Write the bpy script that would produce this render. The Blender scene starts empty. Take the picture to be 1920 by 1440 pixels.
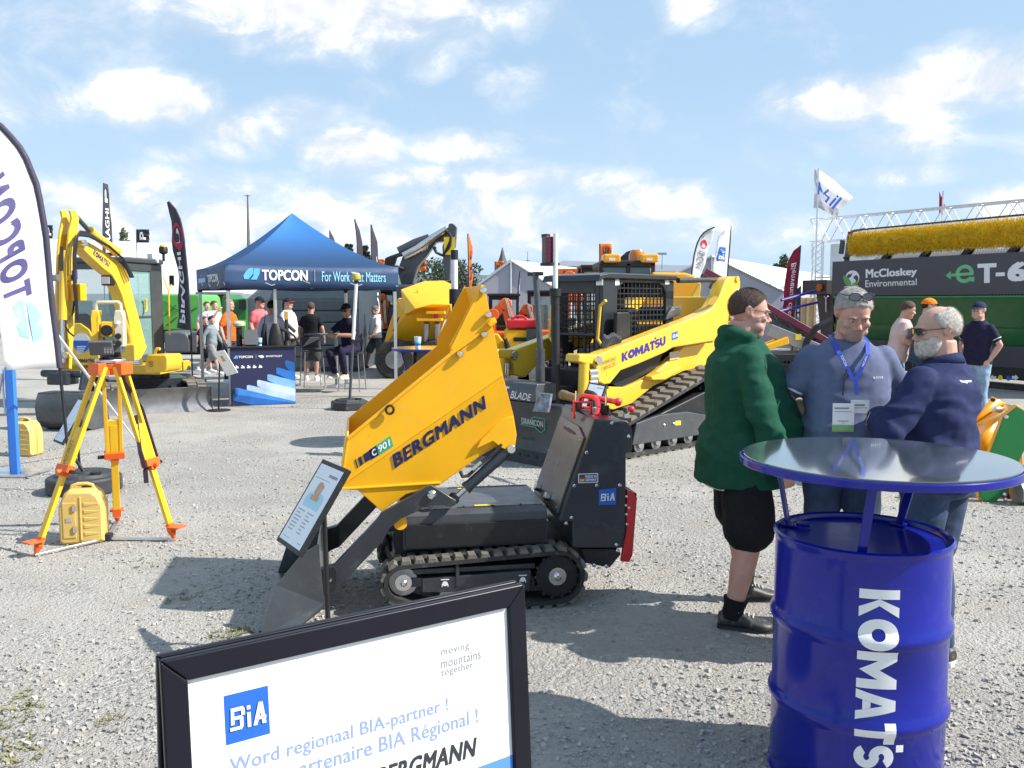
import bpy,bmesh,math,random
from math import sin,cos,pi,radians as R,atan2,sqrt,atan,tan
from mathutils import Vector,Matrix,noise
random.seed(7)
V=Vector
scene=bpy.context.scene
FPX,HC=1680.0,1.69
PITCH=atan(155.0/FPX)
cam=bpy.data.objects.new('camera',bpy.data.cameras.new('camera'))
scene.collection.objects.link(cam)
cam.location=(0,0,HC)
cam.rotation_euler=(pi/2-PITCH,0,0)
cam.data.sensor_width=36.0
cam.data.lens=36.0*FPX/1920.0
cam.data.clip_end=6000
scene.camera=cam
SUN_DIR=V((0.735,-0.115,0.665)).normalized()
sun=bpy.data.objects.new('sun',bpy.data.lights.new('sun','SUN'))
scene.collection.objects.link(sun)
sun.data.energy=4.9
sun.data.angle=R(0.53)
sun.data.color=(1.0,0.955,0.89)
sun.rotation_euler=SUN_DIR.to_track_quat('Z','Y').to_euler()
scene.view_settings.view_transform='Standard'
scene.view_settings.look='None'
scene.view_settings.exposure=0.63
scene.view_settings.gamma=1.0
world=bpy.data.worlds.new('World')
scene.world=world
world.use_nodes=True
class NT:
 """tiny helper round a node tree"""
 def __init__(s,nt):
  s.nt=nt;nt.nodes.clear()
 def n(s,t,**kw):
  nd=s.nt.nodes.new(t)
  for k,v in kw.items():
   setattr(nd,k,v)
  return nd
 def l(s,a,b):s.nt.links.new(a,b)
 def inp(s,sock,v):
  if isinstance(v,bpy.types.NodeSocket):s.l(v,sock)
  else:sock.default_value=v
 def m(s,op,a,b=None,c=None,clamp=False):
  nd=s.n('ShaderNodeMath',operation=op,use_clamp=clamp)
  s.inp(nd.inputs[0],a)
  if b is not None:s.inp(nd.inputs[1],b)
  if c is not None:s.inp(nd.inputs[2],c)
  return nd.outputs[0]
 def mix(s,f,a,b,blend='MIX'):
  nd=s.n('ShaderNodeMix',data_type='RGBA',blend_type=blend)
  s.inp(nd.inputs[0],f)
  for i,v in((6,a),(7,b)):
   if isinstance(v,bpy.types.NodeSocket):s.l(v,nd.inputs[i])
   else:nd.inputs[i].default_value=(*v[:3],1)
  return nd.outputs[2]
 def noise(s,vec,scale,detail=3,rough=.55,dist=0.0):
  nd=s.n('ShaderNodeTexNoise')
  if vec is not None:s.l(vec,nd.inputs['Vector'])
  nd.inputs['Scale'].default_value=scale
  nd.inputs['Detail'].default_value=detail
  nd.inputs['Roughness'].default_value=rough
  nd.inputs['Distortion'].default_value=dist
  return nd.outputs['Fac']
 def rng(s,v,a,b,c=0.0,d=1.0,smooth=True):
  nd=s.n('ShaderNodeMapRange',interpolation_type='SMOOTHSTEP' if smooth else 'LINEAR')
  s.inp(nd.inputs[0],v)
  for i,x in enumerate((a,b,c,d)):nd.inputs[i+1].default_value=x
  return nd.outputs[0]
def build_world():
 t=NT(world.node_tree)
 out=t.n('ShaderNodeOutputWorld');bg=t.n('ShaderNodeBackground')
 sky=t.n('ShaderNodeTexSky',sky_type='NISHITA')
 sky.sun_disc=False
 sky.sun_elevation=math.asin(SUN_DIR.z)
 sky.sun_rotation=atan2(SUN_DIR.x,SUN_DIR.y)
 sky.air_density=1.0;sky.dust_density=1.6;sky.ozone_density=1.0
 tc=t.n('ShaderNodeTexCoord')
 sp=t.n('ShaderNodeSeparateXYZ');t.l(tc.outputs['Generated'],sp.inputs[0])
 az=t.m('ARCTAN2',sp.outputs[0],sp.outputs[1])
 el=t.m('ARCSINE',sp.outputs[2])
 cv=t.n('ShaderNodeCombineXYZ')
 t.l(t.m('MULTIPLY',az,1.0),cv.inputs[0]);t.l(t.m('MULTIPLY',el,1.45),cv.inputs[1])
 vec=cv.outputs[0]
 nz=t.noise(vec,11.0,8,.60,.35)
 nz2=t.noise(vec,3.0,4,.55)
 blobs=[(600,20,370,85,1.0),(170,70,160,55,.5),(805,125,50,38,.62),(965,170,70,40,.5),(1285,25,62,44,.75),(310,195,105,44,.95),(120,205,80,26,.6),(452,258,70,42,.75),(565,232,85,38,.72),(665,284,92,44,1.0),(868,286,92,30,.9),(350,296,46,16,.6),(775,338,140,24,.8),(960,338,150,30,.85),(1180,385,165,40,.9),(370,352,190,34,.62),(850,400,330,48,.80),(250,400,280,50,.70),(1120,350,120,26,.7),(1700,190,230,44,1.0),(1850,150,130,60,1.0),(1450,205,34,34,.7),(1700,272,120,34,.72),(1690,332,90,20,.66),(1890,384,90,30,.7),(560,440,460,44,.72),(1000,452,300,34,.7),(1330,440,300,36,.62),(2300,150,300,120,.9),(-300,150,280,90,.9),(960,-260,500,120,.8)]
 dens=None
 for(u,v,ru,rv,s_)in blobs:
  a0=atan((u-960)/FPX);e0=atan((565-v)/FPX)*cos(a0)
  dx=t.m('DIVIDE',t.m('SUBTRACT',az,a0),ru/FPX)
  dy=t.m('DIVIDE',t.m('SUBTRACT',el,e0),rv/FPX)
  r2=t.m('ADD',t.m('MULTIPLY',dx,dx),t.m('MULTIPLY',dy,dy))
  g=t.m('MULTIPLY',t.m('SUBTRACT',1.0,t.m('MULTIPLY',r2,.5)),s_)
  dens=g if dens is None else t.m('MAXIMUM',dens,g)
 dens=t.m('MAXIMUM',dens,0.0)
 d=t.m('ADD',t.m('ADD',dens,t.m('MULTIPLY',t.m('SUBTRACT',nz,.5),1.9)),t.m('MULTIPLY',t.m('SUBTRACT',nz2,.5),.5))
 mask=t.m('MAXIMUM',t.rng(d,.34,.92),t.m('MULTIPLY',t.rng(d,.0,.9),.5))
 haze=t.rng(el,.0,.26,.85,0.05)
 grey=t.rng(nz,.40,.62,0.0,1.0)
 ccol=t.mix(grey,(.70,.735,.79),(.97,.97,.97))
 skyc=t.mix(1.0,sky.outputs[0],(.115,.115,.115),'MULTIPLY')
 skyc=t.mix(haze,skyc,(.58,.69,.79))
 skyc=t.mix(.62,skyc,(.46,.67,.90))
 hz=t.mix(mask,skyc,ccol)
 below=t.rng(el,-.03,0.0,0.0,1.0)
 col=t.mix(below,(.25,.24,.22),hz)
 t.l(col,bg.inputs[0]);bg.inputs[1].default_value=.80
 t.l(bg.outputs[0],out.inputs[0])
build_world()
world.cycles.sampling_method='MANUAL'
world.cycles.sample_map_resolution=512
scene.cycles.max_bounces=6
scene.cycles.transparent_max_bounces=12
scene.cycles.caustics_reflective=False
scene.cycles.caustics_refractive=False
scene.cycles.use_denoising=True
CP,SP=cos(PITCH),sin(PITCH)
def ray(u,v):
 xc=(u-960)/FPX;yc=(720-v)/FPX
 return V((xc,CP+yc*SP,-SP+yc*CP))
def W(u,v,Y):
 d=ray(u,v);t=Y/d.y
 return V((d.x*t,Y,HC+d.z*t))
def G(u,v,z=0.0):
 d=ray(u,v);t=(z-HC)/d.z
 return V((d.x*t,d.y*t,z))
def zz(ox,oy,s,pts):
 return[(ox+x/s,oy+y/s)for x,y in pts]
ZA=lambda p:zz(480,520,3.6923,p)
ZB=lambda p:zz(480,800,3.6923,p)
ZC=lambda p:zz(820,720,3.2738,p)
ZD=lambda p:zz(920,480,3.6,p)
ZG=lambda p:zz(0,220,4.8,p)
ZH=lambda p:zz(0,500,4.8,p)
ZI=lambda p:zz(0,780,4.8,p)
ZJ=lambda p:zz(340,380,4.3636,p)
ZK=lambda p:zz(360,520,4.5714,p)
ZL=lambda p:zz(700,400,4.8,p)
ZM=lambda p:zz(1420,300,3.84,p)
ZN=lambda p:zz(1080,400,4.0,p)
ZP=lambda p:zz(90,380,8.0,p)
ZQ=lambda p:zz(980,640,5.647,p)
ZR=lambda p:zz(1020,720,9.6,p)
ZS=lambda p:zz(1790,730,6.2615,p)
class Fr:
 """a ground frame: origin, heading; finds local points on local planes under a pixel"""
 def __init__(s,ox,oy,rz,oz=0.0):
  s.o=V((ox,oy,oz));s.rz=rz
  s.q=Matrix.Rotation(rz,3,'Z');s.qi=s.q.transposed()
 def _lr(s,u,v):
  return s.qi@(V((0,0,HC))-s.o),s.qi@ray(u,v)
 def y(s,u,v,yl):
  c,d=s._lr(u,v);t=(yl-c.y)/d.y
  p=c+d*t;p.y=yl;return p
 def x(s,u,v,xl):
  c,d=s._lr(u,v);t=(xl-c.x)/d.x
  p=c+d*t;p.x=xl;return p
 def z(s,u,v,zl):
  c,d=s._lr(u,v);t=(zl-c.z)/d.z
  p=c+d*t;p.z=zl;return p
 def ys(s,pts,yl):return[s.y(u,v,yl)for u,v in pts]
 def xs(s,pts,xl):return[s.x(u,v,xl)for u,v in pts]
 def loc(s,w):return s.qi@(V(w)-s.o)
 def wld(s,p):return s.q@V(p)+s.o
MATS={}
def mat(name,col,rough=.5,metal=0.0,var=.10,scale=5.0,bump=0.0,bscale=60.0,spec=.5,coat=0.0,dust=0.0,rvar=.12,alpha=1.0,trans=0.0):
 if name in MATS:return MATS[name]
 m=bpy.data.materials.new(name);m.use_nodes=True
 t=NT(m.node_tree)
 out=t.n('ShaderNodeOutputMaterial');b=t.n('ShaderNodeBsdfPrincipled')
 tc=t.n('ShaderNodeTexCoord');vec=tc.outputs['Object']
 nz=t.noise(vec,scale,4,.6)
 lo=[c*(1-var)for c in col];hi=[min(1,c*(1+var))for c in col]
 c=t.mix(t.rng(nz,.25,.75),lo,hi)
 if dust:
  dn=t.noise(vec,scale*2.3,6,.7)
  c=t.mix(t.rng(dn,.52,.74,0,dust),c,(.36,.33,.29))
 t.l(c,b.inputs['Base Color'])
 rn=t.noise(vec,scale*3.1,3)
 t.l(t.rng(rn,.3,.7,max(.02,rough-rvar*rough),min(1,rough+rvar*rough),False),b.inputs['Roughness'])
 b.inputs['Metallic'].default_value=metal
 b.inputs['Specular IOR Level'].default_value=spec
 b.inputs['Coat Weight'].default_value=coat
 b.inputs['Coat Roughness'].default_value=.08
 if trans:
  b.inputs['Transmission Weight'].default_value=trans
  b.inputs['IOR'].default_value=1.25
 if alpha<1:b.inputs['Alpha'].default_value=alpha
 if bump:
  bn=t.noise(vec,bscale,3)
  bp=t.n('ShaderNodeBump');bp.inputs['Strength'].default_value=bump;bp.inputs['Distance'].default_value=.01
  t.l(bn,bp.inputs['Height']);t.l(bp.outputs[0],b.inputs['Normal'])
 t.l(b.outputs[0],out.inputs[0])
 MATS[name]=m
 return m
class MB:
 def __init__(s):s.v=[];s.f=[];s.mi=[];s.cur=0
 def add(s,vs,fs):
  o=len(s.v);s.v+=[V(p)for p in vs]
  s.f+=[tuple(i+o for i in f)for f in fs];s.mi+=[s.cur]*len(fs)
  return s
 def bx(s,x0,x1,y0,y1,z0,z1):
  return s.add([(x0,y0,z0),(x1,y0,z0),(x1,y1,z0),(x0,y1,z0),(x0,y0,z1),(x1,y0,z1),(x1,y1,z1),(x0,y1,z1)],[(3,2,1,0),(4,5,6,7),(0,1,5,4),(1,2,6,5),(2,3,7,6),(3,0,4,7)])
 def box(s,c,d,rot=None):
  c=V(c);h=V(d)/2
  m=MB().bx(-h.x,h.x,-h.y,h.y,-h.z,h.z)
  q=rot or Matrix.Identity(3)
  return s.add([c+q@p for p in m.v],m.f)
 def bar(s,a,b,w,h,up=(0,0,1)):
  """rectangular bar from a to b"""
  a=V(a);b=V(b);d=(b-a).normalized();up=V(up)
  if abs(d.dot(up))>.98:up=V((0,1,0))
  sd=d.cross(up).normalized();u=sd.cross(d)
  vs=[]
  for p in(a,b):
   for(i,j)in((-1,-1),(1,-1),(1,1),(-1,1)):vs.append(p+sd*(i*w/2)+u*(j*h/2))
  return s.add(vs,[(3,2,1,0),(4,5,6,7),(0,1,5,4),(1,2,6,5),(2,3,7,6),(3,0,4,7)])
 def loft(s,rings,cap=True,closed=False):
  n=len(rings[0]);vs=[p for r in rings for p in r];fs=[]
  k=len(rings)
  for i in range(k if closed else k-1):
   a=i*n;b=((i+1)%k)*n
   for j in range(n):
    j2=(j+1)%n
    fs.append((a+j,a+j2,b+j2,b+j))
  if cap and not closed:
   fs.append(tuple(range(n-1,-1,-1)));fs.append(tuple(range((k-1)*n,k*n)))
  return s.add(vs,fs)
 def tube(s,pts,r,n=8,cap=True,closed=False,flat=1.0):
  pts=[V(p)for p in pts];k=len(pts)
  rs=r if isinstance(r,(list,tuple))else[r]*k
  rings=[];prev=None
  for i,p in enumerate(pts):
   if closed:d=pts[(i+1)%k]-pts[i-1]
   elif i==0:d=pts[1]-p
   elif i==k-1:d=p-pts[i-1]
   else:d=(pts[i+1]-p).normalized()+(p-pts[i-1]).normalized()
   d=d.normalized()if d.length>1e-9 else V((0,0,1))
   if prev is None:
    ref=V((0,0,1))if abs(d.z)<.9 else V((1,0,0))
    a=d.cross(ref).normalized()
   else:
    a=prev-d*prev.dot(d)
    a=a.normalized()if a.length>1e-6 else d.orthogonal().normalized()
   prev=a;b=d.cross(a)
   rings.append([p+(a*cos(2*pi*j/n)+b*(flat*sin(2*pi*j/n)))*rs[i]for j in range(n)])
  return s.loft(rings,cap,closed)
 def cyl(s,a,b,r,r2=None,n=16):return s.tube([a,b],[r,r if r2 is None else r2],n)
 def prism(s,pts,vec):
  vec=V(vec);n=len(pts);pts=[V(p)for p in pts]
  vs=pts+[p+vec for p in pts]
  fs=[tuple(range(n-1,-1,-1)),tuple(range(n,2*n))]
  for i in range(n):
   j=(i+1)%n;fs.append((i,j,n+j,n+i))
  return s.add(vs,fs)
 def strip(s,a,b,th=None,closed=False):
  """sheet between two polylines a and b"""
  n=len(a);vs=[V(p)for p in a]+[V(p)for p in b]
  fs=[(i,(i+1)%n,n+(i+1)%n,n+i)for i in range(n if closed else n-1)]
  return s.add(vs,fs)
 def lathe(s,prof,n=32,c=(0,0,0),q=None,cap=True):
  c=V(c);q=q or Matrix.Identity(3)
  rings=[[c+q@V((r*cos(2*pi*j/n),r*sin(2*pi*j/n),z))for j in range(n)]for r,z in prof]
  return s.loft(rings,cap)
 def ell(s,c,r,n=16,m=10,q=None,jit=0.0,seed=0):
  c=V(c);q=q or Matrix.Identity(3)
  if not isinstance(r,(tuple,list,Vector)):r=(r,r,r)
  rings=[]
  for i in range(1,m):
   th=pi*i/m
   rings.append([c+q@V((r[0]*sin(th)*cos(2*pi*j/n),r[1]*sin(th)*sin(2*pi*j/n),-r[2]*cos(th)))for j in range(n)])
  o=len(s.v);s.loft(rings,False)
  lo=len(s.v);s.v+=[c+q@V((0,0,-r[2])),c+q@V((0,0,r[2]))]
  for j in range(n):
   j2=(j+1)%n
   s.f.append((o+j2,o+j,lo));s.mi.append(s.cur)
   s.f.append((o+(m-2)*n+j,o+(m-2)*n+j2,lo+1));s.mi.append(s.cur)
  return s
 def bolt(s,p,nrm,r=.014,h=.012):
  p=V(p);nrm=V(nrm).normalized()
  s.tube([p,p+nrm*h*.6,p+nrm*h],[r,r*.95,r*.55],8)
  return s
 def xf(s,M):
  s.v=[M@p for p in s.v];return s
 def mesh(s,name,ms,smooth=True,ang=38):
  me=bpy.data.meshes.new(name)
  me.from_pydata([tuple(p)for p in s.v],[],s.f)
  for m in(ms if isinstance(ms,(list,tuple))else[ms]):me.materials.append(m)
  if len(me.materials)>1:me.polygons.foreach_set('material_index',s.mi)
  bm=bmesh.new();bm.from_mesh(me)
  bmesh.ops.recalc_face_normals(bm,faces=bm.faces)
  bm.to_mesh(me);bm.free()
  if smooth:
   me.polygons.foreach_set('use_smooth',[True]*len(me.polygons))
   me.set_sharp_from_angle(angle=R(ang))
  me.update();return me
 def build(s,name,ms,parent=None,bevel=0.0,smooth=True,ang=38,solid=0.0):
  ob=bpy.data.objects.new(name,s.mesh(name,ms,smooth,ang))
  scene.collection.objects.link(ob)
  if parent is not None:ob.parent=parent
  if solid:
   md=ob.modifiers.new('solid','SOLIDIFY');md.thickness=solid;md.offset=0
  if bevel:
   md=ob.modifiers.new('bevel','BEVEL');md.width=bevel;md.segments=2
   md.limit_method='ANGLE';md.angle_limit=R(40);md.harden_normals=True
  return ob
SPLIT={'rim','platform_cheek','lid_seam','bolt','bracket','hinge','warning_label','rubber_boot','lever_rod','foot_spike','end_plate','eyebrow','brush_bracket','thin_hose','sleeve_piping','joystick','clamp','hose','cab_post','cab_frame'}
def split_islands():
 for ob in[o for o in scene.objects if o.type=='MESH' and o.name.split('.')[0]in SPLIT]:
  me=ob.data;par=list(range(len(me.vertices)))
  def find(i):
   while par[i]!=i:par[i]=par[par[i]];i=par[i]
   return i
  for e in me.edges:
   a,b=find(e.vertices[0]),find(e.vertices[1])
   if a!=b:par[a]=b
  gr={}
  for p in me.polygons:gr.setdefault(find(p.vertices[0]),[]).append(p)
  if not 2<=len(gr)<=40:continue
  for k,ps in enumerate(gr.values()):
   idx={};fs=[]
   for p in ps:fs.append(tuple(idx.setdefault(i,len(idx))for i in p.vertices))
   nm=bpy.data.meshes.new(ob.name);nm.from_pydata([tuple(me.vertices[i].co)for i in idx],[],fs)
   for m in me.materials:nm.materials.append(m)
   nm.polygons.foreach_set('use_smooth',[ps[0].use_smooth]*len(fs));nm.set_sharp_from_angle(angle=R(38))
   if k==0:new=ob;first=nm
   else:
    new=ob.copy();scene.collection.objects.link(new);new.data=nm
  ob.data=first
def tag(o,label=None,cat=None,group=None,kind=None):
 if label:o['label']=label
 if cat:o['category']=cat
 if group:o['group']=group
 if kind:o['kind']=kind
 return o
def thing(name,label,cat,loc=(0,0,0),rz=0.0,group=None,fr=None):
 o=bpy.data.objects.new(name,None);scene.collection.objects.link(o)
 o.empty_display_size=.1
 if fr is not None:loc,rz=tuple(fr.o),fr.rz
 o.location=loc;o.rotation_euler=(0,0,rz)
 return tag(o,label,cat,group)
def copy_thing(o,label=None):
 def cp(x,par):
  c=x.copy();scene.collection.objects.link(c);c.parent=par
  for ch in x.children:cp(ch,c)
  return c
 c=cp(o,None)
 if label:c['label']=label
 return c
TXT={}
def text_mesh(s,bold=0.0,shear=0.0,sp=1.0,res=3):
 key=(s,bold,shear,sp)
 if key not in TXT:
  cu=bpy.data.curves.new('lettering','FONT');cu.body=s;cu.size=1
  cu.shear=shear;cu.space_character=sp;cu.resolution_u=res;cu.space_line=1.05
  ob=bpy.data.objects.new('tmp',cu)
  me=bpy.data.meshes.new_from_object(ob)
  vs=[v.co.copy()for v in me.vertices];fs=[tuple(p.vertices)for p in me.polygons]
  bpy.data.objects.remove(ob);bpy.data.curves.remove(cu);bpy.data.meshes.remove(me)
  base,nb=vs,len(vs)
  vs=[(v,0.0)for v in base];f0=list(fs)
  if bold>0:
   for k,(dx,dy)in enumerate(((1,.7),(-1,.7),(1,-.7),(-1,-.7),(1,0),(-1,0))):
    fs+=[tuple(i+nb*(k+1)for i in f_)for f_ in f0]
    vs+=[(V((v.x+dx*bold,v.y+dy*bold,0)),.00004*(k+1))for v in base]
  lift=[e for v,e in vs];vs=[v for v,e in vs]
  x0=min(v.x for v in vs);x1=max(v.x for v in vs);y0=min(v.y for v in vs);y1=max(v.y for v in vs)
  TXT[key]=([((v.x-x0)/(x1-x0),(v.y-y0)/(y1-y0),e)for v,e in zip(vs,lift)],fs,(x1-x0)/(y1-y0))
 return TXT[key]
class Quad:
 """unit square mapped on four corners bl, br, tr, tl, lifted off by eps along nrm"""
 def __init__(s,bl,br,tr,tl,eps=.0006,toward=None):
  s.c=[V(p)for p in(bl,br,tr,tl)]
  n=(s.c[1]-s.c[0]).cross(s.c[3]-s.c[0]).normalized()
  s.n=n;s.eps=eps
 def __call__(s,a,b,e=0.0):
  c=s.c
  return c[0]*((1-a)*(1-b))+c[1]*(a*(1-b))+c[2]*(a*b)+c[3]*((1-a)*b)+s.n*(s.eps+e)
 def sub(s,a0,b0,a1,b1,e=0.0):
  q=Quad(s(a0,b0),s(a1,b0),s(a1,b1),s(a0,b1),0.0);q.n=s.n;q.eps=e
  return q
def put_text(mb,s,q,bold=0.0,shear=0.0,sp=1.0):
 vs,fs,_=text_mesh(s,bold,shear,sp)
 mb.add([q(a,b,e)for a,b,e in vs],fs);return mb
def put_poly(mb,q,pts,e=0.0):
 mb.add([q(a,b,e)for a,b in pts],[tuple(range(len(pts)))]);return mb
def put_rect(mb,q,a0,b0,a1,b1,e=0.0):return put_poly(mb,q,[(a0,b0),(a1,b0),(a1,b1),(a0,b1)],e)
def ring2(ca,cb,ra,rb,n=20,a0=0,a1=2*pi):return[(ca+ra*cos(a0+(a1-a0)*i/n),cb+rb*sin(a0+(a1-a0)*i/n))for i in range(n)]
def lettering(s,q,m,parent,bold=0.0,shear=0.0,sp=1.0,name='lettering'):
 return put_text(MB(),s,q,bold,shear,sp).build(name,m,parent,smooth=False)
def txt_w(s,bold=0.0,shear=0.0,sp=1.0):return text_mesh(s,bold,shear,sp)[2]
def block_word():
 """the heavy seven letter wordmark as clean polygons in the unit square, plus its little square"""
 def arcq(cx,cy,ra,rb,qa,qb,a0,a1,n=14):
  P=lambda i,r,q:(cx+r*cos(a0+(a1-a0)*i/n),cy+q*sin(a0+(a1-a0)*i/n))
  return[[P(i,ra,qa),P(i+1,ra,qa),P(i+1,rb,qb),P(i,rb,qb)]for i in range(n)]
 mir=lambda ps:[[(1-x,y)for x,y in p][::-1]for p in ps]
 K=[[(0,0),(.34,0),(.34,1),(0,1)],[(.34,.5),(.58,.5),(1,1),(.64,1)],[(.34,.5),(.64,0),(1,0),(.58,.5)]]
 O=arcq(.5,.5,.5,.19,.5,.17,0,2*pi,28)
 hm=[[(0,0),(.25,0),(.25,1),(0,1)],[(.25,1),(.25,.52),(.5,.06),(.5,.56)]]
 ha=[[(0,0),(.28,0),(.5,.68),(.5,1),(.33,1)]]
 T=[[(0,.72),(1,.72),(1,1),(0,1)],[(.32,0),(.68,0),(.68,.72),(.32,.72)]]
 S=arcq(.5,.685,.5,.16,.315,.075,.5,pi)+arcq(.5,.685,.5,.16,.315,.075,pi,1.5*pi)+arcq(.5,.315,.5,.16,.315,.075,.5*pi,0)+arcq(.5,.315,.5,.16,.315,.075,0,-pi+.5)
 U=[[(0,.4),(.32,.4),(.32,1),(0,1)],[(.68,.4),(1,.4),(1,1),(.68,1)]]+arcq(.5,.4,.5,.18,.4,.15,pi,2*pi)
 out=[];x=0.0
 for g,w in((K,1),(O,1.12),(hm+mir(hm),1.36),(ha+mir(ha)+[[(.34,.17),(.66,.17),(.59,.37),(.41,.37)]],1.12),(T,.80),(S,.86),(U,.96)):
  out+=[[(x+px*w,py)for px,py in p]for p in g];x+=w+.05
  if g is T:out.append([(x-.02,1.06),(x+.24,1.06),(x+.24,1.26),(x-.02,1.26)])
 return[[(px/(x-.05),py)for px,py in p]for p in out]
def wordmark(q,m,parent):
 mb=MB()
 for p in block_word():mb.add([q(a,b)for a,b in p],[tuple(range(len(p)))])
 return mb.build('lettering',m,parent,smooth=False)
M_YEL=mat('machine yellow paint',(.80,.50,.035),.32,var=.05,spec=.5,coat=.35,dust=.10)
M_AMB=mat('amber yellow paint',(.95,.47,.008),.46,var=.05,spec=.35,coat=.08,dust=.10)
M_DARK=mat('anthracite paint',(.024,.029,.037),.40,var=.15,coat=.3,dust=.10)
M_DARK2=mat('charcoal paint',(.060,.066,.074),.42,var=.15,coat=.2,dust=.14)
M_BLK=mat('black plastic',(.011,.011,.013),.50,var=.2,dust=.08)
M_RUB=mat('black rubber',(.030,.029,.028),.75,var=.25,dust=.35,bump=.3)
M_DUSTRUB=mat('dusty rubber',(.16,.145,.125),.85,var=.3,dust=.5,bump=.4)
M_CHR=mat('bright steel',(.72,.72,.72),.22,1.0,var=.06)
M_STEEL=mat('worn steel',(.36,.36,.36),.42,.8,var=.2,dust=.15)
M_ALU=mat('aluminium',(.68,.69,.70),.35,.9,var=.06)
M_WHT=mat('white paint',(.80,.80,.79),.45,var=.04)
M_PAPER=mat('white printed paper',(.84,.84,.84),.35,var=.02,spec=.3)
M_RED=mat('red paint',(.60,.012,.020),.32,coat=.3,var=.08)
M_ORG=mat('orange paint',(.78,.17,.015),.4,var=.08,coat=.2,dust=.08)
M_BLUE=mat('royal blue paint',(.006,.012,.25),.17,var=.10,coat=.0,spec=.45,dust=.04)
M_NAVY=mat('navy print',(.015,.016,.085),.5,var=.05)
M_VIO=mat('dark violet blue print',(.035,.025,.26),.5,var=.05)
M_LBLUE=mat('logo blue print',(.015,.12,.52),.45,var=.04)
M_SKYB=mat('light blue print',(.12,.45,.80),.45,var=.04)
M_PALE=mat('pale violet print',(.24,.32,.70),.5,var=.04)
M_GRYT=mat('grey print',(.28,.28,.30),.5,var=.05)
M_INK=mat('black print',(.03,.03,.04),.5,var=.05)
M_GRN=mat('green print',(.03,.42,.20),.5,var=.05)
M_LABY=mat('yellow warning label',(.85,.66,.02),.5,var=.04)
M_GLASS=mat('tinted glass',(.10,.22,.21),.05,var=.1,spec=.8,alpha=.45)
def gravel_mat():
 m=bpy.data.materials.new('grey gravel');m.use_nodes=True
 t=NT(m.node_tree)
 out=t.n('ShaderNodeOutputMaterial');b=t.n('ShaderNodeBsdfPrincipled')
 pos=t.n('ShaderNodeNewGeometry').outputs['Position']
 def vor(scale,rnd=1.0,vec=pos):
  nd=t.n('ShaderNodeTexVoronoi');t.l(vec,nd.inputs['Vector']);nd.inputs['Scale'].default_value=scale
  nd.inputs['Randomness'].default_value=rnd;return nd
 warp=t.n('ShaderNodeVectorMath',operation='ADD');t.l(pos,warp.inputs[0])
 wn=t.n('ShaderNodeTexNoise');wn.inputs['Scale'].default_value=18;t.l(pos,wn.inputs['Vector'])
 ws=t.n('ShaderNodeVectorMath',operation='SCALE');t.l(wn.outputs['Color'],ws.inputs[0]);ws.inputs['Scale'].default_value=.03
 t.l(ws.outputs[0],warp.inputs[1])
 v1=vor(27,1,warp.outputs[0]);v2=vor(70,1,warp.outputs[0])
 def lum(v):
  s=t.n('ShaderNodeSeparateColor');t.l(v.outputs['Color'],s.inputs[0]);return s.outputs[0]
 big=t.noise(pos,.55,5,.65);mid=t.noise(pos,2.6,5,.65);fine=t.noise(pos,160,3,.7)
 base=t.mix(t.rng(big,.38,.62),(.325,.303,.272),(.47,.445,.40))
 tan_=t.rng(mid,.54,.70,0,.65)
 base=t.mix(tan_,base,(.42,.378,.315))
 sh=t.rng(t.m('ADD',t.m('MULTIPLY',mid,.7),t.m('MULTIPLY',big,.3)),.56,.40,.15,1.0)
 st=t.mix(t.rng(lum(v1),.0,1.0,0,1,False),(.25,.242,.232),(.53,.51,.47))
 st2=t.mix(t.rng(lum(v2),.0,1.0,0,1,False),(.29,.28,.265),(.53,.51,.465))
 c=t.mix(t.m('MULTIPLY',sh,.55),base,st2)
 edge=t.rng(v1.outputs['Distance'],.30,.62,1.0,0.0)
 c=t.mix(t.m('MULTIPLY',t.m('MULTIPLY',sh,edge),.75),c,st)
 c=t.mix(t.rng(fine,.3,.7,0,.22,False),c,(.20,.19,.175))
 t.l(c,b.inputs['Base Color'])
 b.inputs['Roughness'].default_value=.9;b.inputs['Specular IOR Level'].default_value=.25
 h=t.m('ADD',t.m('MULTIPLY',t.m('MULTIPLY',t.m('SUBTRACT',.6,v1.outputs['Distance']),sh),1.0),t.m('ADD',t.m('MULTIPLY',t.m('SUBTRACT',.6,v2.outputs['Distance']),.45),t.m('MULTIPLY',fine,.35)))
 bp=t.n('ShaderNodeBump');bp.inputs['Strength'].default_value=1.0;bp.inputs['Distance'].default_value=.022
 t.l(h,bp.inputs['Height']);t.l(bp.outputs[0],b.inputs['Normal'])
 t.l(b.outputs[0],out.inputs[0])
 return m
GRAVEL=gravel_mat()
g=MB();g.add([(-2500,-300,0),(2500,-300,0),(2500,3500,0),(-2500,3500,0)],[(0,1,2,3)])
tag(g.build('ground',GRAVEL,smooth=False),kind='structure')
M_LANE=mat('compacted lane surface',(.34,.32,.285),.9,var=.14,scale=1.2,bump=.5,bscale=220)
g=MB()
n=60;a=[];b=[]
for i in range(n+1):
 x=-45+90*i/n
 a.append(V((x,15.9+.10*x+.35*sin(x*1.7)+.2*sin(x*4.1),.004)))
 b.append(V((x,25.0+.10*x+.3*sin(x*1.1),.004)))
g.strip(a,b)
tag(g.build('lane',M_LANE,smooth=False),kind='structure')
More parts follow.
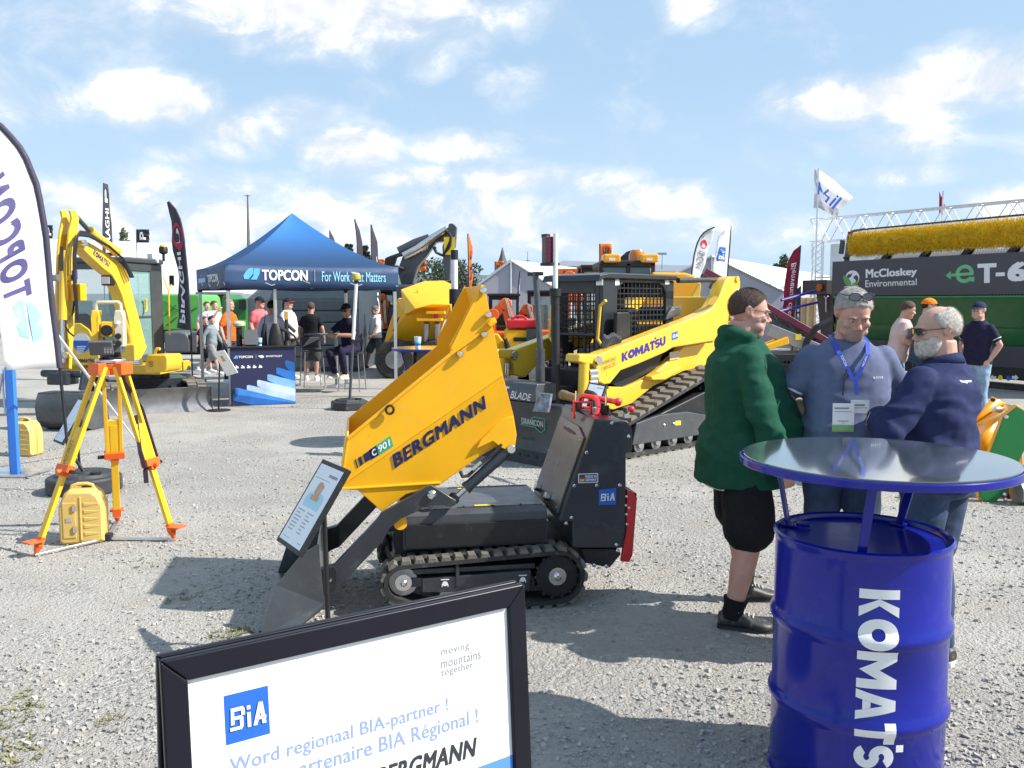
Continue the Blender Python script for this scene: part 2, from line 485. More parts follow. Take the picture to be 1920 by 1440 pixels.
def stone_mat():
 m=bpy.data.materials.new('loose stone');m.use_nodes=True
 t=NT(m.node_tree);out=t.n('ShaderNodeOutputMaterial');b=t.n('ShaderNodeBsdfPrincipled')
 g_=t.n('ShaderNodeNewGeometry')
 c=t.mix(t.rng(g_.outputs['Random Per Island'],0,1,0,1,False),(.27,.26,.245),(.47,.45,.415))
 nz=t.noise(g_.outputs['Position'],90,3)
 c=t.mix(t.rng(nz,.35,.7,0,.3),c,(.30,.275,.24))
 t.l(c,b.inputs['Base Color']);b.inputs['Roughness'].default_value=.85
 t.l(b.outputs[0],out.inputs[0]);return m
rs=random.Random(3)
def stones(count,smin,smax,ymax):
 mb=MB()
 for i in range(count):
  Y=2.35+(ymax-2.35)*rs.random()**1.9
  X=(rs.random()*2-1)*(Y*.62+.2)
  if noise.noise(V((X*.8,Y*.8,3.3)))+.5*noise.noise(V((X*2.3,Y*2.3,1.3)))<rs.uniform(-.55,.45)+max(0,Y-6)*.06:continue
  s=smin+(smax-smin)*rs.random()**4.6
  pts=[]
  for k in range(8):
   sx,sy,sz=((k&1)*2-1,((k>>1)&1)*2-1,((k>>2)&1)*2-1)
   pts.append(V((sx*rs.uniform(.28,1),sy*rs.uniform(.28,1),sz*rs.uniform(.2,.75)))*s)
  q=Matrix.Rotation(rs.uniform(0,6.28),3,'Z')@Matrix.Rotation(rs.uniform(-.4,.4),3,'X')
  c=V((X,Y,s*.28))
  mb.add([c+q@p for p in pts],[(0,2,3,1),(4,5,7,6),(0,1,5,4),(1,3,7,5),(3,2,6,7),(2,0,4,6)])
 return mb
sm=stones(80000,.003,.0145,11.0)
tag(sm.build('gravel_stones',stone_mat(),smooth=False),kind='stuff')
M_WEED=mat('weed leaves',(.17,.16,.06),.7,var=.4,scale=3)
wb=MB()
for(u,v,r,cnt)in((30,1345,.12,40),(20,1395,.09,26),(60,1310,.10,20),(205,1360,.08,14),(430,1192,.10,40),(340,1120,.12,18),(285,1055,.14,14),(455,1185,.06,24),(552,763,.10,22),(45,1420,.08,30)):
 c=G(u,v)
 for k in range(cnt):
  an=rs.uniform(0,6.28);rr=r*sqrt(rs.random());p=c+V((rr*cos(an),rr*sin(an),0))
  for j in range(3):
   a2=rs.uniform(0,6.28);L=rs.uniform(.010,.028);d=V((cos(a2),sin(a2),rs.uniform(.2,.9)))*L
   sd=V((-sin(a2),cos(a2),0))*L*.22
   wb.add([p,p+d*.5+sd,p+d,p+d*.5-sd],[(0,1,2,3)])
tag(wb.build('weeds',M_WEED,smooth=False),kind='stuff')
cb=MB()
pts=[G(u,v)+V((0,0,.006))for u,v in((-20,958),(40,962),(100,966),(190,990),(235,992),(300,1000))]
def track_loop(mb_belt,mb_lug,circles,y0,y1,th=.022,lug=(.05,.022),n=None,lugy=None):
 """belt round a chain of circles [(x, z, r)] in the xz plane (convex hull order); lugs outside"""
 pts=[]
 sm=[]
 for(cx,cz,r)in circles:
  for i in range(40):
   a=2*pi*i/40;sm.append((cx+r*cos(a),cz+r*sin(a)))
 sm=sorted(set(sm))
 def half(ps):
  h=[]
  for p in ps:
   while len(h)>=2 and(h[-1][0]-h[-2][0])*(p[1]-h[-2][1])-(h[-1][1]-h[-2][1])*(p[0]-h[-2][0])<=0:h.pop()
   h.append(p)
  return h
 lo=half(sm);up=half(sm[::-1]);hull=lo[:-1]+up[:-1]
 L=[0]
 for i in range(len(hull)):
  a,b=hull[i],hull[(i+1)%len(hull)];L.append(L[-1]+sqrt((a[0]-b[0])**2+(a[1]-b[1])**2))
 tot=L[-1];n=n or int(tot/.07)
 def at(s):
  s%=tot
  for i in range(len(hull)):
   if L[i+1]>=s:
    f=(s-L[i])/max(1e-9,L[i+1]-L[i]);a,b=hull[i],hull[(i+1)%len(hull)]
    return V((a[0]+(b[0]-a[0])*f,0,a[1]+(b[1]-a[1])*f)),V((b[0]-a[0],0,b[1]-a[1])).normalized()
  return V((hull[0][0],0,hull[0][1])),V((1,0,0))
 m=n*3;rings=[]
 for i in range(m):
  p,d=at(tot*i/m);nr=V((d.z,0,-d.x))
  o=p;q=p-nr*th
  rings.append([V((q.x,y0,q.z)),V((o.x,y0,o.z)),V((o.x,y1,o.z)),V((q.x,y1,q.z))])
 mb_belt.loft(rings,cap=False,closed=True)
 for i in range(n):
  p,d=at(tot*(i+.5)/n);nr=V((d.z,0,-d.x))
  for(ya,yb,off)in(lugy or((y0+.004,y0+(y1-y0)*.47,0),(y0+(y1-y0)*.53,y1-.004,.5))):
   pp,dd=at(tot*(i+.5+off)/n);nn=V((dd.z,0,-dd.x))
   w,h=lug
   a=pp-dd*w/2;b=pp+dd*w/2
   a2=pp-dd*w*.34+nn*h;b2=pp+dd*w*.34+nn*h
   mb_lug.add([(q.x,y,q.z)for y in(ya,yb)for q in(a,b,b2,a2)],[(0,1,2,3),(7,6,5,4),(0,4,5,1),(1,5,6,2),(2,6,7,3),(3,7,4,0)])
DF=Fr(*(G(1047,1140).xy),R(10))
def make_dumper():
 f=DF
 t=thing('mini_dumper','yellow and anthracite tracked mini dumper with raised skip and loading shovel','dumper',fr=f)
 sp=f.y(1047,1082,.0);sp.z=.172
 idl=f.y(757,1085,.0)
 rs_=.150;ri=.105;idl.z=.150
 for(y0,y1,ysign)in((0.0,.19,-1),(.62,.81,1)):
  belt=MB();lug=MB()
  track_loop(belt,lug,[(sp.x,sp.z,rs_),(idl.x,idl.z+.03,ri),(idl.x+.16,.085-.02,.05),(sp.x-.2,.067,.05)],y0,y1,lug=(.055,.020))
  b=belt.build('track',M_RUB,t)
  lug.build('tread_lug',M_DUSTRUB,b,smooth=False)
  w=MB();w.cyl((sp.x,y0+.03,sp.z),(sp.x,y1-.03,sp.z),rs_-.03,n=36)
  for k in range(14):
   an=2*pi*k/14
   w.box((sp.x+cos(an)*(rs_-.03),y0+.05,sp.z+sin(an)*(rs_-.03)),(.025,.06,.02),Matrix.Rotation(-an,3,'Y'))
  wo=w.build('drive_wheel',M_BLK,t,bevel=.004)
  hb=MB();hb.cyl((sp.x,y0+.02,sp.z),(sp.x,y0+.03,sp.z),.05,n=20);hb.bolt((sp.x,y0+.02,sp.z),(0,-1,0),.022,.02)
  hb.build('hub',M_CHR,wo)
  w=MB();w.cyl((idl.x,y0+.05,idl.z+.03),(idl.x,y1-.05,idl.z+.03),ri-.026,n=28)
  iw=w.build('idler_wheel',M_STEEL,t,bevel=.004)
  hb=MB();hb.cyl((idl.x,y0+.03,idl.z+.03),(idl.x,y0+.05,idl.z+.03),.045,n=18);hb.bolt((idl.x,y0+.03,idl.z+.03),(0,-1,0),.02,.02)
  hb.build('hub',M_CHR,iw)
  for k in range(3):
   w=MB();x=idl.x+.24+.19*k
   w.cyl((x,y0+.03,.095),(x,y1-.03,.095),.045,n=20);w.build('road_roller',M_STEEL,t,bevel=.003)
  fr=MB()
  fr.prism([(idl.x+.10,y0+.015,.125),(sp.x-.16,y0+.015,.105),(sp.x-.15,y0+.015,.215),(idl.x+.62,y0+.015,.215),(idl.x+.10,y0+.015,.20)],(0,.15,0))
  fr.bx(idl.x+.05,sp.x-.12,y0+.05,y1-.05,.215,.245)
  fr.bx(idl.x+.28,idl.x+.30,y0+.008,y0+.05,.15,.27)
  fr.bx(idl.x-.01,idl.x+.12,y0+.04,y0+.07,idl.z,idl.z+.05)
  fo=fr.build('track_frame',M_DARK,t,bevel=.004)
  if ysign<0:
   s=MB()
   for x in(idl.x+.20,sp.x-.22):
    q=Quad((x,y0+.015,.155),(x+.045,y0+.015,.155),(x+.045,y0+.015,.195),(x,y0+.015,.195),.003)
    put_poly(s,q,ring2(.5,.35,.34,.34));put_rect(s,q,0,.85,1,1);put_rect(s,q,.1,-.1,.2,.3);put_rect(s,q,.8,-.1,.9,.3)
   s.build('marking',M_WHT,fo,smooth=False)
 c=MB()
 c.bx(idl.x+.02,sp.x+.12,.20,.61,.16,.34)
 c.build('chassis',M_BLK,t,bevel=.006)
 ztop=.555
 p0=f.z(758,972,ztop);p1=f.z(1047,978,ztop)
 xa=p0.x;xb=p1.x+.02
 c=MB()
 c.prism([(xa,.10,.34),(xa,.10,ztop-.03),(xa,.125,ztop),(xa,.70,ztop),(xa,.72,ztop-.03),(xa,.72,.34)],(xb-xa,0,0))
 cv=c.build('engine_cover',M_DARK2,t,bevel=.006)
 sd=MB();sd.bx(xa+.012,xb-.01,.085,.0985,.35,ztop-.075)
 sd.build('side_panel',M_BLK,cv,bevel=.004)
 d=MB();zt=ztop+.003
 d.bx(xa+.30,xb-.02,.135,.139,zt-.002,zt+.001);d.bx(xa+.30,xb-.02,.66,.664,zt-.002,zt+.001)
 for k in range(4):
  d.ell((xa+.34+.16*k,.148,zt),(.007,.007,.005),8,6)
 d.build('lid_seam',M_BLK,cv)
 l=MB()
 l.bx(xa+.40,xa+.52,.150,.176,zt-.001,zt+.001);l.bx(xa+.36,xa+.46,.615,.64,zt-.001,zt+.001)
 l.build('warning_label',M_LABY,cv,smooth=False)
 h=MB();rr=random.Random(5)
 h.bx(xa-.04,xa+.02,.16,.64,.30,.46)
 for k in range(5):
  h.tube([(xa-.02,.2+.08*k,.44),(xa-.10,.22+.08*k,.42-.02*k),(xa-.06,.25+.07*k,.30)],.012,8)
 h.build('hydraulic_block',M_BLK,t)
 y0c,y1c=.045,.765
 def cp(u,v,y=y0c):return f.y(u,v,y)
 side=[cp(u,v)for u,v in ZC([(965,212),(1165,232),(1196,268),(1197,420),(1160,425),(1158,905),(1130,1010),(828,1010),(828,850),(742,845)])]
 c=MB();c.prism(side,(0,y1c-y0c,0))
 con=c.build('console',M_DARK,t,bevel=.010)
 a=side[9];b_=side[0]
 d=(b_-a);up=d.normalized();nrm=V((-up.z,0,up.x))
 def fp(s_,w,e):return a+d*s_+V((0,w*(y1c-y0c),0))+nrm*e
 pl=MB()
 ring=lambda e:[fp(.06,.06,e),fp(.80,.06,e),fp(.87,.30,e),fp(.87,.94,e),fp(.06,.94,e)]
 pl.loft([ring(0.0),ring(.012)])
 po=pl.build('front_plate',mat('glossy dark panel',(.085,.085,.085),.30,var=.1,coat=.2),con,bevel=.003)
 sl=MB();sl.loft([[fp(s_,w,.0125)for s_,w in ring2(.79,.50,.018,.22,20)],[fp(s_,w,.0150)for s_,w in ring2(.79,.50,.018,.22,20)]])
 sl.build('slot',M_BLK,po)
 bo=MB()
 for s_,w in((.10,.12),(.10,.88),(.45,.10),(.50,.90),(.76,.12),(.80,.9)):bo.bolt(fp(s_,w,.012),nrm,.009,.006)
 bo.build('bolt',M_STEEL,po)
 for s_,w in((.12,.40),(.12,.78)):
  k=MB();k.cyl(fp(s_,w,.012),fp(s_,w,.045),.026,n=12);k.build('latch_knob',M_CHR,po,bevel=.004)
 bo=MB()
 for u,v in ZC([(1071,240),(1173,320),(915,420),(840,624),(978,622),(1118,620),(823,820),(1098,985),(790,855)]):
  bo.bolt(cp(u,v),(0,-1,0),.011,.010)
 bo.build('bolt',M_CHR,con)
 q=Quad(*[cp(u,v)for u,v in ZC([(864,608),(986,604),(986,546),(864,550)])],.003)
 st=MB();put_rect(st,q,0,0,1,1);so=st.build('origin_sticker',M_WHT,con,smooth=False)
 st=MB();put_rect(st,q,.04,.08,.96,.92,.001);st.build('sticker_field',mat('sticker blue',(.06,.10,.22),.5),so,smooth=False)
 for(z0,z1,mm)in((.60,.80,M_INK),(.40,.60,mat('flag red',(.55,.02,.02),.5)),(.20,.40,mat('flag gold',(.85,.55,.02),.5))):
  st=MB();put_rect(st,q,.09,z0,.30,z1,.002);st.build('flag_stripe',mm,so,smooth=False)
 st=MB();put_text(st,'MADE IN',q.sub(.36,.54,.92,.80,.0018),.02);put_text(st,'GERMANY',q.sub(.36,.20,.92,.46,.0018),.02)
 st.build('lettering',M_WHT,so,smooth=False)
 q=Quad(*[cp(u,v)for u,v in ZC([(990,742),(1096,740),(1096,636),(990,650)])],.003)
 bia_logo(q,con)
 zt=side[0].z
 top=side[0]
 hd=MB()
 def tp(u,v,y):return f.y(u,v,y)
 for(yy,uv)in((.14,ZR([(950,575),(985,430),(965,300),(900,240),(700,205),(655,260),(640,420)])),):
  pts=[tp(u,v,yy+(.30*i/6))for i,(u,v)in enumerate(uv)]
  hd.tube(pts,.014,10)
  hd.box(pts[0]+V((.02,0,-.004)),(.09,.05,.012));hd.box(pts[-1]+V((.02,0,-.004)),(.09,.05,.012))
 a1=tp(*ZR([(1330,325)])[0],.10);b1=tp(*ZR([(730,210)])[0],.46)
 hd.tube([a1,b1],.016,10);hd.ell(a1,.024,10,8)
 a2=tp(*ZR([(850,330)])[0],.3)
 hd.tube([a2+V((0,0,-.10)),a2,a2+V((-.09,.05,0)),a2+V((-.09,.05,-.10))],.010,8)
 hd.build('guard_handle',mat('signal red paint',(.72,.02,.03),.3,coat=.4,var=.05),t)
 gr=MB()
 g0=tp(*ZR([(330,190)])[0],.70);g1=tp(*ZR([(610,270)])[0],.50)
 gr.tube([g0,g0.lerp(g1,.25),g0.lerp(g1,.26),g1],[.030,.030,.026,.026],14)
 gr.build('hand_grip',M_DUSTRUB,t)
 kb=MB();k=tp(*ZR([(780,160)])[0],.42);kb.tube([k,k+V((.03,-.02,-.01)),k+V((.05,-.03,-.015))],[.020,.022,.012],12);kb.ell(k,.021,10,8)
 kb.build('lever_knob',M_BLK,t)
 lv=MB();r0=tp(*ZR([(1570,455)])[0],.10);foot=tp(*ZR([(1480,590)])[0],.10);foot.z=zt-.005
 lv.tube([r0,foot],.008,8);lv.box(foot+V((0,0,.008)),(.03,.03,.02));lo=lv.build('lever',M_CHR,t)
 bb=MB();bb.ell(r0,.020,14,10);bb.build('ball_knob',mat('red plastic',(.65,.03,.04),.3,var=.03),lo)
 rb=MB()
 for(xx,yy)in((.10,.12),(.11,.22),(-.02,.34),(.13,.55)):
  base=V((top.x+xx,y0c+yy,zt))
  for k in range(5):rb.cyl(base+V((0,0,.012*k)),base+V((0,0,.012*k+.009)),.030-.003*k,n=14)
 rb.build('rubber_boot',M_BLK,t)
 tl=MB()
 for(xx,yy)in((.10,.12),(-.02,.34)):
  base=V((top.x+xx,y0c+yy,zt+.05));tl.cyl(base,base+V((0,0,.07)),.006)
 tl.build('lever_rod',M_CHR,t)
 rd=MB()
 rx=side[4].x
 pts=[f.y(u,v,.05)for u,v in ZC([(1165,648),(1205,665),(1228,700),(1200,1052),(1180,1095),(1128,1092),(1140,1020),(1160,905)])]
 rd.prism(pts,(0,.03,0));rd.prism([p+V((0,.68,0))for p in pts],(0,.03,0))
 ro=rd.build('platform_cheek',M_RED,t,bevel=.006)
 bo=MB()
 for u,v in ZC([(1160,690),(1157,745),(1160,800),(1163,860),(1175,760)]):bo.bolt(f.y(u,v,.05),(0,-1,0),.008,.008)
 bo.build('bolt',M_CHR,ro)
 pd=MB();xs=[p.x for p in pts]
 q0=f.y(*ZC([(1210,680)])[0],.05);q1=f.y(*ZC([(1185,1060)])[0],.05)
 pd.prism([q0+V((0,.04,0)),q0+V((.028,.04,0)),q1+V((.028,.04,0)),q1+V((0,.04,0))],(0,.63,0))
 pd.build('folded_platform',M_BLK,t,bevel=.006)
 bp=MB();z0=f.y(*ZC([(900,1090)])[0],.06)
 bp.prism([f.y(u,v,.06)for u,v in ZC([(880,1012),(1110,1012),(1130,1045),(1060,1130),(905,1100)])],(0,.66,0))
 bpo=bp.build('rear_bumper',M_BLK,t,bevel=.008)
 bo=MB()
 for u,v in ZC([(1036,1118),(962,1112),(1106,1022)]):bo.bolt(f.y(u,v,.06),(0,-1,0),.012,.01)
 bo.build('bolt',M_CHR,bpo)
 yn,yf_=.03,.77
 yb=.10
 def P(u,v,y=yn):return f.y(u,v,y)
 up_out=[(652,818),(844,661),(843,647),(902,533),(906,535),(921,607),(941,703)]
 crease=[(941,703),(645,905)]
 low=[(645,905),(637,917),(671,918),(716,960),(762,928),(827,910),(900,858),(924,838),(948,848),(958,846),(968,826),(970,815),(963,779),(941,703)]
 crest=lambda p,k:V((p.x,p.y+k,p.z))
 near_up=[P(*p)for p in up_out]+[P(645,905)]
 ca,cb_=P(645,905),P(941,703)
 dirc=(cb_-ca).normalized();nin=V((dirc.z,0,-dirc.x))
 if nin.z>0:nin=-nin
 def lower(p):
  w=P(*p);dist=max(0.0,(w-ca).dot(nin));return V((w.x,yn+.16*dist,w.z))
 near_low=[lower(p)for p in low]
 def mirror(p):return V((p.x,yn+yf_-(p.y-0.0),p.z))
 sk=MB()
 for tr in(lambda p:p,mirror):
  A=[tr(p)for p in near_up];B=[tr(p)for p in near_low]
  sk.add(A,[tuple(range(len(A)))]);sk.add(B,[tuple(range(len(B)))])
 path=[P(652,818)]+[lower(p)for p in low[1:4]]+[lower((762,928)),lower((827,910)),lower((900,858))]
 back=[P(906,535),P(921,607),P(941,703)]+[lower((963,779)),lower((970,815)),lower((900,858))]
 for pth in(path,back):sk.strip(pth,[mirror(p)for p in pth])
 so=sk.build('skip',M_AMB,t,smooth=False,solid=.010)
 so.modifiers['solid'].offset=0
 rim=MB()
 for tr in(lambda p:p,mirror):
  pts=[P(652,818),P(844,661),P(921,606)]
  for i in range(2):
   a_,b2=pts[i],pts[i+1]
   off=V((0,-.012,-.010))
   rim.bar(tr(a_+off),tr(b2+off),.013,.016)
  rim.bar(tr(P(846,655)+V((0,-.006,0))),tr(P(904,536)+V((0,-.006,0))),.014,.014)
  rim.bar(tr(P(653,820)+V((0,-.004,0))),tr(P(640,908)+V((0,-.004,0))),.012,.014)
  cr=[ca+V((0,-.003,0)),cb_+V((0,-.003,0))]
  rim.bar(tr(cr[0]),tr(cr[1]),.010,.012)
  rim.bar(tr(lower((640,916))+V((0,-.006,0))),tr(lower((827,908))+V((0,-.006,0))),.016,.012)
 rim.build('rim',M_AMB,so,bevel=.003)
 lg=MB()
 for(ya,yb2)in((.045,.075),):
  lg.prism([f.y(u,v,ya)for u,v in ZA([(1525,1190),(1560,1120),(1710,980),(1780,960),(1805,1090),(1795,1170),(1760,1210),(1700,1180),(1640,1135)])],(0,yb2-ya,0))
 lg.build('lug',M_AMB,so,bevel=.004)
 bo=MB()
 for u,v in ZA([(1575,395),(1410,530),(1605,260),(1572,92)]):bo.bolt(P(u,v)+V((0,-.012,0)),(0,-1,0),.020,.022)
 bo.build('bolt',M_CHR,so)
 nub=MB();p=P(*ZA([(1610,320)])[0]);nub.tube([p+V((0,-.02,-.01)),p+V((.02,-.02,.012)),p+V((.035,-.02,.02))],[.018,.02,.016],10);nub.build('stop_pin',M_AMB,so)
 hk=MB();p=P(*ZA([(925,912)])[0])+V((0,-.022,0))
 hk.tube([p+V((.020*cos(a_),-.006,.022*sin(a_)))for a_ in[2*pi*i/20 for i in range(20)]],.0065,8,closed=True)
 hk.build('lifting_eye',M_BLK,so)
 L=lambda u,v:lower(zz(480,520,3.6923,[(u,v)])[0])+V((0,-.009,0))
 q=Quad(L(962,1325),L(1602,905),L(1578,815),L(935,1232),.0);q.n=V((0,-1,0));q.eps=.0006
 lettering('BERGMANN',q,M_NAVY,so,bold=.040,shear=.10,sp=1.10)
 U=lambda u,v:P(*zz(480,520,3.6923,[(u,v)])[0])+V((0,-.007,0))
 q=Quad(U(700,1322),U(950,1168),U(930,1095),U(682,1262),.0);q.n=V((0,-1,0));q.eps=.0006
 mk=MB();put_rect(mk,q,.58,0,1,1);put_poly(mk,q,[(.46,.55),(.6,1.0),(.6,0),(.40,0.0)]);mk.build('model_plate',M_GRN,so,smooth=False)
 mk=MB()
 put_rect(mk,q,.0,.0,.035,1.0);put_rect(mk,q,.09,.05,.17,.95);put_poly(mk,q,[(.23,.1),(.5,.1),(.5,.95),(.23,.95)],.001)
 put_rect(mk,q,.40,.02,.60,1.0,.001);mk.build('model_stripe',M_NAVY,so,smooth=False)
 lettering('C',q.sub(.45,.20,.56,.82,.0022),M_WHT,so,.03);lettering('901',q.sub(.63,.22,.95,.82,.0022),M_WHT,so,.03,.1)
 arm_px=ZB([(490,1160),(560,1132),(880,790),(925,705),(1000,640),(1110,590),(1180,545),(1300,545),(1350,557),(1385,540),(1388,512),(1342,486),(1250,425),(1215,408),(1175,418),(1100,470),(870,596),(835,645),(500,1000),(485,1060)])
 for ya in(-.04,.80):
  a_=MB();a_.prism([V((p.x,ya,p.z))for p in[f.y(u,v,-.04)for u,v in arm_px]],(0,.035,0))
  ao=a_.build('loading_arm',M_DARK,t,bevel=.004)
  if ya<0:
   bo=MB()
   for(u,v),r_ in zip(ZB([(1217,468),(516,1060),(495,1108)]),(.026,.012,.012)):bo.bolt(f.y(u,v,ya),(0,-1,0),r_,.02)
   bo.build('bolt',M_CHR,ao)
 kn=MB();kp=f.y(*ZB([(1000,672)])[0],.0)
 kn.cyl(kp+V((0,.0,0)),kp+V((0,.06,0)),.036,n=20);kn.bx(kp.x-.05,kp.x,.01,.05,kp.z+.005,kp.z+.045);kn.build('pivot_lug',M_AMB,t,bevel=.003)
 cy0=f.y(*ZB([(1372,500)])[0],.06);cy1=f.y(*ZB([(1762,150)])[0],.06)
 for ya in(0.0,):
  c_=MB();m_=cy0.lerp(cy1,.26);c_.cyl(m_,cy0.lerp(cy1,.93),.030,n=20);c_.cyl(cy0.lerp(cy1,.20),m_,.034,n=20)
  co=c_.build('tilt_cylinder',M_DARK,t)
  rd=MB();rd.cyl(cy0,m_,.016,n=14);rd.build('rod',M_CHR,co)
  ey=MB();ey.cyl(cy0+V((0,-.02,0)),cy0+V((0,.05,0)),.026,n=16);ey.build('rod_eye',M_BLK,co)
  pn=MB();pn.cyl(cy1+V((0,-.035,0)),cy1+V((0,.05,0)),.024,n=16);pn.build('pin',M_CHR,co,bevel=.004)
  hs=MB();hs.tube([f.y(u,v,.05)for u,v in ZB([(1700,120),(1640,190),(1560,250),(1510,300),(1470,340),(1430,345),(1415,310)])],.010,8);hs.build('hose',M_RUB,co)
  ft=MB();a3,b3=[f.y(u,v,.045)for u,v in ZB([(1560,245),(1500,300)])];ft.cyl(a3,b3,.013,n=10);ft.build('hose_fitting',M_CHR,co)
 ysh0,ysh1=-.09,.86
 prof=[f.y(u,v,ysh0)for u,v in ZB([(35,1425),(140,1095),(300,900)])]
 endp=[f.y(u,v,ysh0)for u,v in ZB([(35,1425),(140,1095),(320,880),(430,815),(440,980),(470,1225),(290,1372)])]
 sh=MB()
 for p_,s_ in((0,1),(ysh1-ysh0,1)):
  pts=[p+V((0,p_,0))for p in endp]
  k=-.05 if p_==0 else .05
  pts[0]=pts[0]+V((0,k,0));pts[6]=pts[6]+V((0,k,0))
  o=len(sh.v);sh.add(pts,[(1,4,5),(0,1,5,6),(1,2,3,4)])
 back=[endp[6],endp[5]+V((.005,0,-.01)),endp[4]+V((.01,0,0)),endp[3]]
 back=[V((endp[0].x+.02,0,.01)),V((endp[6].x,0,.008)),V((endp[5].x,0,endp[5].z-.02)),V((endp[4].x,0,endp[4].z)),V((endp[3].x,0,endp[3].z))]
 sh.strip([V((p.x,ysh0,p.z))for p in back],[V((p.x,ysh1,p.z))for p in back])
 sho=sh.build('loading_shovel',M_DARK2,t,smooth=False,solid=.008)
 ce=MB();e0=back[0];ce.bx(e0.x-.03,e0.x+.02,ysh0-.02,ysh1+.02,.004,.016);ce.build('cutting_edge',M_DARK2,sho,bevel=.002)
 br=MB()
 for ya in(-.04,.80):br.prism([f.y(u,v,-.06)+V((0,.06+ya-.01,0))for u,v in ZB([(430,1000),(545,970),(560,1010),(560,1130),(450,1190)])],(0,.06,0))
 br.build('bracket',M_BLK,sho,bevel=.004)
 return t
def bia_logo(q,parent,name='logo_plate'):
 """square blue plate with the three white letters"""
 b=MB();put_rect(b,q,0,0,1,1);o=b.build(name,M_LBLUE,parent,smooth=False)
 w=MB();e=.002
 def P_(pts):put_poly(w,q,pts,e)
 P_([(.13,.72),(.40,.72),(.44,.66),(.44,.54),(.36,.54),(.36,.64),(.13,.64)])
 P_([(.18,.54),(.36,.54),(.40,.50),(.40,.32),(.36,.26),(.10,.26),(.10,.33),(.32,.33),(.32,.47),(.18,.47)])
 P_([(.13,.64),(.20,.64),(.20,.38),(.12,.38)])
 P_([(.49,.26),(.57,.26),(.57,.56),(.49,.56)]);P_([(.49,.62),(.57,.62),(.57,.70),(.49,.70)])
 P_([(.62,.26),(.71,.26),(.85,.72),(.76,.72)]);P_([(.76,.72),(.85,.72),(.92,.26),(.83,.26)]);P_([(.66,.36),(.92,.36),(.92,.43),(.70,.43)])
 w.build('lettering',M_WHT,o,smooth=False)
 return o
make_dumper()
def make_drum_table(loc,rz,label,letters=True):
 t=thing('drum_table',label,'bar table',loc,rz,'bar tables made from blue oil drums')
 r0=.2925
 prof=[(r0-.012,.004),(r0+.006,.004),(r0+.008,.016),(r0,.026)]
 for zc in(.295,.585):
  prof+=[(r0,zc-.034),(r0+.004,zc-.026),(r0+.012,zc-.010),(r0+.014,zc),(r0+.012,zc+.010),(r0+.004,zc+.026),(r0,zc+.034)]
 prof+=[(r0-.001,.845),(r0,.860),(r0+.007,.868),(r0+.008,.878),(r0,.884),(r0-.008,.878),(r0-.010,.866),(r0-.012,.862),(0.0005,.860)]
 d=MB();d.lathe(prof,72)
 dr=d.build('drum',M_BLUE,t)
 bg=MB();bg.cyl((-.17,.12,.860),(-.17,.12,.876),.034,n=20);bg.cyl((-.17,.12,.876),(-.17,.12,.886),.026,n=8);bg.build('bung',M_BLUE,dr,bevel=.003)
 tp=MB();rt=.460;zt=1.118
 tp.lathe([(rt-.03,zt),(rt,zt),(rt+.003,zt+.003),(rt+.003,zt+.023),(rt,zt+.026),(rt-.006,zt+.026),(rt-.007,zt+.020),(.0005,zt+.020)],96,(.04,0,0))
 to=tp.build('table_top',M_BLUE,t)
 gl=MB();gl.lathe([(rt-.0085,zt+.021),(rt-.0085,zt+.030),(rt-.011,zt+.032),(.0005,zt+.032)],96,(.04,0,0))
 gl.build('glass_plate',mat('dark mirrored glass',(.055,.07,.07),.04,var=.04,spec=1.0,coat=1.0,rvar=.3),to)
 for k,an in enumerate((-.62*pi,.02*pi+.62,.80*pi)):
  l=MB();r1,r2=.262,.345
  c,s=cos(an),sin(an);c2,s2=c,s
  l.bar((r1*c,r1*s,.864),(r2*c+.03,r2*s,zt+.002),.030,.012,(c,s,0))
  l.box((r1*c,r1*s,.868),(.05,.05,.008),Matrix.Rotation(an,3,'Z'))
  l.build('table_leg',M_BLUE,t,bevel=.002)
 if letters:
  ws=block_word();vs=[(a,b,0)for p in ws for a,b in p];fs=[];c0=0
  for p in ws:fs.append(tuple(range(c0,c0+len(p))));c0+=len(p)
  bm=bmesh.new();vv=[bm.verts.new((a,b,e))for a,b,e in vs]
  for f_ in fs:
   try:bm.faces.new([vv[i]for i in f_])
   except ValueError:pass
  bmesh.ops.triangulate(bm,faces=bm.faces)
  for k in range(1,12):
   bmesh.ops.bisect_plane(bm,geom=bm.verts[:]+bm.edges[:]+bm.faces[:],plane_co=(0,k/12,0),plane_no=(0,1,0))
  for k in range(1,60):
   bmesh.ops.bisect_plane(bm,geom=bm.verts[:]+bm.edges[:]+bm.faces[:],plane_co=(k/60,0,0),plane_no=(1,0,0))
  z0,z1=.765,.070;arc=.125;a0=-pi/2-.17
  def rad(z):
   r=r0
   for zc in(.295,.585):
    dz=abs(z-zc)
    if dz<.034:r+=.014*(1-(dz/.034)**2)
   return r+.0008
  me=bpy.data.meshes.new('lettering')
  for v in bm.verts:
   z=z0+(z1-z0)*v.co.x;an=a0+(v.co.y-.5)*arc/r0;r=rad(z)+v.co.z
   v.co=(r*cos(an),r*sin(an),z)
  bm.to_mesh(me);bm.free();me.materials.append(M_WHT)
  o=bpy.data.objects.new('lettering',me);scene.collection.objects.link(o);o.parent=dr
 return t
TBL=V((1.235,3.10,0))
make_drum_table(TBL,0.0,'bar table on a blue oil drum with white lettering, nearest the viewer')
TBL2=V((-.98,10.5,0))
make_drum_table(TBL2,.9,'distant blue drum table with a white cup, behind the raised yellow skip',False)
SY1,SY2=1.335,1.715
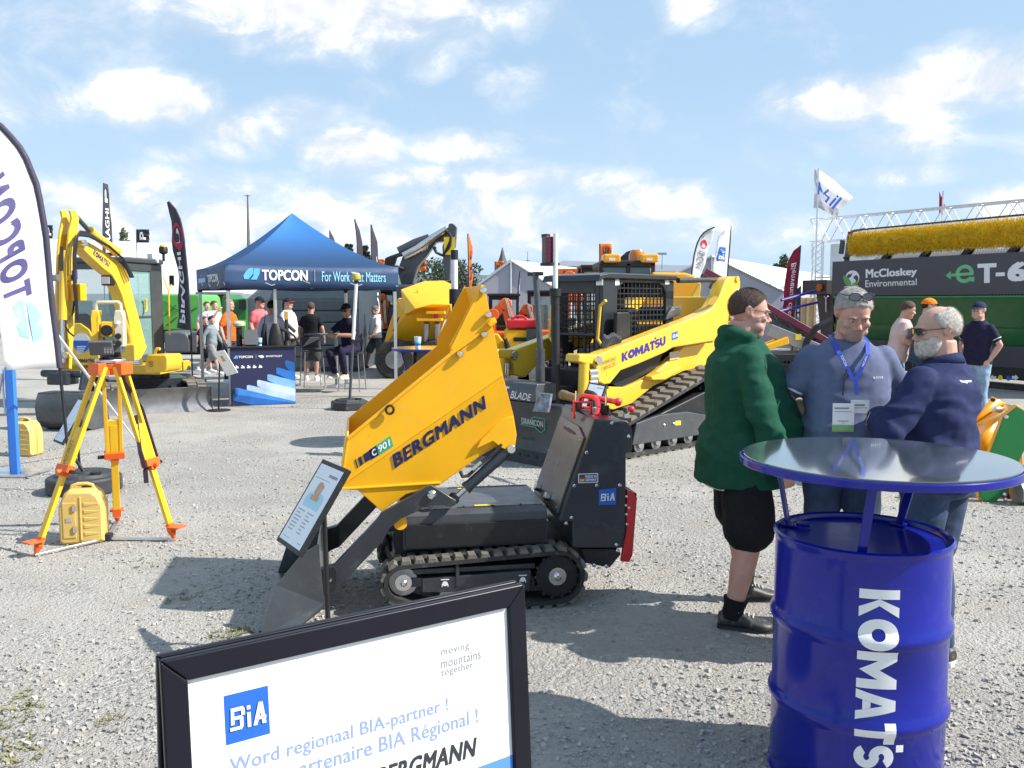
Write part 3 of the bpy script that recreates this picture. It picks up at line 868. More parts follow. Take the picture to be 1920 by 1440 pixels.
def make_board():
 tl=W(298,1240,SY1);tr=W(980,1090,SY2);zt=(tl.z+tr.z)/2
 fr=Fr(tl.x,tl.y,atan2(tr.y-tl.y,tr.x-tl.x))
 w=(tr.xy-tl.xy).length
 t=thing('pavement_sign','black framed double sided pavement sign in the foreground with white partner poster','sign',fr=fr)
 fw=.040
 k=-.07
 def pt(x,z,e=0.0):return V((x,k*(zt-z)+e,z))
 def panel(sg,name):
  q=lambda x,z,e:V((x,(k*(zt-z)+e)if sg>0 else .020-(k*(zt-z)+e),z))
  m=MB()
  zb=.14
  for(a,b,c,d)in(((0,zt),(w,zt),(w-fw,zt-fw),(fw,zt-fw)),((fw,zb+fw),(w-fw,zb+fw),(w,zb),(0,zb)),((0,zb),(0,zt),(fw,zt-fw),(fw,zb+fw)),((w,zt),(w,zb),(w-fw,zb+fw),(w-fw,zt-fw))):
   ring_o=[q(*p,-.009)for p in(a,b,c,d)];ring_i=[q(*p,.006)for p in(a,b,c,d)]
   m.loft([ring_o,ring_i])
  o=m.build(name,mat('black anodised frame',(.010,.010,.016),.30,0.0,spec=.22,var=.1),t,bevel=.004)
  bk=MB();pts=[q(fw-.01,zb+fw-.01,.0),q(w-fw+.01,zb+fw-.01,.0),q(w-fw+.01,zt-fw+.01,.0),q(fw-.01,zt-fw+.01,.0)]
  bk.loft([pts,[p+V((0,.004*sg,0))for p in pts]]);pob=bk.build('poster',M_PAPER,o,smooth=False)
  lg=MB()
  for x in(.01,w-.01):lg.bar(q(x,zb+.01,-.004),q(x,.0,-.004),.03,.018)
  lg.build('leg',M_INK,o)
  return o,pob
 o1,p1=panel(1,'front_frame');o2,p2=panel(-1,'rear_frame')
 hg=MB()
 for x in(.08,w-.08):hg.bx(x-.03,x+.03,.007,.013,zt-.016,zt-.006)
 hg.build('hinge',M_STEEL,t)
 q=Quad(pt(fw,.192),pt(w-fw,.192),pt(w-fw,zt-fw),pt(fw,zt-fw),.0002)
 H=(zt-fw)-.192;Wd=w-2*fw
 def uvp(u,v):
  c,d=fr._lr(u,v);nn=V((0,1,k));c0=V((0,k*zt,0));tt=nn.dot(c0-c)/nn.dot(d);p=c+d*tt
  return((p.x-fw)/Wd,(p.z-.192)/H)
 def pq(b):
  cs=[uvp(*p)for p in b];Q=Quad(q(*cs[0]),q(*cs[1]),q(*cs[2]),q(*cs[3]),.0);Q.n=q.n;Q.eps=.0003;return Q
 z_=lambda L:zz(280,1060,2.6667,L)
 def level(xl,yl,xr,yr,h):
  a=uvp(*z_([(xl,yl)])[0]);b=uvp(*z_([(xr,yr)])[0]);y0=b[1]
  Q=Quad(q(a[0],y0),q(b[0],y0),q(b[0],y0+h/H),q(a[0],y0+h/H),.0);Q.n=q.n;Q.eps=.0003;return Q
 Q=level(384,905,604,840,.080);bia_logo(Q,p1)
 lettering('Word regionaal BIA-partner !',level(405,1036,1495,742,.031),M_PALE,p1,.010,0,1.03)
 lettering('Votre partenaire BIA Régional !',level(405,1125,1645,806,.036),M_PALE,p1,.010,0,1.03)
 for s_,y in(('moving',440),('mountains',490),('together',540)):
  wd={'moving':140,'mountains':198,'together':160}[s_]
  lettering(s_,level(1460,y+14,1460+wd,y+14-wd*.20,.017),M_GRYT,p1,.008,0,1.1)
 lettering('BERGMANN',level(1130,1090,1640,950,.036),M_INK,p1,.035,.25,1.05)
 m=MB();put_poly(m,q,[(.0,.0),(1,0),(1,uvp(*z_([(1760,965)])[0])[1]),(uvp(*z_([(1600,1025)])[0])[0],uvp(*z_([(1600,1025)])[0])[1]),(.0,.12)],.0004)
 m.build('poster_band',mat('poster blue band',(.10,.26,.72),.4,var=.03),p1,smooth=False)
make_board()
def spec_sheet(q,parent,img_col,text_rows=7,blob=True):
 bia=q.sub(.07,.86,.20,.95,.0004)
 m=MB();put_rect(m,bia,0,0,1,1);m.build('logo_plate',M_LBLUE,parent,smooth=False)
 m=MB();put_rect(m,q,.55,.88,.92,.915,.001);put_rect(m,q,.07,.825,.7,.832,.001)
 rr=random.Random(2)
 for k in range(text_rows):
  y=.40-.042*k
  put_rect(m,q,.10,y,.10+rr.uniform(.15,.32),y+.012,.001);put_rect(m,q,.52,y,.52+rr.uniform(.12,.3),y+.012,.001)
 put_rect(m,q,.08,.05,.40,.056,.001);put_rect(m,q,.78,.05,.9,.06,.001)
 m.build('print_line',M_GRYT,parent,smooth=False)
 if blob:
  m=MB();put_poly(m,q,[(.16,.46),(.84,.46),(.86,.60),(.78,.66),(.50,.67),(.20,.63),(.12,.55)],.001)
  m.build('print_blob',mat('pale teal print',(.45,.70,.78),.5,var=.03),parent,smooth=False)
  m=MB();put_poly(m,q,[(.34,.66),(.40,.62),(.60,.62),(.62,.76),(.46,.80),(.36,.78)],.0016);put_poly(m,q,[(.32,.56),(.64,.56),(.66,.62),(.30,.62)],.0016)
  m.build('print_picture',img_col,parent,smooth=False)
def make_lectern(label,corners,base,name='info_stand',group='black framed information stands',img=None,baser=.18,pole_r=.013,dark=True,blob=True,thin=.022):
 """corners: world points tl, tr, br, bl of the board; base: foot on the ground"""
 t=thing(name,label,'information stand',(base.x,base.y,0),0,group)
 o=V((base.x,base.y,0));c=[p-o for p in corners]
 n=(c[1]-c[2]).cross(c[3]-c[2]).normalized()
 if n.z<0:n=-n
 cx=sum(c,V())/4
 fm=M_BLK if dark else M_WHT
 b=MB();inner=[cx+(p-cx)*1.0 for p in c]
 b.loft([[p-n*thin for p in c],c])
 bo=b.build('board',fm,t,bevel=.004)
 e=.045 if dark else .0
 w=(c[1]-c[0]);h=(c[3]-c[0])
 wl,hl=w.length,h.length
 a,b2=.022/wl,.022/hl
 if not dark:a=b2=.004
 q=Quad(c[3]+w*a-h*b2,c[2]-w*a-h*b2,c[1]-w*a+h*b2,c[0]+w*a+h*b2,.0);q.n=n;q.eps=.0015
 s=MB();put_rect(s,q,0,0,1,1);so=s.build('sheet',M_PAPER,bo,smooth=False)
 q.eps=.0006
 spec_sheet(q,so,img or mat('print orange machine',(.55,.33,.18),.5,var=.2,scale=20),blob=blob)
 top=cx-n*(thin+.01)
 p=MB();p.tube([(0,0,.012),(top.x*.25,top.y*.25,top.z*.97),top],pole_r,12);p.build('pole',M_BLK,t)
 f=MB();f.lathe([(baser,0.0),(baser,.010),(baser-.01,.016),(.001,.018)],32);f.build('base_plate',M_BLK,t)
 return t
tl_,tr_=W(605,860,4.35),W(653,880,4.07)
e1=V((tr_.x-tl_.x,tr_.y-tl_.y,0));nh=V((-.848,-.53,0)).normalized()
dn=(nh*cos(R(57))+V((0,0,-sin(R(57)))))*.445
zt_=(tl_.z+tr_.z)/2;tl_.z=tr_.z=zt_
cs_=[tl_,tr_,tr_+dn,tl_+dn]
mid_=sum(cs_,V())/4
make_lectern('black framed specification board tilted in front of the mini dumper shovel',cs_,V((mid_.x+.06,mid_.y+.05,0)))
def skin_mat(name,col):
 m=mat(name,col,.52,var=.10,scale=14,spec=.4)
 b=next(n for n in m.node_tree.nodes if n.type=='BSDF_PRINCIPLED')
 b.inputs['Subsurface Weight'].default_value=.06
 b.inputs['Subsurface Radius'].default_value=(.02,.008,.005)
 return m
SKIN=skin_mat('skin',(.56,.325,.245));SKIN2=skin_mat('tanned skin',(.46,.255,.18));SKIN3=skin_mat('ruddy skin',(.56,.305,.235))
def cloth(name,col,var=.08):return mat(name,col,.85,var=var,scale=9,bump=.25,bscale=420,spec=.2)
def hair_mat(name,col):
 m=mat(name,col,.66,var=.28,scale=70,bump=.6,bscale=260,spec=.3);nt=m.node_tree
 b=next(n for n in nt.nodes if n.type=='BSDF_PRINCIPLED');src=b.inputs['Base Color'].links[0].from_socket
 at=nt.nodes.new('ShaderNodeAttribute');at.attribute_name='cover';mx=nt.nodes.new('ShaderNodeMix');mx.data_type='RGBA'
 nt.links.new(at.outputs['Fac'],mx.inputs[0]);mx.inputs[6].default_value=(.52,.31,.235,1);nt.links.new(src,mx.inputs[7]);nt.links.new(mx.outputs[2],b.inputs['Base Color']);return m
def cover(ob,vals):
 a=ob.data.attributes.new('cover','FLOAT','POINT');a.data.foreach_set('value',vals);return ob
H_BRN=hair_mat('brown hair',(.085,.055,.042));H_DRK=hair_mat('dark hair',(.022,.016,.013));H_GRY=hair_mat('grey hair',(.42,.40,.37));H_BLD=hair_mat('blond hair',(.30,.21,.11));H_WHT=hair_mat('white hair',(.60,.56,.50))
def voxelise(mb,name,ms,vox,smooth=2,fn=None,parent=None):
 """fuse overlapping volumes into one continuous skin"""
 ob=mb.build(name,ms,None,smooth=False)
 md=ob.modifiers.new('fuse','REMESH');md.mode='VOXEL';md.voxel_size=vox;md.use_smooth_shade=True
 if smooth:
  sm_=ob.modifiers.new('smooth','SMOOTH');sm_.factor=.5;sm_.iterations=smooth
 dg=bpy.context.evaluated_depsgraph_get()
 me=bpy.data.meshes.new_from_object(ob.evaluated_get(dg),depsgraph=dg)
 ob.modifiers.clear();old=ob.data;ob.data=me;bpy.data.meshes.remove(old);me.name=name
 me.materials.clear()
 for m in(ms if isinstance(ms,(list,tuple))else[ms]):me.materials.append(m)
 me.polygons.foreach_set('use_smooth',[True]*len(me.polygons))
 if fn:
  k=len(me.vertices)*3;co=[0.0]*k;no=[0.0]*k
  me.vertices.foreach_get('co',co);me.vertices.foreach_get('normal',no)
  for i in range(0,k,3):
   p=fn(V(co[i:i+3]),V(no[i:i+3]));co[i],co[i+1],co[i+2]=p
  me.vertices.foreach_set('co',co)
 me.update()
 if parent is not None:ob.parent=parent
 return ob
def cling(ob,mb,direction,lift=.0025):
 """lay flat print on a cloth surface: cast every point along direction on to the mesh"""
 d=V(direction).normalized();out=[]
 for p in mb.v:
  hit,loc,nrm,i=ob.ray_cast(p-d*.35,d)
  out.append(loc-d*lift if hit else p)
 mb.v=out;return mb
def folds(amp,sx,sy,sz,seed=0,z0=None,z1=None,ridge=True):
 def fn(p,n):
  q=V((p.x*sx+seed,p.y*sy,p.z*sz))
  a=noise.noise(q+V((0,0,.35*noise.noise(q*.7))));b=noise.noise(q*2.1+V((7,3,1)))
  d=(.5-abs(a))*1.3+b*.4 if ridge else a+.4*b
  return p+n*(amp*(1+1.3*math.exp(-((p.z-.98)/.11)**2))*(d-.25))
 return fn
def ring_(c,rx,ry,n=20,ex=2.3,q=None):
 pts=[]
 for i in range(n):
  a=2*pi*i/n;ca,sa=cos(a),sin(a)
  x=math.copysign(abs(ca)**(2/ex),ca)*rx;y=math.copysign(abs(sa)**(2/ex),sa)*ry
  o=V((x,y,0));pts.append(V(c)+(q@o if q else o))
 return pts
def interp(keys,z):
 if z<=keys[0][0]:return keys[0][1:]
 for a,b in zip(keys,keys[1:]):
  if z<=b[0]:
   f=(z-a[0])/(b[0]-a[0]);return tuple(x+(y-x)*f for x,y in zip(a[1:],b[1:]))
 return keys[-1][1:]
class Person:
 """a figure facing its local -Y, feet on z = 0; 'a' is its right side (local -X), 'b' its left"""
 def __init__(s,label,height,loc,yaw,group=None,vox=.0065,g=1.0,belly=0.0,lean=0.0,legs=None,arms=None,head=(0,0,0),skin=SKIN,bare_arm=True,bare_leg=False,shoe=None,seated=False,hips=None,curl=.5,crouch=0.0):
  s.k=height/1.76;s.vox=vox;s.g=g;s.belly=belly;s.lean=lean;s.skin=skin
  s.hip=V(hips or(0,0,.93))
  L=legs or{}
  s.legs={'a':L.get('a',[(-.10,-.015,.50),(-.11,.03,.085),(-.14,-.15,.03)]),'b':L.get('b',[(.10,-.015,.50),(.11,.03,.085),(.14,-.15,.03)])}
  A=arms or{}
  s.arms={'a':A.get('a',[(-.265,.03,1.17),(-.275,-.06,.93)]),'b':A.get('b',[(.265,.03,1.17),(.275,-.06,.93)])}
  s.head=head;s.curl=curl
  s.root=None
  s.build_body(label,group,loc,yaw,bare_leg)
 def up(s,p):
  """torso point (standing figure) to posed figure: shift with the hips, lean forward"""
  p=V(p);h=p.z-.93;q=Matrix.Rotation(s.lean,3,'X')
  return s.hip+q@V((p.x,p.y,h))
 TORSO=[(.84,0,.012,.150,.110),(.93,0,.01,.168,.122),(1.02,0,.0,.160,.118),(1.12,0,0.0,.155,.112),(1.24,0,-.004,.168,.118),(1.33,0,.0,.170,.118),(1.40,0,.006,.165,.104),(1.455,0,.012,.118,.082),(1.485,0,.014,.086,.070),(1.51,0,.014,.066,.062),(1.56,0,.010,.056,.058)]
 def tring(s,z,infl=0.0,n=22,ex=2.35,fl=0.0):
  cx,cy,rx,ry=interp(s.TORSO,z)
  gg=s.g if z<1.40 else 1+(s.g-1)*max(0,(1.56-z)/.16)*.6
  bl=s.belly*math.exp(-((z-1.05)/.16)**2)
  rx=rx*gg+infl+bl*.35;ry=ry*(1+(gg-1)*1.15)+infl+bl*.5
  q=Matrix.Rotation(s.lean,3,'X')
  return ring_(s.up((cx,cy-bl*.5,z)),rx,ry,n,ex,q)
 def torso(s,mb,z0,z1,infl=0.0,step=.05,flare=0.0):
  zs=[];z=z0
  while z<z1-1e-4:zs.append(z);z+=step
  zs.append(z1)
  mb.loft([s.tring(z,infl+flare*max(0,(1.1-z)/.3))for z in zs])
 def sh(s,sd):return s.up(((-.163 if sd=='a' else .163)*(1+(s.g-1)*.6),.008,1.395))
 def armpts(s,sd):
  return[s.sh(sd),V(s.arms[sd][0]),V(s.arms[sd][1])]
 def hipj(s,sd):return s.hip+V((-.09*(1+(s.g-1)*.5)if sd=='a' else .09*(1+(s.g-1)*.5),.005,-.03))
 def limb(s,mb,pts,radii,n=14):
  """tapered limb with extra rings; radii at even stations along the chain"""
  pts=[V(p)for p in pts];P_=[];Rr=[]
  m=len(radii)-1;seg=len(pts)-1
  for i in range(m+1):
   f=i/m*seg;j=min(int(f),seg-1);P_.append(pts[j].lerp(pts[j+1],f-j));Rr.append(radii[i])
  mb.tube(P_,Rr,n)
  mb.ell(P_[0],Rr[0],12,8);mb.ell(P_[-1],Rr[-1],12,8)
  for j in range(1,len(pts)-1):
   i=round(j*m/seg);mb.ell(pts[j],radii[i]*.99,12,8)
 def hand(s,mb,sd):
  e,w=V(s.arms[sd][0]),V(s.arms[sd][1]);d=(w-e).normalized()
  side=V((-1 if sd=='a' else 1,0,0))
  pn=(side-d*side.dot(d)).normalized()
  ac=d.cross(pn).normalized()
  if ac.y>0:ac=-ac
  q=Matrix((ac,pn,d)).transposed()
  c=w+d*.052
  mb.ell(c,(.040,.017,.054),14,10,q);mb.ell(w,.026,10,8)
  cu=s.curl
  for k in range(4):
   L=(.068,.076,.071,.056)[k];off=(.030,.010,-.010,-.029)[k]
   p=c+d*.040+ac*off;pts=[c+ac*off*.6,p];a=.15+.25*cu
   for seg in(.46,.30,.24):
    a+=cu*.75;p=p+(d*cos(a)-pn*sin(a))*L*seg;pts.append(p)
   mb.tube(pts,[.0095,.0098,.009,.0082,.0072],8);mb.ell(pts[-1],.0072,8,6)
  p=w+d*.022+ac*.024;pts=[p,p+d*.022+ac*.022-pn*.008,p+d*.048+ac*.024-pn*.020,p+d*.066+ac*.015-pn*.026]
  mb.tube(pts,[.014,.0125,.0105,.008],8);mb.ell(pts[-1],.008,8,6)
 def foot(s,mb,sd,infl=0.0):
  k,a,t=[V(p)for p in s.legs[sd]]
  d=V((t.x-a.x,t.y-a.y,0));d=d.normalized()if d.length>.01 else V((0,-1,0))
  sdv=V((-d.y,d.x,0));zb=min(a.z-.085,t.z-.03)
  up_=V((0,0,1));rings=[]
  for(f,w,h,z)in((-.075,.028,.05,.045),(-.055,.037,.075,.045),(0,.040,.085,.052),(.06,.043,.066,.045),(.11,.048,.048,.034),(.155,.046,.040,.028),(.185,.034,.030,.024),(.2,.016,.018,.022)):
   tz=(t.z-.03-zb)*max(0,f)/.2
   c=V((a.x,a.y,0))+d*f+V((0,0,zb+z+tz+infl*.3))
   rings.append([c+sdv*((w+infl)*cos(2*pi*i/14))+up_*((min(h,z*1.0 if False else h)*.52+infl)*sin(2*pi*i/14))for i in range(14)])
  mb.loft(rings)
 def hq(s):
  yaw,pit,rol=s.head
  return Matrix.Rotation(s.lean*.5,3,'X')@Matrix.Rotation(yaw,3,'Z')@Matrix.Rotation(pit,3,'X')@Matrix.Rotation(rol,3,'Y')
 def hc(s):
  q=s.hq();nb=s.up((0,.012,1.53));return nb+q@V((0,-.022,.112))
 def HP(s,p):return s.hc()+s.hq()@V(p)
 def headmesh(s,mb):
  q=s.hq();c=s.hc();P_=lambda x,y,z:c+q@V((x,y,z))
  f=1+(s.g-1)*.35
  mb.ell(P_(0,.014,.030),(.077,.097,.088),22,16,q)
  rings=[]
  for(z,rx,yf,yb)in((.075,.058,-.070,.05),(.045,.066,-.083,.06),(.018,.069,-.088,.06),(-.005,.069,-.083,.06),(-.030,.067*f,-.086,.05),(-.055,.060*f,-.087,.04),(-.078,.053*f,-.086,.03),(-.098,.044*f,-.085,.015),(-.113,.030*f,-.079,-.005)):
   rings.append(ring_(P_(0,(yf+yb)/2,z),rx,(yb-yf)/2,22,2.3,q))
  mb.loft(rings)
  mb.tube([P_(0,-.080,.014),P_(0,-.094,-.010),P_(0,-.108,-.030),P_(0,-.110,-.037)],[.008,.0095,.0135,.0115],10)
  for sx in(-1,1):
   mb.ell(P_(sx*.0125,-.096,-.038),(.0085,.011,.008),10,8,q)
   mb.ell(P_(sx*.030,-.082,.020),(.026,.012,.008),12,8,q)
   mb.ell(P_(sx*.044,-.066,-.024),(.024,.022,.020),12,8,q)
   mb.ell(P_(sx*.045*f,-.045,-.070),(.022*f,.035,.026),12,8,q)
   qe=q@Matrix.Rotation(sx*.35,3,'Z')@Matrix.Rotation(-.2,3,'X')
   mb.ell(P_(sx*.077,.016,.004),(.0075,.020,.030),12,10,qe)
   mb.tube([P_(sx*.080,.010,-.020),P_(sx*.084,.028,-.006),P_(sx*.086,.033,.014),P_(sx*.085,.020,.030),P_(sx*.081,.004,.024)],[.005,.006,.0065,.006,.0045],8)
  mb.ell(P_(0,-.085,-.060),(.022,.0085,.0048),12,8,q);mb.ell(P_(0,-.083,-.071),(.019,.0085,.0058),12,8,q)
  mb.ell(P_(0,-.079,-.103),(.020,.012,.013),12,8,q)
  nb=s.up((0,.018,1.47));r=.058*(1+(s.g-1)*.8)
  mb.tube([nb,nb.lerp(P_(0,.022,-.06),.6),P_(0,.022,-.05)],[r*1.12,r,r*.98],16)
  if s.g>1.15:mb.ell(P_(0,-.035,-.105),(.050,.052,.030),14,10,q)
 def build_body(s,label,group,loc,yaw,bare_leg):
  mb=MB();g=1+(s.g-1)*.55
  s.torso(mb,.86,1.56,-.006)
  for sd in 'ab':
   k,a,t=[V(p)for p in s.legs[sd]]
   s.limb(mb,[s.hipj(sd),k,a],[r*g for r in(.088,.082,.072,.056,.057,.054,.042,.034)])
   s.foot(mb,sd)
   s.limb(mb,s.armpts(sd),[r*g for r in(.056,.050,.046,.040,.042,.036,.027)])
   s.hand(mb,sd)
  s.headmesh(mb)
  es=[s.HP((sx*.031,-.082,.002))for sx in(-1,1)];q=s.hq();back=q@V((0,1,0))
  ml=s.HP((0,-.092,-.0655));ears=[s.HP((sx*.086,.016,.004))for sx in(-1,1)]
  def fn(p,n):
   for e in es:
    d=(p-e).length
    if d<.030:p=p+back*(.0085*math.exp(-(d/.013)**2))
   r=q.transposed()@(p-ml)
   if abs(r.x)<.026 and abs(r.z)<.006 and r.y<.02:p=p+back*(.004*(1-abs(r.z)/.006))
   return p
  ob=voxelise(mb,'person',s.skin,s.vox,2,fn)
  ob.scale=(s.k,)*3;ob.location=loc;ob.rotation_euler=(0,0,yaw)
  tag(ob,label,'person',group);s.root=ob
 def eyes(s,closed=False):
  q=s.hq()
  for sx in(-1,1):
   m=MB();m.ell(s.HP((sx*.031,-.0735,.001)),.0118,14,10)
   o=m.build('eye',mat('eye white',(.62,.58,.54),.25,var=.03),s.root)
   m=MB();m.ell(s.HP((sx*.031,-.0815,.0)),(.0055,.0045,.0055),10,8,q);m.build('iris',M_BLK,o)
   m=MB();m.tube([s.HP((sx*.016,-.0925,.017)),s.HP((sx*.031,-.0945,.0225)),s.HP((sx*.048,-.084,.018))],[.0018,.0026,.0012],6)
   m.build('eyebrow',s.browm,s.root)
   m=MB();m.ell(s.HP((sx*.031,-.0745,.0055)),(.0128,.0122,.0085),12,8,q@Matrix.Rotation(.15,3,'X'));m.build('eyelid',s.skin,s.root)
 browm=H_BRN
 def hair(s,m,style='short',t=.008,seed=1):
  q=s.hq();n,k=64,44;mb=MB();rings=[];cv=[]
  for i in range(1,k):
   th=pi*i/k;ring=[]
   for j in range(n):
    a=2*pi*j/n
    d=V((sin(th)*cos(a),sin(th)*sin(a),-cos(th)))
    fr_=max(0,-d.y);sd_=abs(d.x);bk=max(0,d.y)
    line=-.86*bk+.52*fr_-.34*(1-fr_-bk if fr_+bk<1 else 0)
    if style=='bald':
     f=min((d.z-line)/.14,1)*(1 if d.z<.62+.30*d.y else max(0,1-(d.z-.62-.30*d.y)/.25))
     if d.y<-.35:f*=max(0,1-(-.35-d.y)/.2)
    elif style=='receding':
     f=(d.z-line-(.16*fr_*(1 if abs(d.x)>.25 else .2)))/.14
    else:f=(d.z-line)/.14
    f=max(0.0,min(1.0,f));f=f*f*(3-2*f)
    dens=f;w=noise.noise(d*9+V((seed,0,0)))*.5+noise.noise(d*26+V((seed,0,0)))*.35
    f=max(0,min(1,f+w*.5*(f>.02)*(f<.98)))
    cv.append(min(1,f*1.25));th_=-.006+(t+.006)*f+(w*.0045 if f>.2 else 0)
    if style=='tousled' and f>.3:th_+=.010*max(0,d.z)+w*.008
    ring.append(s.HP((d.x*(.0775+th_),.014+d.y*(.0975+th_),.030+d.z*(.0885+th_))))
   rings.append(ring)
  mb.loft(rings)
  return s.strands(cover(mb.build('hair',m,s.root,ang=180),cv),cv,m,.009,(.0,.3,-.5))
 def strands(s,ob,cv,m,ln,lean):
  """short single hairs standing off the near heads"""
  if s.vox>.008:return ob
  rr=random.Random(11);mb=MB();me=ob.data;q=s.hq();ld=q@V(lean)
  for p in me.polygons:
   if len(p.vertices)!=4:continue
   c=[me.vertices[i].co for i in p.vertices];f=sum(cv[i]for i in p.vertices)/4
   for k in range(3):
    if rr.random()>f:continue
    a,b=rr.random(),rr.random();o=c[0].lerp(c[1],a).lerp(c[3].lerp(c[2],a),b)
    d=(p.normal+ld*.9+V((rr.gauss(0,.35),rr.gauss(0,.35),rr.gauss(0,.35)))).normalized();e=d.orthogonal().normalized()*.0006
    mb.add([o-e,o+e,o+d*ln*rr.uniform(.6,1.3)],[(0,1,2)])
  t=mb.build('strands',m,ob,smooth=False);cover(t,[1.0]*len(t.data.vertices));tag(t,kind='stuff');return ob
 def beard(s,m,t=.006,full=1.0):
  q=s.hq();f=1+(s.g-1)*.35;mb=MB();rings=[];cv=[]
  for(z,rx,yf,yb,e)in((-.020,.066,-.078,.016,-.004),(-.036,.067,-.0815,.014,.25),(-.050,.062,-.086,.010,.9),(-.070,.055,-.0855,.004,1),(-.092,.046,-.086,-.004,1.2),(-.112,.036,-.080,-.018,1.3),(-.124,.020,-.066,-.03,1.0)):
   ring=ring_((0,(yf+yb)/2,z),rx*f+t*e,(yb-yf)/2+t*e,26,2.3)
   out=[]
   for p in ring:
    w=(noise.noise(p*60)*.0025+noise.noise(p*160)*.0015)*min(1,t/.006)
    cv.append(full*max(0,min(1,(-.012-z)/.04+w*60+(.25 if p.y<-.04 else-.15)))*(1 if not(abs(p.x)<.024 and abs(z+.066)<.007)else .2));out.append(s.HP((p.x*(1+w*8),p.y+w,p.z+w)))
   rings.append(out)
  mb.loft(rings);return s.strands(cover(mb.build('beard',m,s.root,ang=180),cv),cv,m,.007*full+.001,(0,-.2,-.8))
 def cap(s,m,mb_=None,back=False,brim=None):
  q=s.hq();mb=MB();rings=[]
  for i in range(9):
   a=(pi/2)*i/8.6;z=.040+.088*sin(a);r=cos(a)
   rings.append([s.HP((.086*r*cos(2*pi*j/28),.010+.108*r*sin(2*pi*j/28),z))for j in range(28)])
  mb.loft(rings);mb.ell(s.HP((0,.010,.129)),.007,8,6)
  o=mb.build('cap',m,s.root)
  b=MB();sg=1 if back else-1;n=14;top=[];bot=[]
  for i in range(n+1):
   a=pi*i/n;x=-.072*cos(a);y=.010+sg*(.075+.095*sin(a)**.8*1.0);zc=.046-.018*sin(a)+.016*(1-(x/.072)**2)
   top.append((x,y,zc))
  inn=[(-.080*cos(pi*i/n),.010+sg*.075*sin(pi*i/n),.050)for i in range(n+1)]
  b.strip([s.HP(p)for p in inn],[s.HP(p)for p in top]);b.strip([s.HP((p[0],p[1],p[2]-.005))for p in inn],[s.HP((p[0],p[1],p[2]-.005))for p in top])
  b.strip([s.HP(p)for p in top],[s.HP((p[0],p[1],p[2]-.005))for p in top])
  b.build('brim',brim or m,o);return o
 def glasses(s,m,dz=0.0,dy=0.0,lens=None,tilt=0.0,rx=.024,rz=.017):
  qt=Matrix.Rotation(tilt,3,'X');off=V((0,dy,dz))
  H=lambda x,y,z:s.HP(qt@V((x,y,z))+off)
  f=MB()
  for sx in(-1,1):
   f.tube([H(sx*.031+rx*cos(a),-.098+abs(sx*.031+rx*cos(a))*.12,rz*sin(a))for a in[2*pi*i/18 for i in range(18)]],.0020,6,closed=True)
   f.tube([H(sx*.056,-.090,.006),H(sx*.075,-.06,.008),H(sx*.083,.012,.010),H(sx*.083,.034,-.008)],.0022,6)
  f.tube([H(-.009,-.099,.004),H(0,-.101,.007),H(.009,-.099,.004)],.002,6)
  fo=f.build('glasses',m,s.root)
  for sx in(-1,1):
   l=MB();l.add([H(sx*.031+rx*cos(a),-.098+abs(sx*.031+rx*cos(a))*.12,rz*sin(a))for a in[2*pi*i/18 for i in range(18)]],[tuple(range(18))])
   l.build('lens',lens or mat('clear lens',(.8,.8,.8),.03,alpha=.16,var=.02),fo)
 def top(s,m,hem=.90,sleeve=1.0,infl=.014,flare=.0,neck=1.50,amp=.006,vox=None,rsl=1.0,name='shirt',hood=False,seed=0,fn=None):
  """sleeve: 0..2 along shoulder-elbow-wrist"""
  mb=MB();s.torso(mb,hem,neck,infl,.04,flare);g=1+(s.g-1)*.55
  for sd in 'ab':
   a,e,w=s.armpts(sd)
   if sleeve<=1:pts=[a,a.lerp(e,sleeve)];rad=[.057,.058,.058,.059]
   else:pts=[a,e,e.lerp(w,sleeve-1)];rad=[.057,.057,.056,.054,.054,.050,.043]
   rad=[r*g*rsl+infl*.25 for r in rad]
   s.limb(mb,pts,rad)
   mb.ell(s.up(((-.105 if sd=='a' else .105)*s.g,.008,1.415)),(.085*g,.070*g,.045),14,10)
  if hood:
   for i in range(12):
    a=pi*i/11;mb.ell(s.up((.100*cos(a)*1.05,-.005+.105*sin(a),1.510+.028*sin(a))),(.044,.042,.036),10,8)
   mb.ell(s.up((0,.115,1.47)),(.085,.035,.055),12,8)
  return voxelise(mb,name,m,vox or max(.011,s.vox*1.35),3,fn or folds(amp,5,5,11,seed),s.root)
 def collar(s,m,z=1.50,r=.070):
  mb=MB();g=1+(s.g-1)*.6
  o=[s.up((r*g*cos(a),.012+r*g*1.02*sin(a),z+.024*sin(a)+.010))for a in[2*pi*i/28 for i in range(28)]]
  lo=[s.up((r*1.22*g*cos(a),.012+r*1.25*g*sin(a),z-.030+.018*sin(a)))for a in[2*pi*i/28 for i in range(28)]]
  inn=[s.up((r*.9*g*cos(a),.012+r*.92*g*sin(a),z-.01+.02*sin(a)))for a in[2*pi*i/28 for i in range(28)]]
  mb.strip(lo,o,closed=True);mb.strip(o,inn,closed=True);return mb.build('collar',m,s.root,solid=.004)
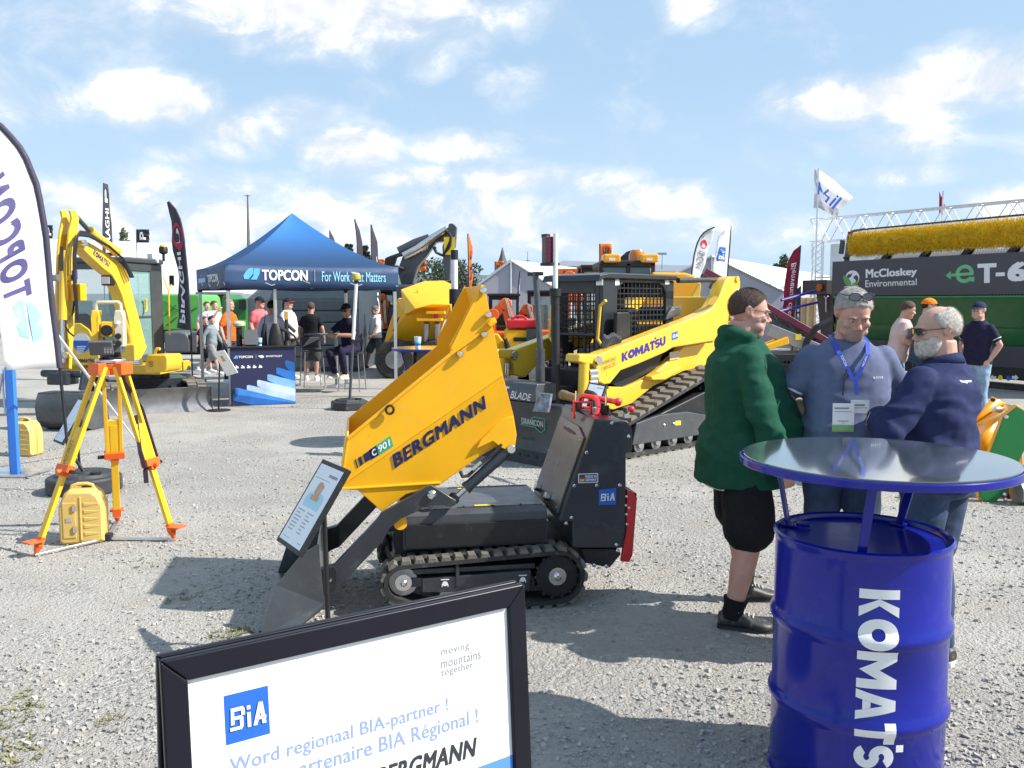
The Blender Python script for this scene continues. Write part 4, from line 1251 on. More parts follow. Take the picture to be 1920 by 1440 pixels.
 def bottoms(s,m,z0=.09,infl=.012,wide=1.0,top=.98,name='trousers',amp=.007,vox=None,hem=None):
  """z0: 0..2 along hip-knee-ankle where the legs end"""
  mb=MB();s.torso(mb,.84,top,infl*.7,.035);g=1+(s.g-1)*.55
  for sd in 'ab':
   k,a,t=[V(p)for p in s.legs[sd]];h=s.hipj(sd)
   if z0<=1:pts=[h,h.lerp(k,z0)];rad=[.096,.094,.090,.086]
   elif z0<=1.001:pts=[h,k];rad=[.096,.092,.084,.078]
   else:pts=[h,k,k.lerp(a,z0-1)];rad=[.096,.090,.080,.066,.066,.060,.052]
   rad=[r*g*(1+(wide-1)*i/(len(rad)-1))+infl*.4 for i,r in enumerate(rad)]
   s.limb(mb,pts,rad)
  return voxelise(mb,name,m,vox or max(.011,s.vox*1.35),3,folds(amp,7,7,9,5),s.root)
 def shoes(s,m,sole=None,lace=None,sock=None,sock_h=.12):
  for sd in 'ab':
   mb=MB();s.foot(mb,sd,.007);k,a,t=[V(p)for p in s.legs[sd]]
   mb.tube([a+V((0,.005,-.03)),a+(k-a).normalized()*.022],[.045,.043],14)
   o=voxelise(mb,'shoe',m,max(.006,s.vox),2,None,s.root)
   d=V((t.x-a.x,t.y-a.y,0));d=d.normalized()if d.length>.01 else V((0,-1,0));sdv=V((-d.y,d.x,0))
   zb=min(a.z-.085,t.z-.03)
   so=MB();rr=[]
   for dz,ex_ in((0.0,.0),(.008,.004),(.022,.004),(.026,0)):
    rr.append([V((a.x,a.y,zb+dz+(t.z-.03-zb)*max(0,f)/.2))+d*f+sdv*w for f,w in[(fx,(ww+ex_))for fx,ww in((-.078,.022),(-.06,.040),(0,.042),(.06,.046),(.11,.052),(.155,.050),(.19,.036),(.207,.014),(.207,-.014),(.19,-.036),(.155,-.050),(.11,-.052),(.06,-.046),(0,-.042),(-.06,-.040),(-.078,-.022))]])
   so.loft(rr);so.build('sole',sole or M_WHT,o)
   if lace:
    l=MB()
    for i in range(4):
     f=.035+.022*i;c=V((a.x,a.y,zb+.102-.008*i))+d*f
     l.tube([c-sdv*.024-V((0,0,.008)),c+V((0,0,.006)),c+sdv*.024-V((0,0,.008))],.0042,6)
    c=V((a.x,a.y,zb+.112))+d*.03
    for sg in(-1,1):l.tube([c,c+sdv*.03*sg+V((0,0,.012)),c+sdv*.045*sg-V((0,0,.012)),c],.0036,6)
    l.build('lace',lace,o)
   if sock:
    sk_=MB();up_=(k-a).normalized();gs=(1+(s.g-1)*.55)*1.02;sk_.tube([a-up_*.03,a+up_*.03,a+up_*sock_h],[.046*gs,.044*gs,.052*gs],18);sk_.build('sock',sock,s.root)
C_GREEN=cloth('bottle green jersey',(.010,.072,.042));C_BLK=cloth('black cloth',(.012,.012,.014));C_GREY=cloth('blue grey polo',(.125,.150,.245),.14)
C_NAVY=cloth('navy cloth',(.022,.030,.090));C_JEAN=mat('blue denim',(.026,.050,.105),.85,var=.45,scale=6,bump=.3,bscale=500);C_WHT=cloth('white cloth',(.75,.75,.76));C_JEAN2=mat('pale denim',(.22,.32,.44),.85,var=.35,scale=7)
M_LEA=mat('grey leather shoe',(.035,.036,.034),.45,var=.25,dust=.45,scale=12)
def man_green():
 near=G(1392,1178);far=G(1415,1126)
 c=(near+far)/2+V((-.03,0,0));yaw=R(86)
 qi=Matrix.Rotation(-yaw,3,'Z');k=1.765/1.76
 def lo(p):return qi@((V(p)-c)/k)
 a=lo(near);b=lo(far)
 dz=V((0,0,.085))
 na=V((a.x,a.y+.05,.085));fb=V((b.x,b.y+.06,.085))
 p=Person('heavyset person in green pullover, black shorts and glasses standing left of the drum table',1.765,c,yaw,g=1.38,belly=.12,lean=R(0),skin=SKIN3,bare_leg=True,legs={'a':[(na.x+.0,.02,.49),na,na+V((-.04,-.18,-.055))],'b':[(fb.x-.02,.0,.50),fb,fb+V((.03,-.18,-.055))]},arms={'a':[(-.37,.0,1.13),(-.355,-.10,.87)],'b':[(.33,.0,1.13),(.24,-.275,1.10)]},head=(R(-2),R(8),0),curl=.75,hips=(0,.03,.92))
 p.browm=H_BRN
 p.hair(H_BRN,'receding',.006);p.eyes();p.glasses(M_INK,.004,-.006)
 p.top(C_GREEN,.745,1.93,.028,.040,1.495,.012,rsl=1.04,name='pullover',hood=True)
 p.bottoms(C_BLK,.90,.022,1.22,.96,'shorts')
 p.shoes(M_LEA,M_BLK,mat('pale lace',(.5,.48,.42),.8),C_BLK,.075)
 mb=MB()
 mb.loft([p.tring(.742,.030,ex=2.3),p.tring(.735,.034),p.tring(.725,.028)]);mb.build('undershirt_hem',C_WHT,p.root)
 return p
P1=man_green()
def man_grey():
 Y=4.55;c=V(((1588-960)/FPX*Y,Y,0))
 yaw=R(-8)
 p=Person('person in blue grey polo shirt with lanyard and sunglasses on the head',1.765,c,yaw,g=1.08,belly=.08,lean=R(2),skin=SKIN3,arms={'a':[(-.315,.05,1.13),(-.19,.19,.95)],'b':[(.32,.06,1.13),(.19,.19,.95)]},head=(R(8),R(24),R(0)))
 p.browm=mat('grey brown brow',(.22,.17,.14),.7);p.hair(H_GRY,'short',.008);p.eyes(True);p.beard(H_GRY,.0045,.26)
 p.glasses(M_BLK,.088,.035,mat('silvered lens',(.10,.11,.16),.12,spec=.8,coat=1),R(-18),.030,.019)
 shirt=p.top(C_GREY,.86,.52,.018,.012,1.495,.010,rsl=1.12,name='polo_shirt');p.collar(C_GREY)
 p.bottoms(C_JEAN,1.95,.012,1.15);p.shoes(M_LEA)
 tr=MB()
 for sd in 'ab':
  a,e,w=p.armpts(sd);m_=a.lerp(e,.55);d=(e-a).normalized();tr.tube([m_,m_+d*.010],.0725,20)
 tr.build('sleeve_piping',C_WHT,p.root)
 F_=lambda x,z,e=0.0:p.up((x,-(interp(Person.TORSO,z)[3]*1.16+.018+p.belly*math.exp(-((z-1.05)/.16)**2)*1.0+.012+e),z))
 ly=MB()
 for sx in(-1,1):
  pts=[p.up((sx*.078,.05,1.512)),p.up((sx*.082,-.05,1.49)),F_(sx*.066,1.43),F_(sx*.035,1.37),F_(sx*.006,1.31)]
  for a_,b_ in zip(pts,pts[1:]):ly.bar(a_,b_,.020,.003,(0,-1,.2))
 ly.bar(F_(.006,1.315),F_(.012,1.24),.017,.003,(0,-1,0));lo=ly.build('lanyard',mat('blue ribbon',(.03,.07,.48),.5,var=.05),p.root)
 wt=MB()
 for sx,(x0,z0,x1,z1)in((-1,(-.060,1.425,-.038,1.375)),(1,(.060,1.425,.038,1.375))):
  a_,b_=F_(x0,z0,.004),F_(x1,z1,.004);u_=(b_-a_);sd=V((.0,0,1)).cross(u_).normalized()*.0055
  wt_q=Quad(a_-V((.006,0,0)),b_-V((.006,0,0)),b_+V((.006,0,.004)),a_+V((.006,0,.004)),.0);wt_q.n=V((0,-1,0));wt_q.eps=.0006
  put_text(wt,'TOPCON',wt_q,.02)
 wt.build('lettering',M_WHT,lo,smooth=False)
 cd=MB();cd.tube([F_(-.035,1.36),F_(-.048,1.29),F_(-.055,1.235)],.004,6);cd.build('cord',M_BLK,p.root)
 for(x,z,w,h,gr)in((-.062,1.135,.100,.135,True),(.020,1.185,.085,.062,False)):
  cs=[F_(x-w/2,z-h/2,.012),F_(x+w/2,z-h/2,.010),F_(x+w/2,z+h/2,.012),F_(x-w/2,z+h/2,.014)]
  y=min(c_.y for c_ in cs)
  cs=[V((c_.x,y-(.0 if gr else-.004)+(c_.z-cs[0].z)*.02,c_.z))for c_ in cs]
  b=MB();b.loft([cs,[c_+V((0,.003,0))for c_ in cs]]);bo=b.build('badge',M_PAPER,p.root)
  q=Quad(*cs,0);q.n=V((0,-1,0));q.eps=.0006
  l=MB();put_rect(l,q,.08,.80 if gr else .55,.75,.86 if gr else .7);put_rect(l,q,.1,.70 if gr else .4,.9,.72 if gr else .44)
  if gr:put_rect(l,q,.25,.36,.75,.39);put_rect(l,q,.4,.30,.6,.32)
  l.build('print_line',M_GRYT,bo,smooth=False)
  if gr:
   l=MB();put_rect(l,q,0,0,1,.24,.0005);l.build('badge_stripe',mat('badge green',(.22,.42,.16),.5),bo,smooth=False)
 lg=MB();a_=F_(.095,1.315,.003);q=Quad(a_,a_+V((.05,.010,0)),a_+V((.05,.010,.010)),a_+V((0,0,.010)),.004);q.n=V((0,-1,0));put_text(lg,'BOSS',q,.01,0,1.3);cling(shirt,lg,(0,1,0));lg.build('lettering',M_PAPER,p.root,smooth=False)
 return p
P2=man_grey()
def man_navy():
 Y=4.12;c=V(((1766-960)/FPX*Y,Y,0));yaw=R(-141)
 p=Person('person with white beard and navy shirt, arms crossed, seen from behind',1.668,c,yaw,g=1.24,belly=.06,lean=R(1),legs={'a':[(-.06,-.015,.50),(-.01,.05,.085),(-.03,-.13,.03)],'b':[(.13,-.015,.50),(.17,.03,.085),(.20,-.15,.03)]},arms={'a':[(-.30,-.06,1.15),(.03,-.235,1.19)],'b':[(.36,-.06,1.165),(.05,-.275,1.20)]},head=(R(50),R(4),0),skin=SKIN,curl=.35)
 p.browm=H_WHT;p.hair(H_WHT,'bald',.009);p.beard(H_WHT,.013);p.eyes();p.glasses(M_INK,.004,-.004,mat('dark lens',(.03,.025,.03),.06,spec=.8))
 shirt=p.top(C_NAVY,.88,1.95,.018,.01,1.495,.017,rsl=1.14,name='shirt',seed=4);p.collar(C_NAVY,1.505,.074)
 p.bottoms(C_JEAN,1.95,.012,1.08);p.shoes(M_LEA)
 B_=lambda x,z,e=0.0:p.up((x,interp(Person.TORSO,z)[3]*1.20+.020+e,z))
 q=Quad(B_(.075,1.395,.008),B_(-.015,1.395,.012),B_(-.015,1.412,.010),B_(.075,1.412,.006),.0);q.n=V((0,1,0));q.eps=.006
 mb=put_text(MB(),'Magnexon',q,.02);cling(shirt,mb,(0,-1,0)).build('lettering',M_WHT,p.root,smooth=False)
 return p
P3=man_navy()
def beer():
 w=P1.root.matrix_basis@V(P1.arms['b'][1]);c=W(1521,742,w.y-.03)
 t=thing('beer_glass','stemmed beer glass held in front of the green pullover','glass',(c.x,c.y,c.z-.05))
 g_=MB();pr=[(.018,.0),(.032,.010),(.040,.035),(.038,.065),(.031,.088)]
 g_.lathe(pr+[(r-.002,z)for r,z in pr[::-1]],28,cap=False)
 g_.build('bowl',mat('thin glass',(.9,.93,.93),.03,alpha=.22,var=.02,spec=.9),t)
 st=MB();st.lathe([(.030,-.045),(.030,-.042),(.006,-.038),(.005,-.01),(.018,.0)],24);st.build('stem',mat('stem glass',(.85,.88,.88),.04,alpha=.4,var=.02),t)
 be=MB();be.lathe([(.0175,.002),(.031,.012),(.0375,.032),(.037,.036),(.001,.036)],28);be.build('beer',mat('amber beer',(.75,.33,.03),.1,alpha=.85),t)
beer()
M_TRI=mat('tripod yellow paint',(.84,.50,.015),.40,var=.05,coat=.2)
M_TOR=mat('tripod orange plastic',(.82,.13,.015),.45,var=.06)
M_CASE=mat('yellow case plastic',(.68,.46,.13),.55,var=.08,bump=.15,bscale=300,dust=.10)
M_INSTR=mat('instrument beige',(.58,.52,.38),.45,var=.04)
def make_tripod():
 fl,fr_,fc=G(65,1044),G(328,1014),G(220,981)
 hd=W(207,672,6.33);o=V((hd.x,hd.y,0))
 t=thing('survey_tripod','yellow survey tripod with orange clamps standing on the gravel','tripod',o)
 zh=hd.z-.005
 up={}
 for nm,fpt in(('l',fl),('r',fr_),('c',fc)):
  p=fpt-o;d=V((p.x,p.y,0));dn=d.normalized()
  top=dn*.075+V((0,0,zh-.05));foot=V((p.x,p.y,0))
  ax=(foot-top).normalized();side=ax.cross(V((0,0,1))).normalized()
  mid=top.lerp(foot,.55)
  L=MB()
  wr=.052
  for s_ in(-1,1):L.bar(top+side*s_*wr,mid+side*s_*wr*.9,.026,.030,dn)
  L.bar(top.lerp(foot,.33),mid,.075,.020,dn)
  lo=L.build('leg',M_TRI,t,bevel=.004)
  sl=MB();sl.bar(top.lerp(foot,.36),top.lerp(foot,.91),.052,.026,dn);sl.build('sliding_leg',M_TRI,lo,bevel=.004)
  cl=MB();cl.bar(top.lerp(foot,.53),top.lerp(foot,.57),.140,.058,dn)
  k=top.lerp(foot,.56);cl.cyl(k+dn*.02,k+dn*.06,.016,n=12);cl.bar(top.lerp(foot,.57),top.lerp(foot,.59),.06,.05,dn)
  cl.build('leg_clamp',M_TOR,lo,bevel=.004)
  kn=MB();kn.cyl(k-side*.07,k-side*.115,.014,n=10);kn.build('clamp_knob',M_BLK,lo)
  sh=MB();a=top.lerp(foot,.90);sh.bar(a,top.lerp(foot,.95),.060,.032,dn);sh.tube([top.lerp(foot,.95),foot],[.028,.003],10)
  sh.box(top.lerp(foot,.925)+dn*.045+V((0,0,.01)),(.10,.10,.012),Matrix.Rotation(atan2(dn.y,dn.x),3,'Z'));sh.build('foot_spike',M_TOR,lo,bevel=.003)
  if nm=='l':
   q0,q1=top.lerp(foot,.40),top.lerp(foot,.53);nr=side.cross(ax).normalized()
   if nr.y>0:nr=-nr
   q=Quad(q0+side*.018,q1+side*.018,q1-side*.012,q0-side*.012,.0);q.n=nr;q.eps=.024
   if side.x<0:q=Quad(q0-side*.018,q1-side*.018,q1+side*.012,q0+side*.012,.0);q.n=nr;q.eps=.024
   lettering('TOPCON',q,M_INK,lo,.01)
  if nm=='r':
   b=MB();w0=top+side*.09
   pts=[top+V((-.03,-.03,.0)),top.lerp(foot,.25)-side*.085,mid-side*.095+V((0,-.02,0)),top.lerp(foot,.55)-side*.07+V((-.03,-.02,.0)),top.lerp(foot,.59)+V((-.03,-.05,0)),top.lerp(foot,.66)+V((-.05,-.05,0))]
   for a_,b_ in zip(pts,pts[1:]):b.bar(a_,b_,.034,.005,(0,-1,0))
   pts=[top.lerp(foot,.28),top.lerp(foot,.48)+side*.05+V((0,-.03,0)),top.lerp(foot,.54)+side*.03+V((0,-.05,-.03)),top.lerp(foot,.56)-side*.05+V((0,-.04,-.03))]
   for a_,b_ in zip(pts,pts[1:]):b.bar(a_,b_,.030,.005,(0,-1,0))
   b.build('carry_strap',mat('brown webbing',(.06,.035,.045),.8,var=.2),lo)
  up[nm]=dn
 h=MB()
 h.lathe([(.02,zh-.075),(.085,zh-.070),(.098,zh-.03),(.090,zh-.022),(.001,zh-.02)],30)
 for dn in up.values():h.box(dn*.085+V((0,0,zh-.065)),(.10,.125,.085),Matrix.Rotation(atan2(dn.y,dn.x),3,'Z'))
 h.build('tripod_head',M_TOR,t,bevel=.008)
 pl=MB();pl.lathe([(.001,zh-.02),(.100,zh-.02),(.102,zh-.006),(.098,zh),(.001,zh)],30);pl.build('head_plate',M_ALU,t)
 s=thing('floor_spreader','grey aluminium star spreader lying under the yellow tripod','spreader',o)
 ctr=G(203,1014)-o;ctr.z=.02
 for fpt in(fl,fr_,fc):
  p=fpt-o;e=V((p.x,p.y,.012));b=MB();b.bar(ctr,e,.030,.018);b.build('spreader_arm',M_ALU,s,bevel=.003)
 b=MB();b.cyl(ctr+V((0,0,-.018)),ctr+V((0,0,.035)),.035,n=14);b.build('hub',M_BLK,s,bevel=.004)
 i=thing('total_station','beige and yellow survey instrument mounted on the tripod','survey instrument',(o.x,o.y,zh),R(12))
 b=MB();b.lathe([(.07,0),(.078,.006),(.07,.012),(.05,.020),(.05,.026),(.066,.034),(.066,.044),(.001,.046)],28)
 for k in range(3):
  a=2*pi*k/3+.4;b.cyl((.055*cos(a),.055*sin(a),.002),(.055*cos(a),.055*sin(a),.036),.017,n=14)
 b.build('tribrach',M_BLK,i)
 b=MB();b.bx(-.088,.088,-.065,.065,.047,.10);b.build('alidade',mat('instrument dark grey',(.10,.105,.11),.45),i,bevel=.008)
 for sx,mm,nm in((-1,M_TRI,'standard'),(1,M_INSTR,'standard')):
  b=MB();x0,x1=(.045,.105)if sx>0 else(-.105,-.060)
  b.prism([(x0,-.060,.085),(x1,-.060,.085),(x1,-.055,.30),(x1-.012*(1 if sx>0 else 0),-.035,.345),(x0,-.035,.345),(x0,-.055,.30)],(0,.115,0))
  so=b.build(nm,mm,i,bevel=.010)
  if sx>0:
   for zc,yc in((.115,-.0),(.165,-.0)):
    k=MB();k.cyl((.074,-.060,zc),(.074,-.092,zc),.020,n=16);k.build('drive_knob',M_BLK,so,bevel=.003)
   k=MB();k.cyl((.075,-.056,.26),(.075,-.064,.26),.013,n=14);k.build('badge',M_PAPER,so)
 b=MB();b.tube([(0,.06,.205),(0,-.07,.205)],[.034,.034],20);b.bx(-.045,.045,-.045,.045,.155,.265);to=b.build('telescope',M_TRI,i,bevel=.008)
 b=MB();b.cyl((0,-.065,.205),(0,-.088,.205),.038,n=24);b.cyl((0,-.088,.205),(0,-.10,.205),.024,n=20);b.build('lens_ring',M_BLK,to)
 b=MB();b.tube([(-.082,0,.34),(-.080,0,.385),(-.066,0,.40),(.066,0,.40),(.08,0,.385),(.082,0,.34)],.014,12);b.build('carry_handle',M_INSTR,i)
 b=MB();q=Matrix.Rotation(R(24),3,'X')@Matrix.Identity(3)
 b.box((-.035,-.105,.085),(.155,.030,.105),q);ko=b.build('control_panel',mat('instrument dark grey',(.1,.1,.1)),i,bevel=.006)
 b=MB();b.box((-.060,-.1195,.091),(.075,.006,.070),q);b.build('display',mat('grey display',(.20,.24,.28),.15),ko)
 b=MB()
 for r_ in range(5):
  for c_ in range(3):b.box(V((-.006+.018*c_,-.1165,.118-.016*r_))+V((0,-.0035-.006*(2-r_)*-.4,0)),(.012,.008,.010),q)
 b.build('keypad',M_GRYT,ko)
make_tripod()
def make_case(loc,rz,label):
 t=thing('carry_case',label,'case',loc,rz,'yellow instrument cases on the ground')
 w,d,h=.29,.22,.40
 for(y0,y1,nm)in((-d/2,-.012,'front_shell'),(-.006,d/2,'rear_shell')):
  b=MB()
  sh=[(-w/2,.015),(-w/2+.02,0),(w/2-.02,0),(w/2,.015),(w/2,.27),(w/2-.03,.345),(w/2-.07,h-.02),(-w/2+.07,h-.02),(-w/2+.03,.345),(-w/2,.27)]
  ri=lambda y,s_:[V((x*s_,y,h/2+(z-h/2)*s_))for x,z in sh]
  if nm=='front_shell':b.loft([ri(y0,.90),ri(y0+.02,.985),ri(y1-.01,.985),ri(y1-.01,1.03),ri(y1,1.03)])
  else:b.loft([ri(y0,1.03),ri(y0+.01,1.03),ri(y0+.01,.985),ri(y1-.02,.985),ri(y1,.90)])
  o=b.build(nm,M_CASE,t,bevel=.008)
  if nm=='front_shell':
   r=MB()
   for k in range(5):
    z=.06+.052*k
    r.prism([(.02,y0-.004,z),(w/2-.025,y0-.001,z+.010),(w/2-.025,y0-.001,z+.022),(.02,y0-.006,z+.030)],(0,.012,0))
   r.bx(-.006,.006,y0-.006,y0+.01,.03,.34);r.bx(-w/2+.03,-.03,y0-.005,y0+.01,.05,.30);ro=r.build('rib',M_CASE,o,bevel=.004)
   l=MB();l.bx(-.095,-.055,y0-.008,y0-.004,.165,.195);l.build('name_plate',M_ALU,o)
   for z in(.09,.24):
    l=MB();l.bx(-.05,-.028,y0-.016,y0-.003,z,z+.045);l.build('latch',M_CHR,o,bevel=.003)
 b=MB();b.tube([(-.075,-.01,h-.03),(-.065,-.01,h+.0),(-.03,-.01,h+.012),(.03,-.01,h+.012),(.065,-.01,h),(.075,-.01,h-.03)],.013,10);b.build('handle',M_CASE,t)
 b=MB();b.bx(-.005,.06,-.02,.015,h-.022,h-.004);b.build('handle_pad',M_BLK,t,bevel=.004)
 return t
c_=G(147,1021);make_case((c_.x,c_.y+.10,0),R(14),'yellow instrument case standing between the legs of the tripod')
c_=G(40,856);make_case((c_.x,c_.y+.1,0),R(-8),'yellow instrument case farther back behind the blue post')
def round_base(loc,r=.315,h=.17,label='black water filled flag base lying behind the tripod',n=40,facets=None):
 t=thing('flag_base',label,'flag base',loc)
 b=MB();b.lathe([(r*.96,0),(r,.015),(r,h*.72),(r*.95,h*.82),(r*.80,h*.86),(r*.74,h),(r*.25,h),(r*.22,h*1.05),(.001,h*1.05)],facets or n)
 o=b.build('tank',mat('grey black moulded plastic',(.032,.034,.037),.55,var=.2,dust=.25),t,ang=25)
 cpb=MB();cpb.cyl((r*.5,-r*.35,h),(r*.5,-r*.35,h+.025),.045,n=16);cpb.build('filler_cap',M_BLK,o)
 return t
gb=G(128,934);FB=V((gb.x,gb.y+.30,0));round_base(FB)
def translucent(m,f):
 nt=m.node_tree;b=next(n for n in nt.nodes if n.type=='BSDF_PRINCIPLED');out=next(n for n in nt.nodes if n.type=='OUTPUT_MATERIAL')
 tr=nt.nodes.new('ShaderNodeBsdfTranslucent');mx=nt.nodes.new('ShaderNodeMixShader');mx.inputs[0].default_value=f
 nt.links.new(b.inputs['Base Color'].links[0].from_socket,tr.inputs[0]);nt.links.new(b.outputs[0],mx.inputs[1]);nt.links.new(tr.outputs[0],mx.inputs[2]);nt.links.new(mx.outputs[0],out.inputs[0]);return m
M_FLAG=translucent(mat('white flag cloth',(.84,.84,.84),.75,var=.03,bump=.1,bscale=400),.45)
M_FSLV=mat('dark flag sleeve',(.045,.042,.070),.7,var=.12)
M_FDRK=mat('charcoal flag cloth',(.035,.030,.045),.75,var=.15)
def flag_on(frame_pts,label,cloth_m,sleeve_m,fn_print,name='feather_flag',group=None,base=None,pole_pts=None,sleeve_w=.05,wave=.02,pole_r=.014,cat='flag'):
 """feather flag: outer edge polyline (pole side, bottom to top) and inner edge (free side, bottom to top), both world points"""
 o=V((base.x,base.y,0));t=thing(name,label,cat,o,0,group)
 A,B=[V(p)-o for p in frame_pts[0]],[V(p)-o for p in frame_pts[1]]
 n=len(A);m=8;grid=[]
 nm=(B[0]-A[0]).cross(A[min(2,n-1)]-A[0]).normalized()
 for i in range(n):
  row=[]
  for j in range(m+1):
   p=A[i].lerp(B[i],j/m);w=wave*sin(i*1.3+j*.8)*(j/m)
   row.append(p+nm*w)
  grid.append(row)
 f=MB();f.add([p for r_ in grid for p in r_],[(i*(m+1)+j,i*(m+1)+j+1,(i+1)*(m+1)+j+1,(i+1)*(m+1)+j)for i in range(n-1)for j in range(m)])
 fo=f.build('cloth',cloth_m,t,ang=80,solid=.003)
 if sleeve_w:
  s=MB();s.tube([p for p in A],sleeve_w/2,10);s.build('pole_sleeve',sleeve_m,t)
 pp=[V(p)-o for p in(pole_pts or[])]+[A[0],A[1]]
 p_=MB();p_.tube(pp,pole_r,10);p_.build('pole',M_BLK,t)
 class Sheet:
  n=nm;eps=.004
  def __call__(s,a,b,e=0.0):
   i=min(int(b*(n-1)),n-2);fi=b*(n-1)-i;j=min(int(a*m),m-1);fj=a*m-j
   p=(grid[i][j].lerp(grid[i][j+1],fj)).lerp(grid[i+1][j].lerp(grid[i+1][j+1],fj),fi)
   sgn=-1 if nm.y>0 else 1
   return p+nm*sgn*(.006+e)
  def sub(s,a0,b0,a1,b1,e=0.0):
   return lambda a,b,e2=0.0:s(a0+(a1-a0)*a,b0+(b1-b0)*b,e+e2)
 if fn_print:fn_print(Sheet(),fo)
 return t
def resample(pts,n):
 pts=[V(p)for p in pts];L=[0]
 for a,b in zip(pts,pts[1:]):L.append(L[-1]+(b-a).length)
 out=[]
 for i in range(n):
  s_=L[-1]*i/(n-1)
  for k in range(len(pts)-1):
   if L[k+1]>=s_-1e-9:
    f=(s_-L[k])/max(1e-9,L[k+1]-L[k]);out.append(pts[k].lerp(pts[k+1],f));break
 return out
FY=FB.y
def topcon_print(S,par):
 def side(a0,b0,a1,b1):
  return lambda x,y,e=0.0:S(a0+(a1-a0)*y,b0+(b1-b0)*x,e)
 m=MB()
 vs,fs,_=text_mesh('TOPCON',.045,0,1.32,4)
 q=side(.80,.25,.34,.66)
 m.add([q(a,b,e)for a,b,e in vs],fs);m.build('lettering',mat('slate violet print',(.055,.045,.17),.6,var=.05),par,smooth=False)
 m=MB();q=S.sub(.22,.085,.70,.245)
 m.add([q(*p)for p in[(.46,.02),(.12,.10),(0,.30),(.22,.38),(.02,.52),(.10,.72),(.38,.88),(.50,.90)]],[tuple(range(8))])
 m.add([q(*p)for p in[(.56,.12),(.88,.22),(1.0,.48),(.70,.60),(1.0,.70),(.98,.92),(.80,1.0),(.62,.96)]],[tuple(range(8))])
 m.build('logo',mat('pale azure print',(.28,.60,.86),.6,var=.04),par,smooth=False)
NF=26
pole=resample([W(u,v,FY+.0)for u,v in((112,690),(96,560),(86,440),(70,350),(44,285),(6,240),(-40,208),(-90,200),(-130,230))],NF)
free=resample([W(u,v,FY-.42)for u,v in((12,694),(-6,600),(-34,500),(-60,420),(-90,340),(-112,290),(-126,262),(-131,250),(-135,235))],NF)
flag_on((pole,free),'large white curved flag with sideways slate lettering at the left edge',M_FLAG,M_FSLV,topcon_print,base=FB,pole_pts=[FB+V((0,0,.17)),W(127,840,FY-.02)],sleeve_w=.055,wave=.015)
def post_stand():
 c=G(30,893);t=thing('post_stand','bright blue upright post on a grey steel foot plate at the left edge','post stand',(c.x,c.y,0))
 mb_=mat('bright blue paint',(.04,.20,.70),.4,var=.05)
 b=MB();b.bx(-.035,.035,-.03,.03,.02,1.06);b.build('post',mb_,t,bevel=.004)
 b=MB();b.bx(-.09,-.04,.05,.10,.02,1.06);b.build('post',mb_,t,bevel=.004)
 b=MB();b.prism([(-.75,-.05,.006),(.14,-.10,.006),(.20,.28,.006),(-.70,.30,.006)],(0,0,.02));b.build('foot_plate',M_ALU,t,bevel=.003)
 b=MB();b.tube([(-.10,.02,1.0),(-.28,.0,.04)],.018,8);b.tube([(-.13,.10,1.05),(-.11,.05,.85),(-.10,.05,.6)],.010,8);b.build('brace',M_ALU,t)
post_stand()
rod=thing('white_rod','thin white rod leaning diagonally in front of the excavator boom','rod',tuple(G(262,836)))
a_=W(108,628,8.2)-G(262,836)
b=MB();b.tube([V((0,0,.005)),a_*.55,a_],[.008,.013,.013],10);b.build('shaft',M_WHT,rod)
b=MB();b.tube([V((0,0,.0)),a_*.04],[.003,.010],8);b.build('ferrule',M_BLK,rod)
tl,tr=W(148,745,8.75),W(156,748,8.5);nh=V((-.75,-.66,0)).normalized()
tr=tl+V((.23,-.24,0))*1.0;tr=tl+(V((nh.y*-1,nh.x,0))*.33 if nh.x<0 else V());tr=tl+V((.66,-.75,0)).normalized()*.30
dn=(nh*cos(R(58))+V((0,0,-sin(R(58)))))*.48
cs_=[tl,tr,tr+dn,tl+dn];md=sum(cs_,V())/4
make_lectern('black framed specification board beside the tripod, partly behind its leg',cs_,V((md.x+.04,md.y+.06,0)),blob=False)
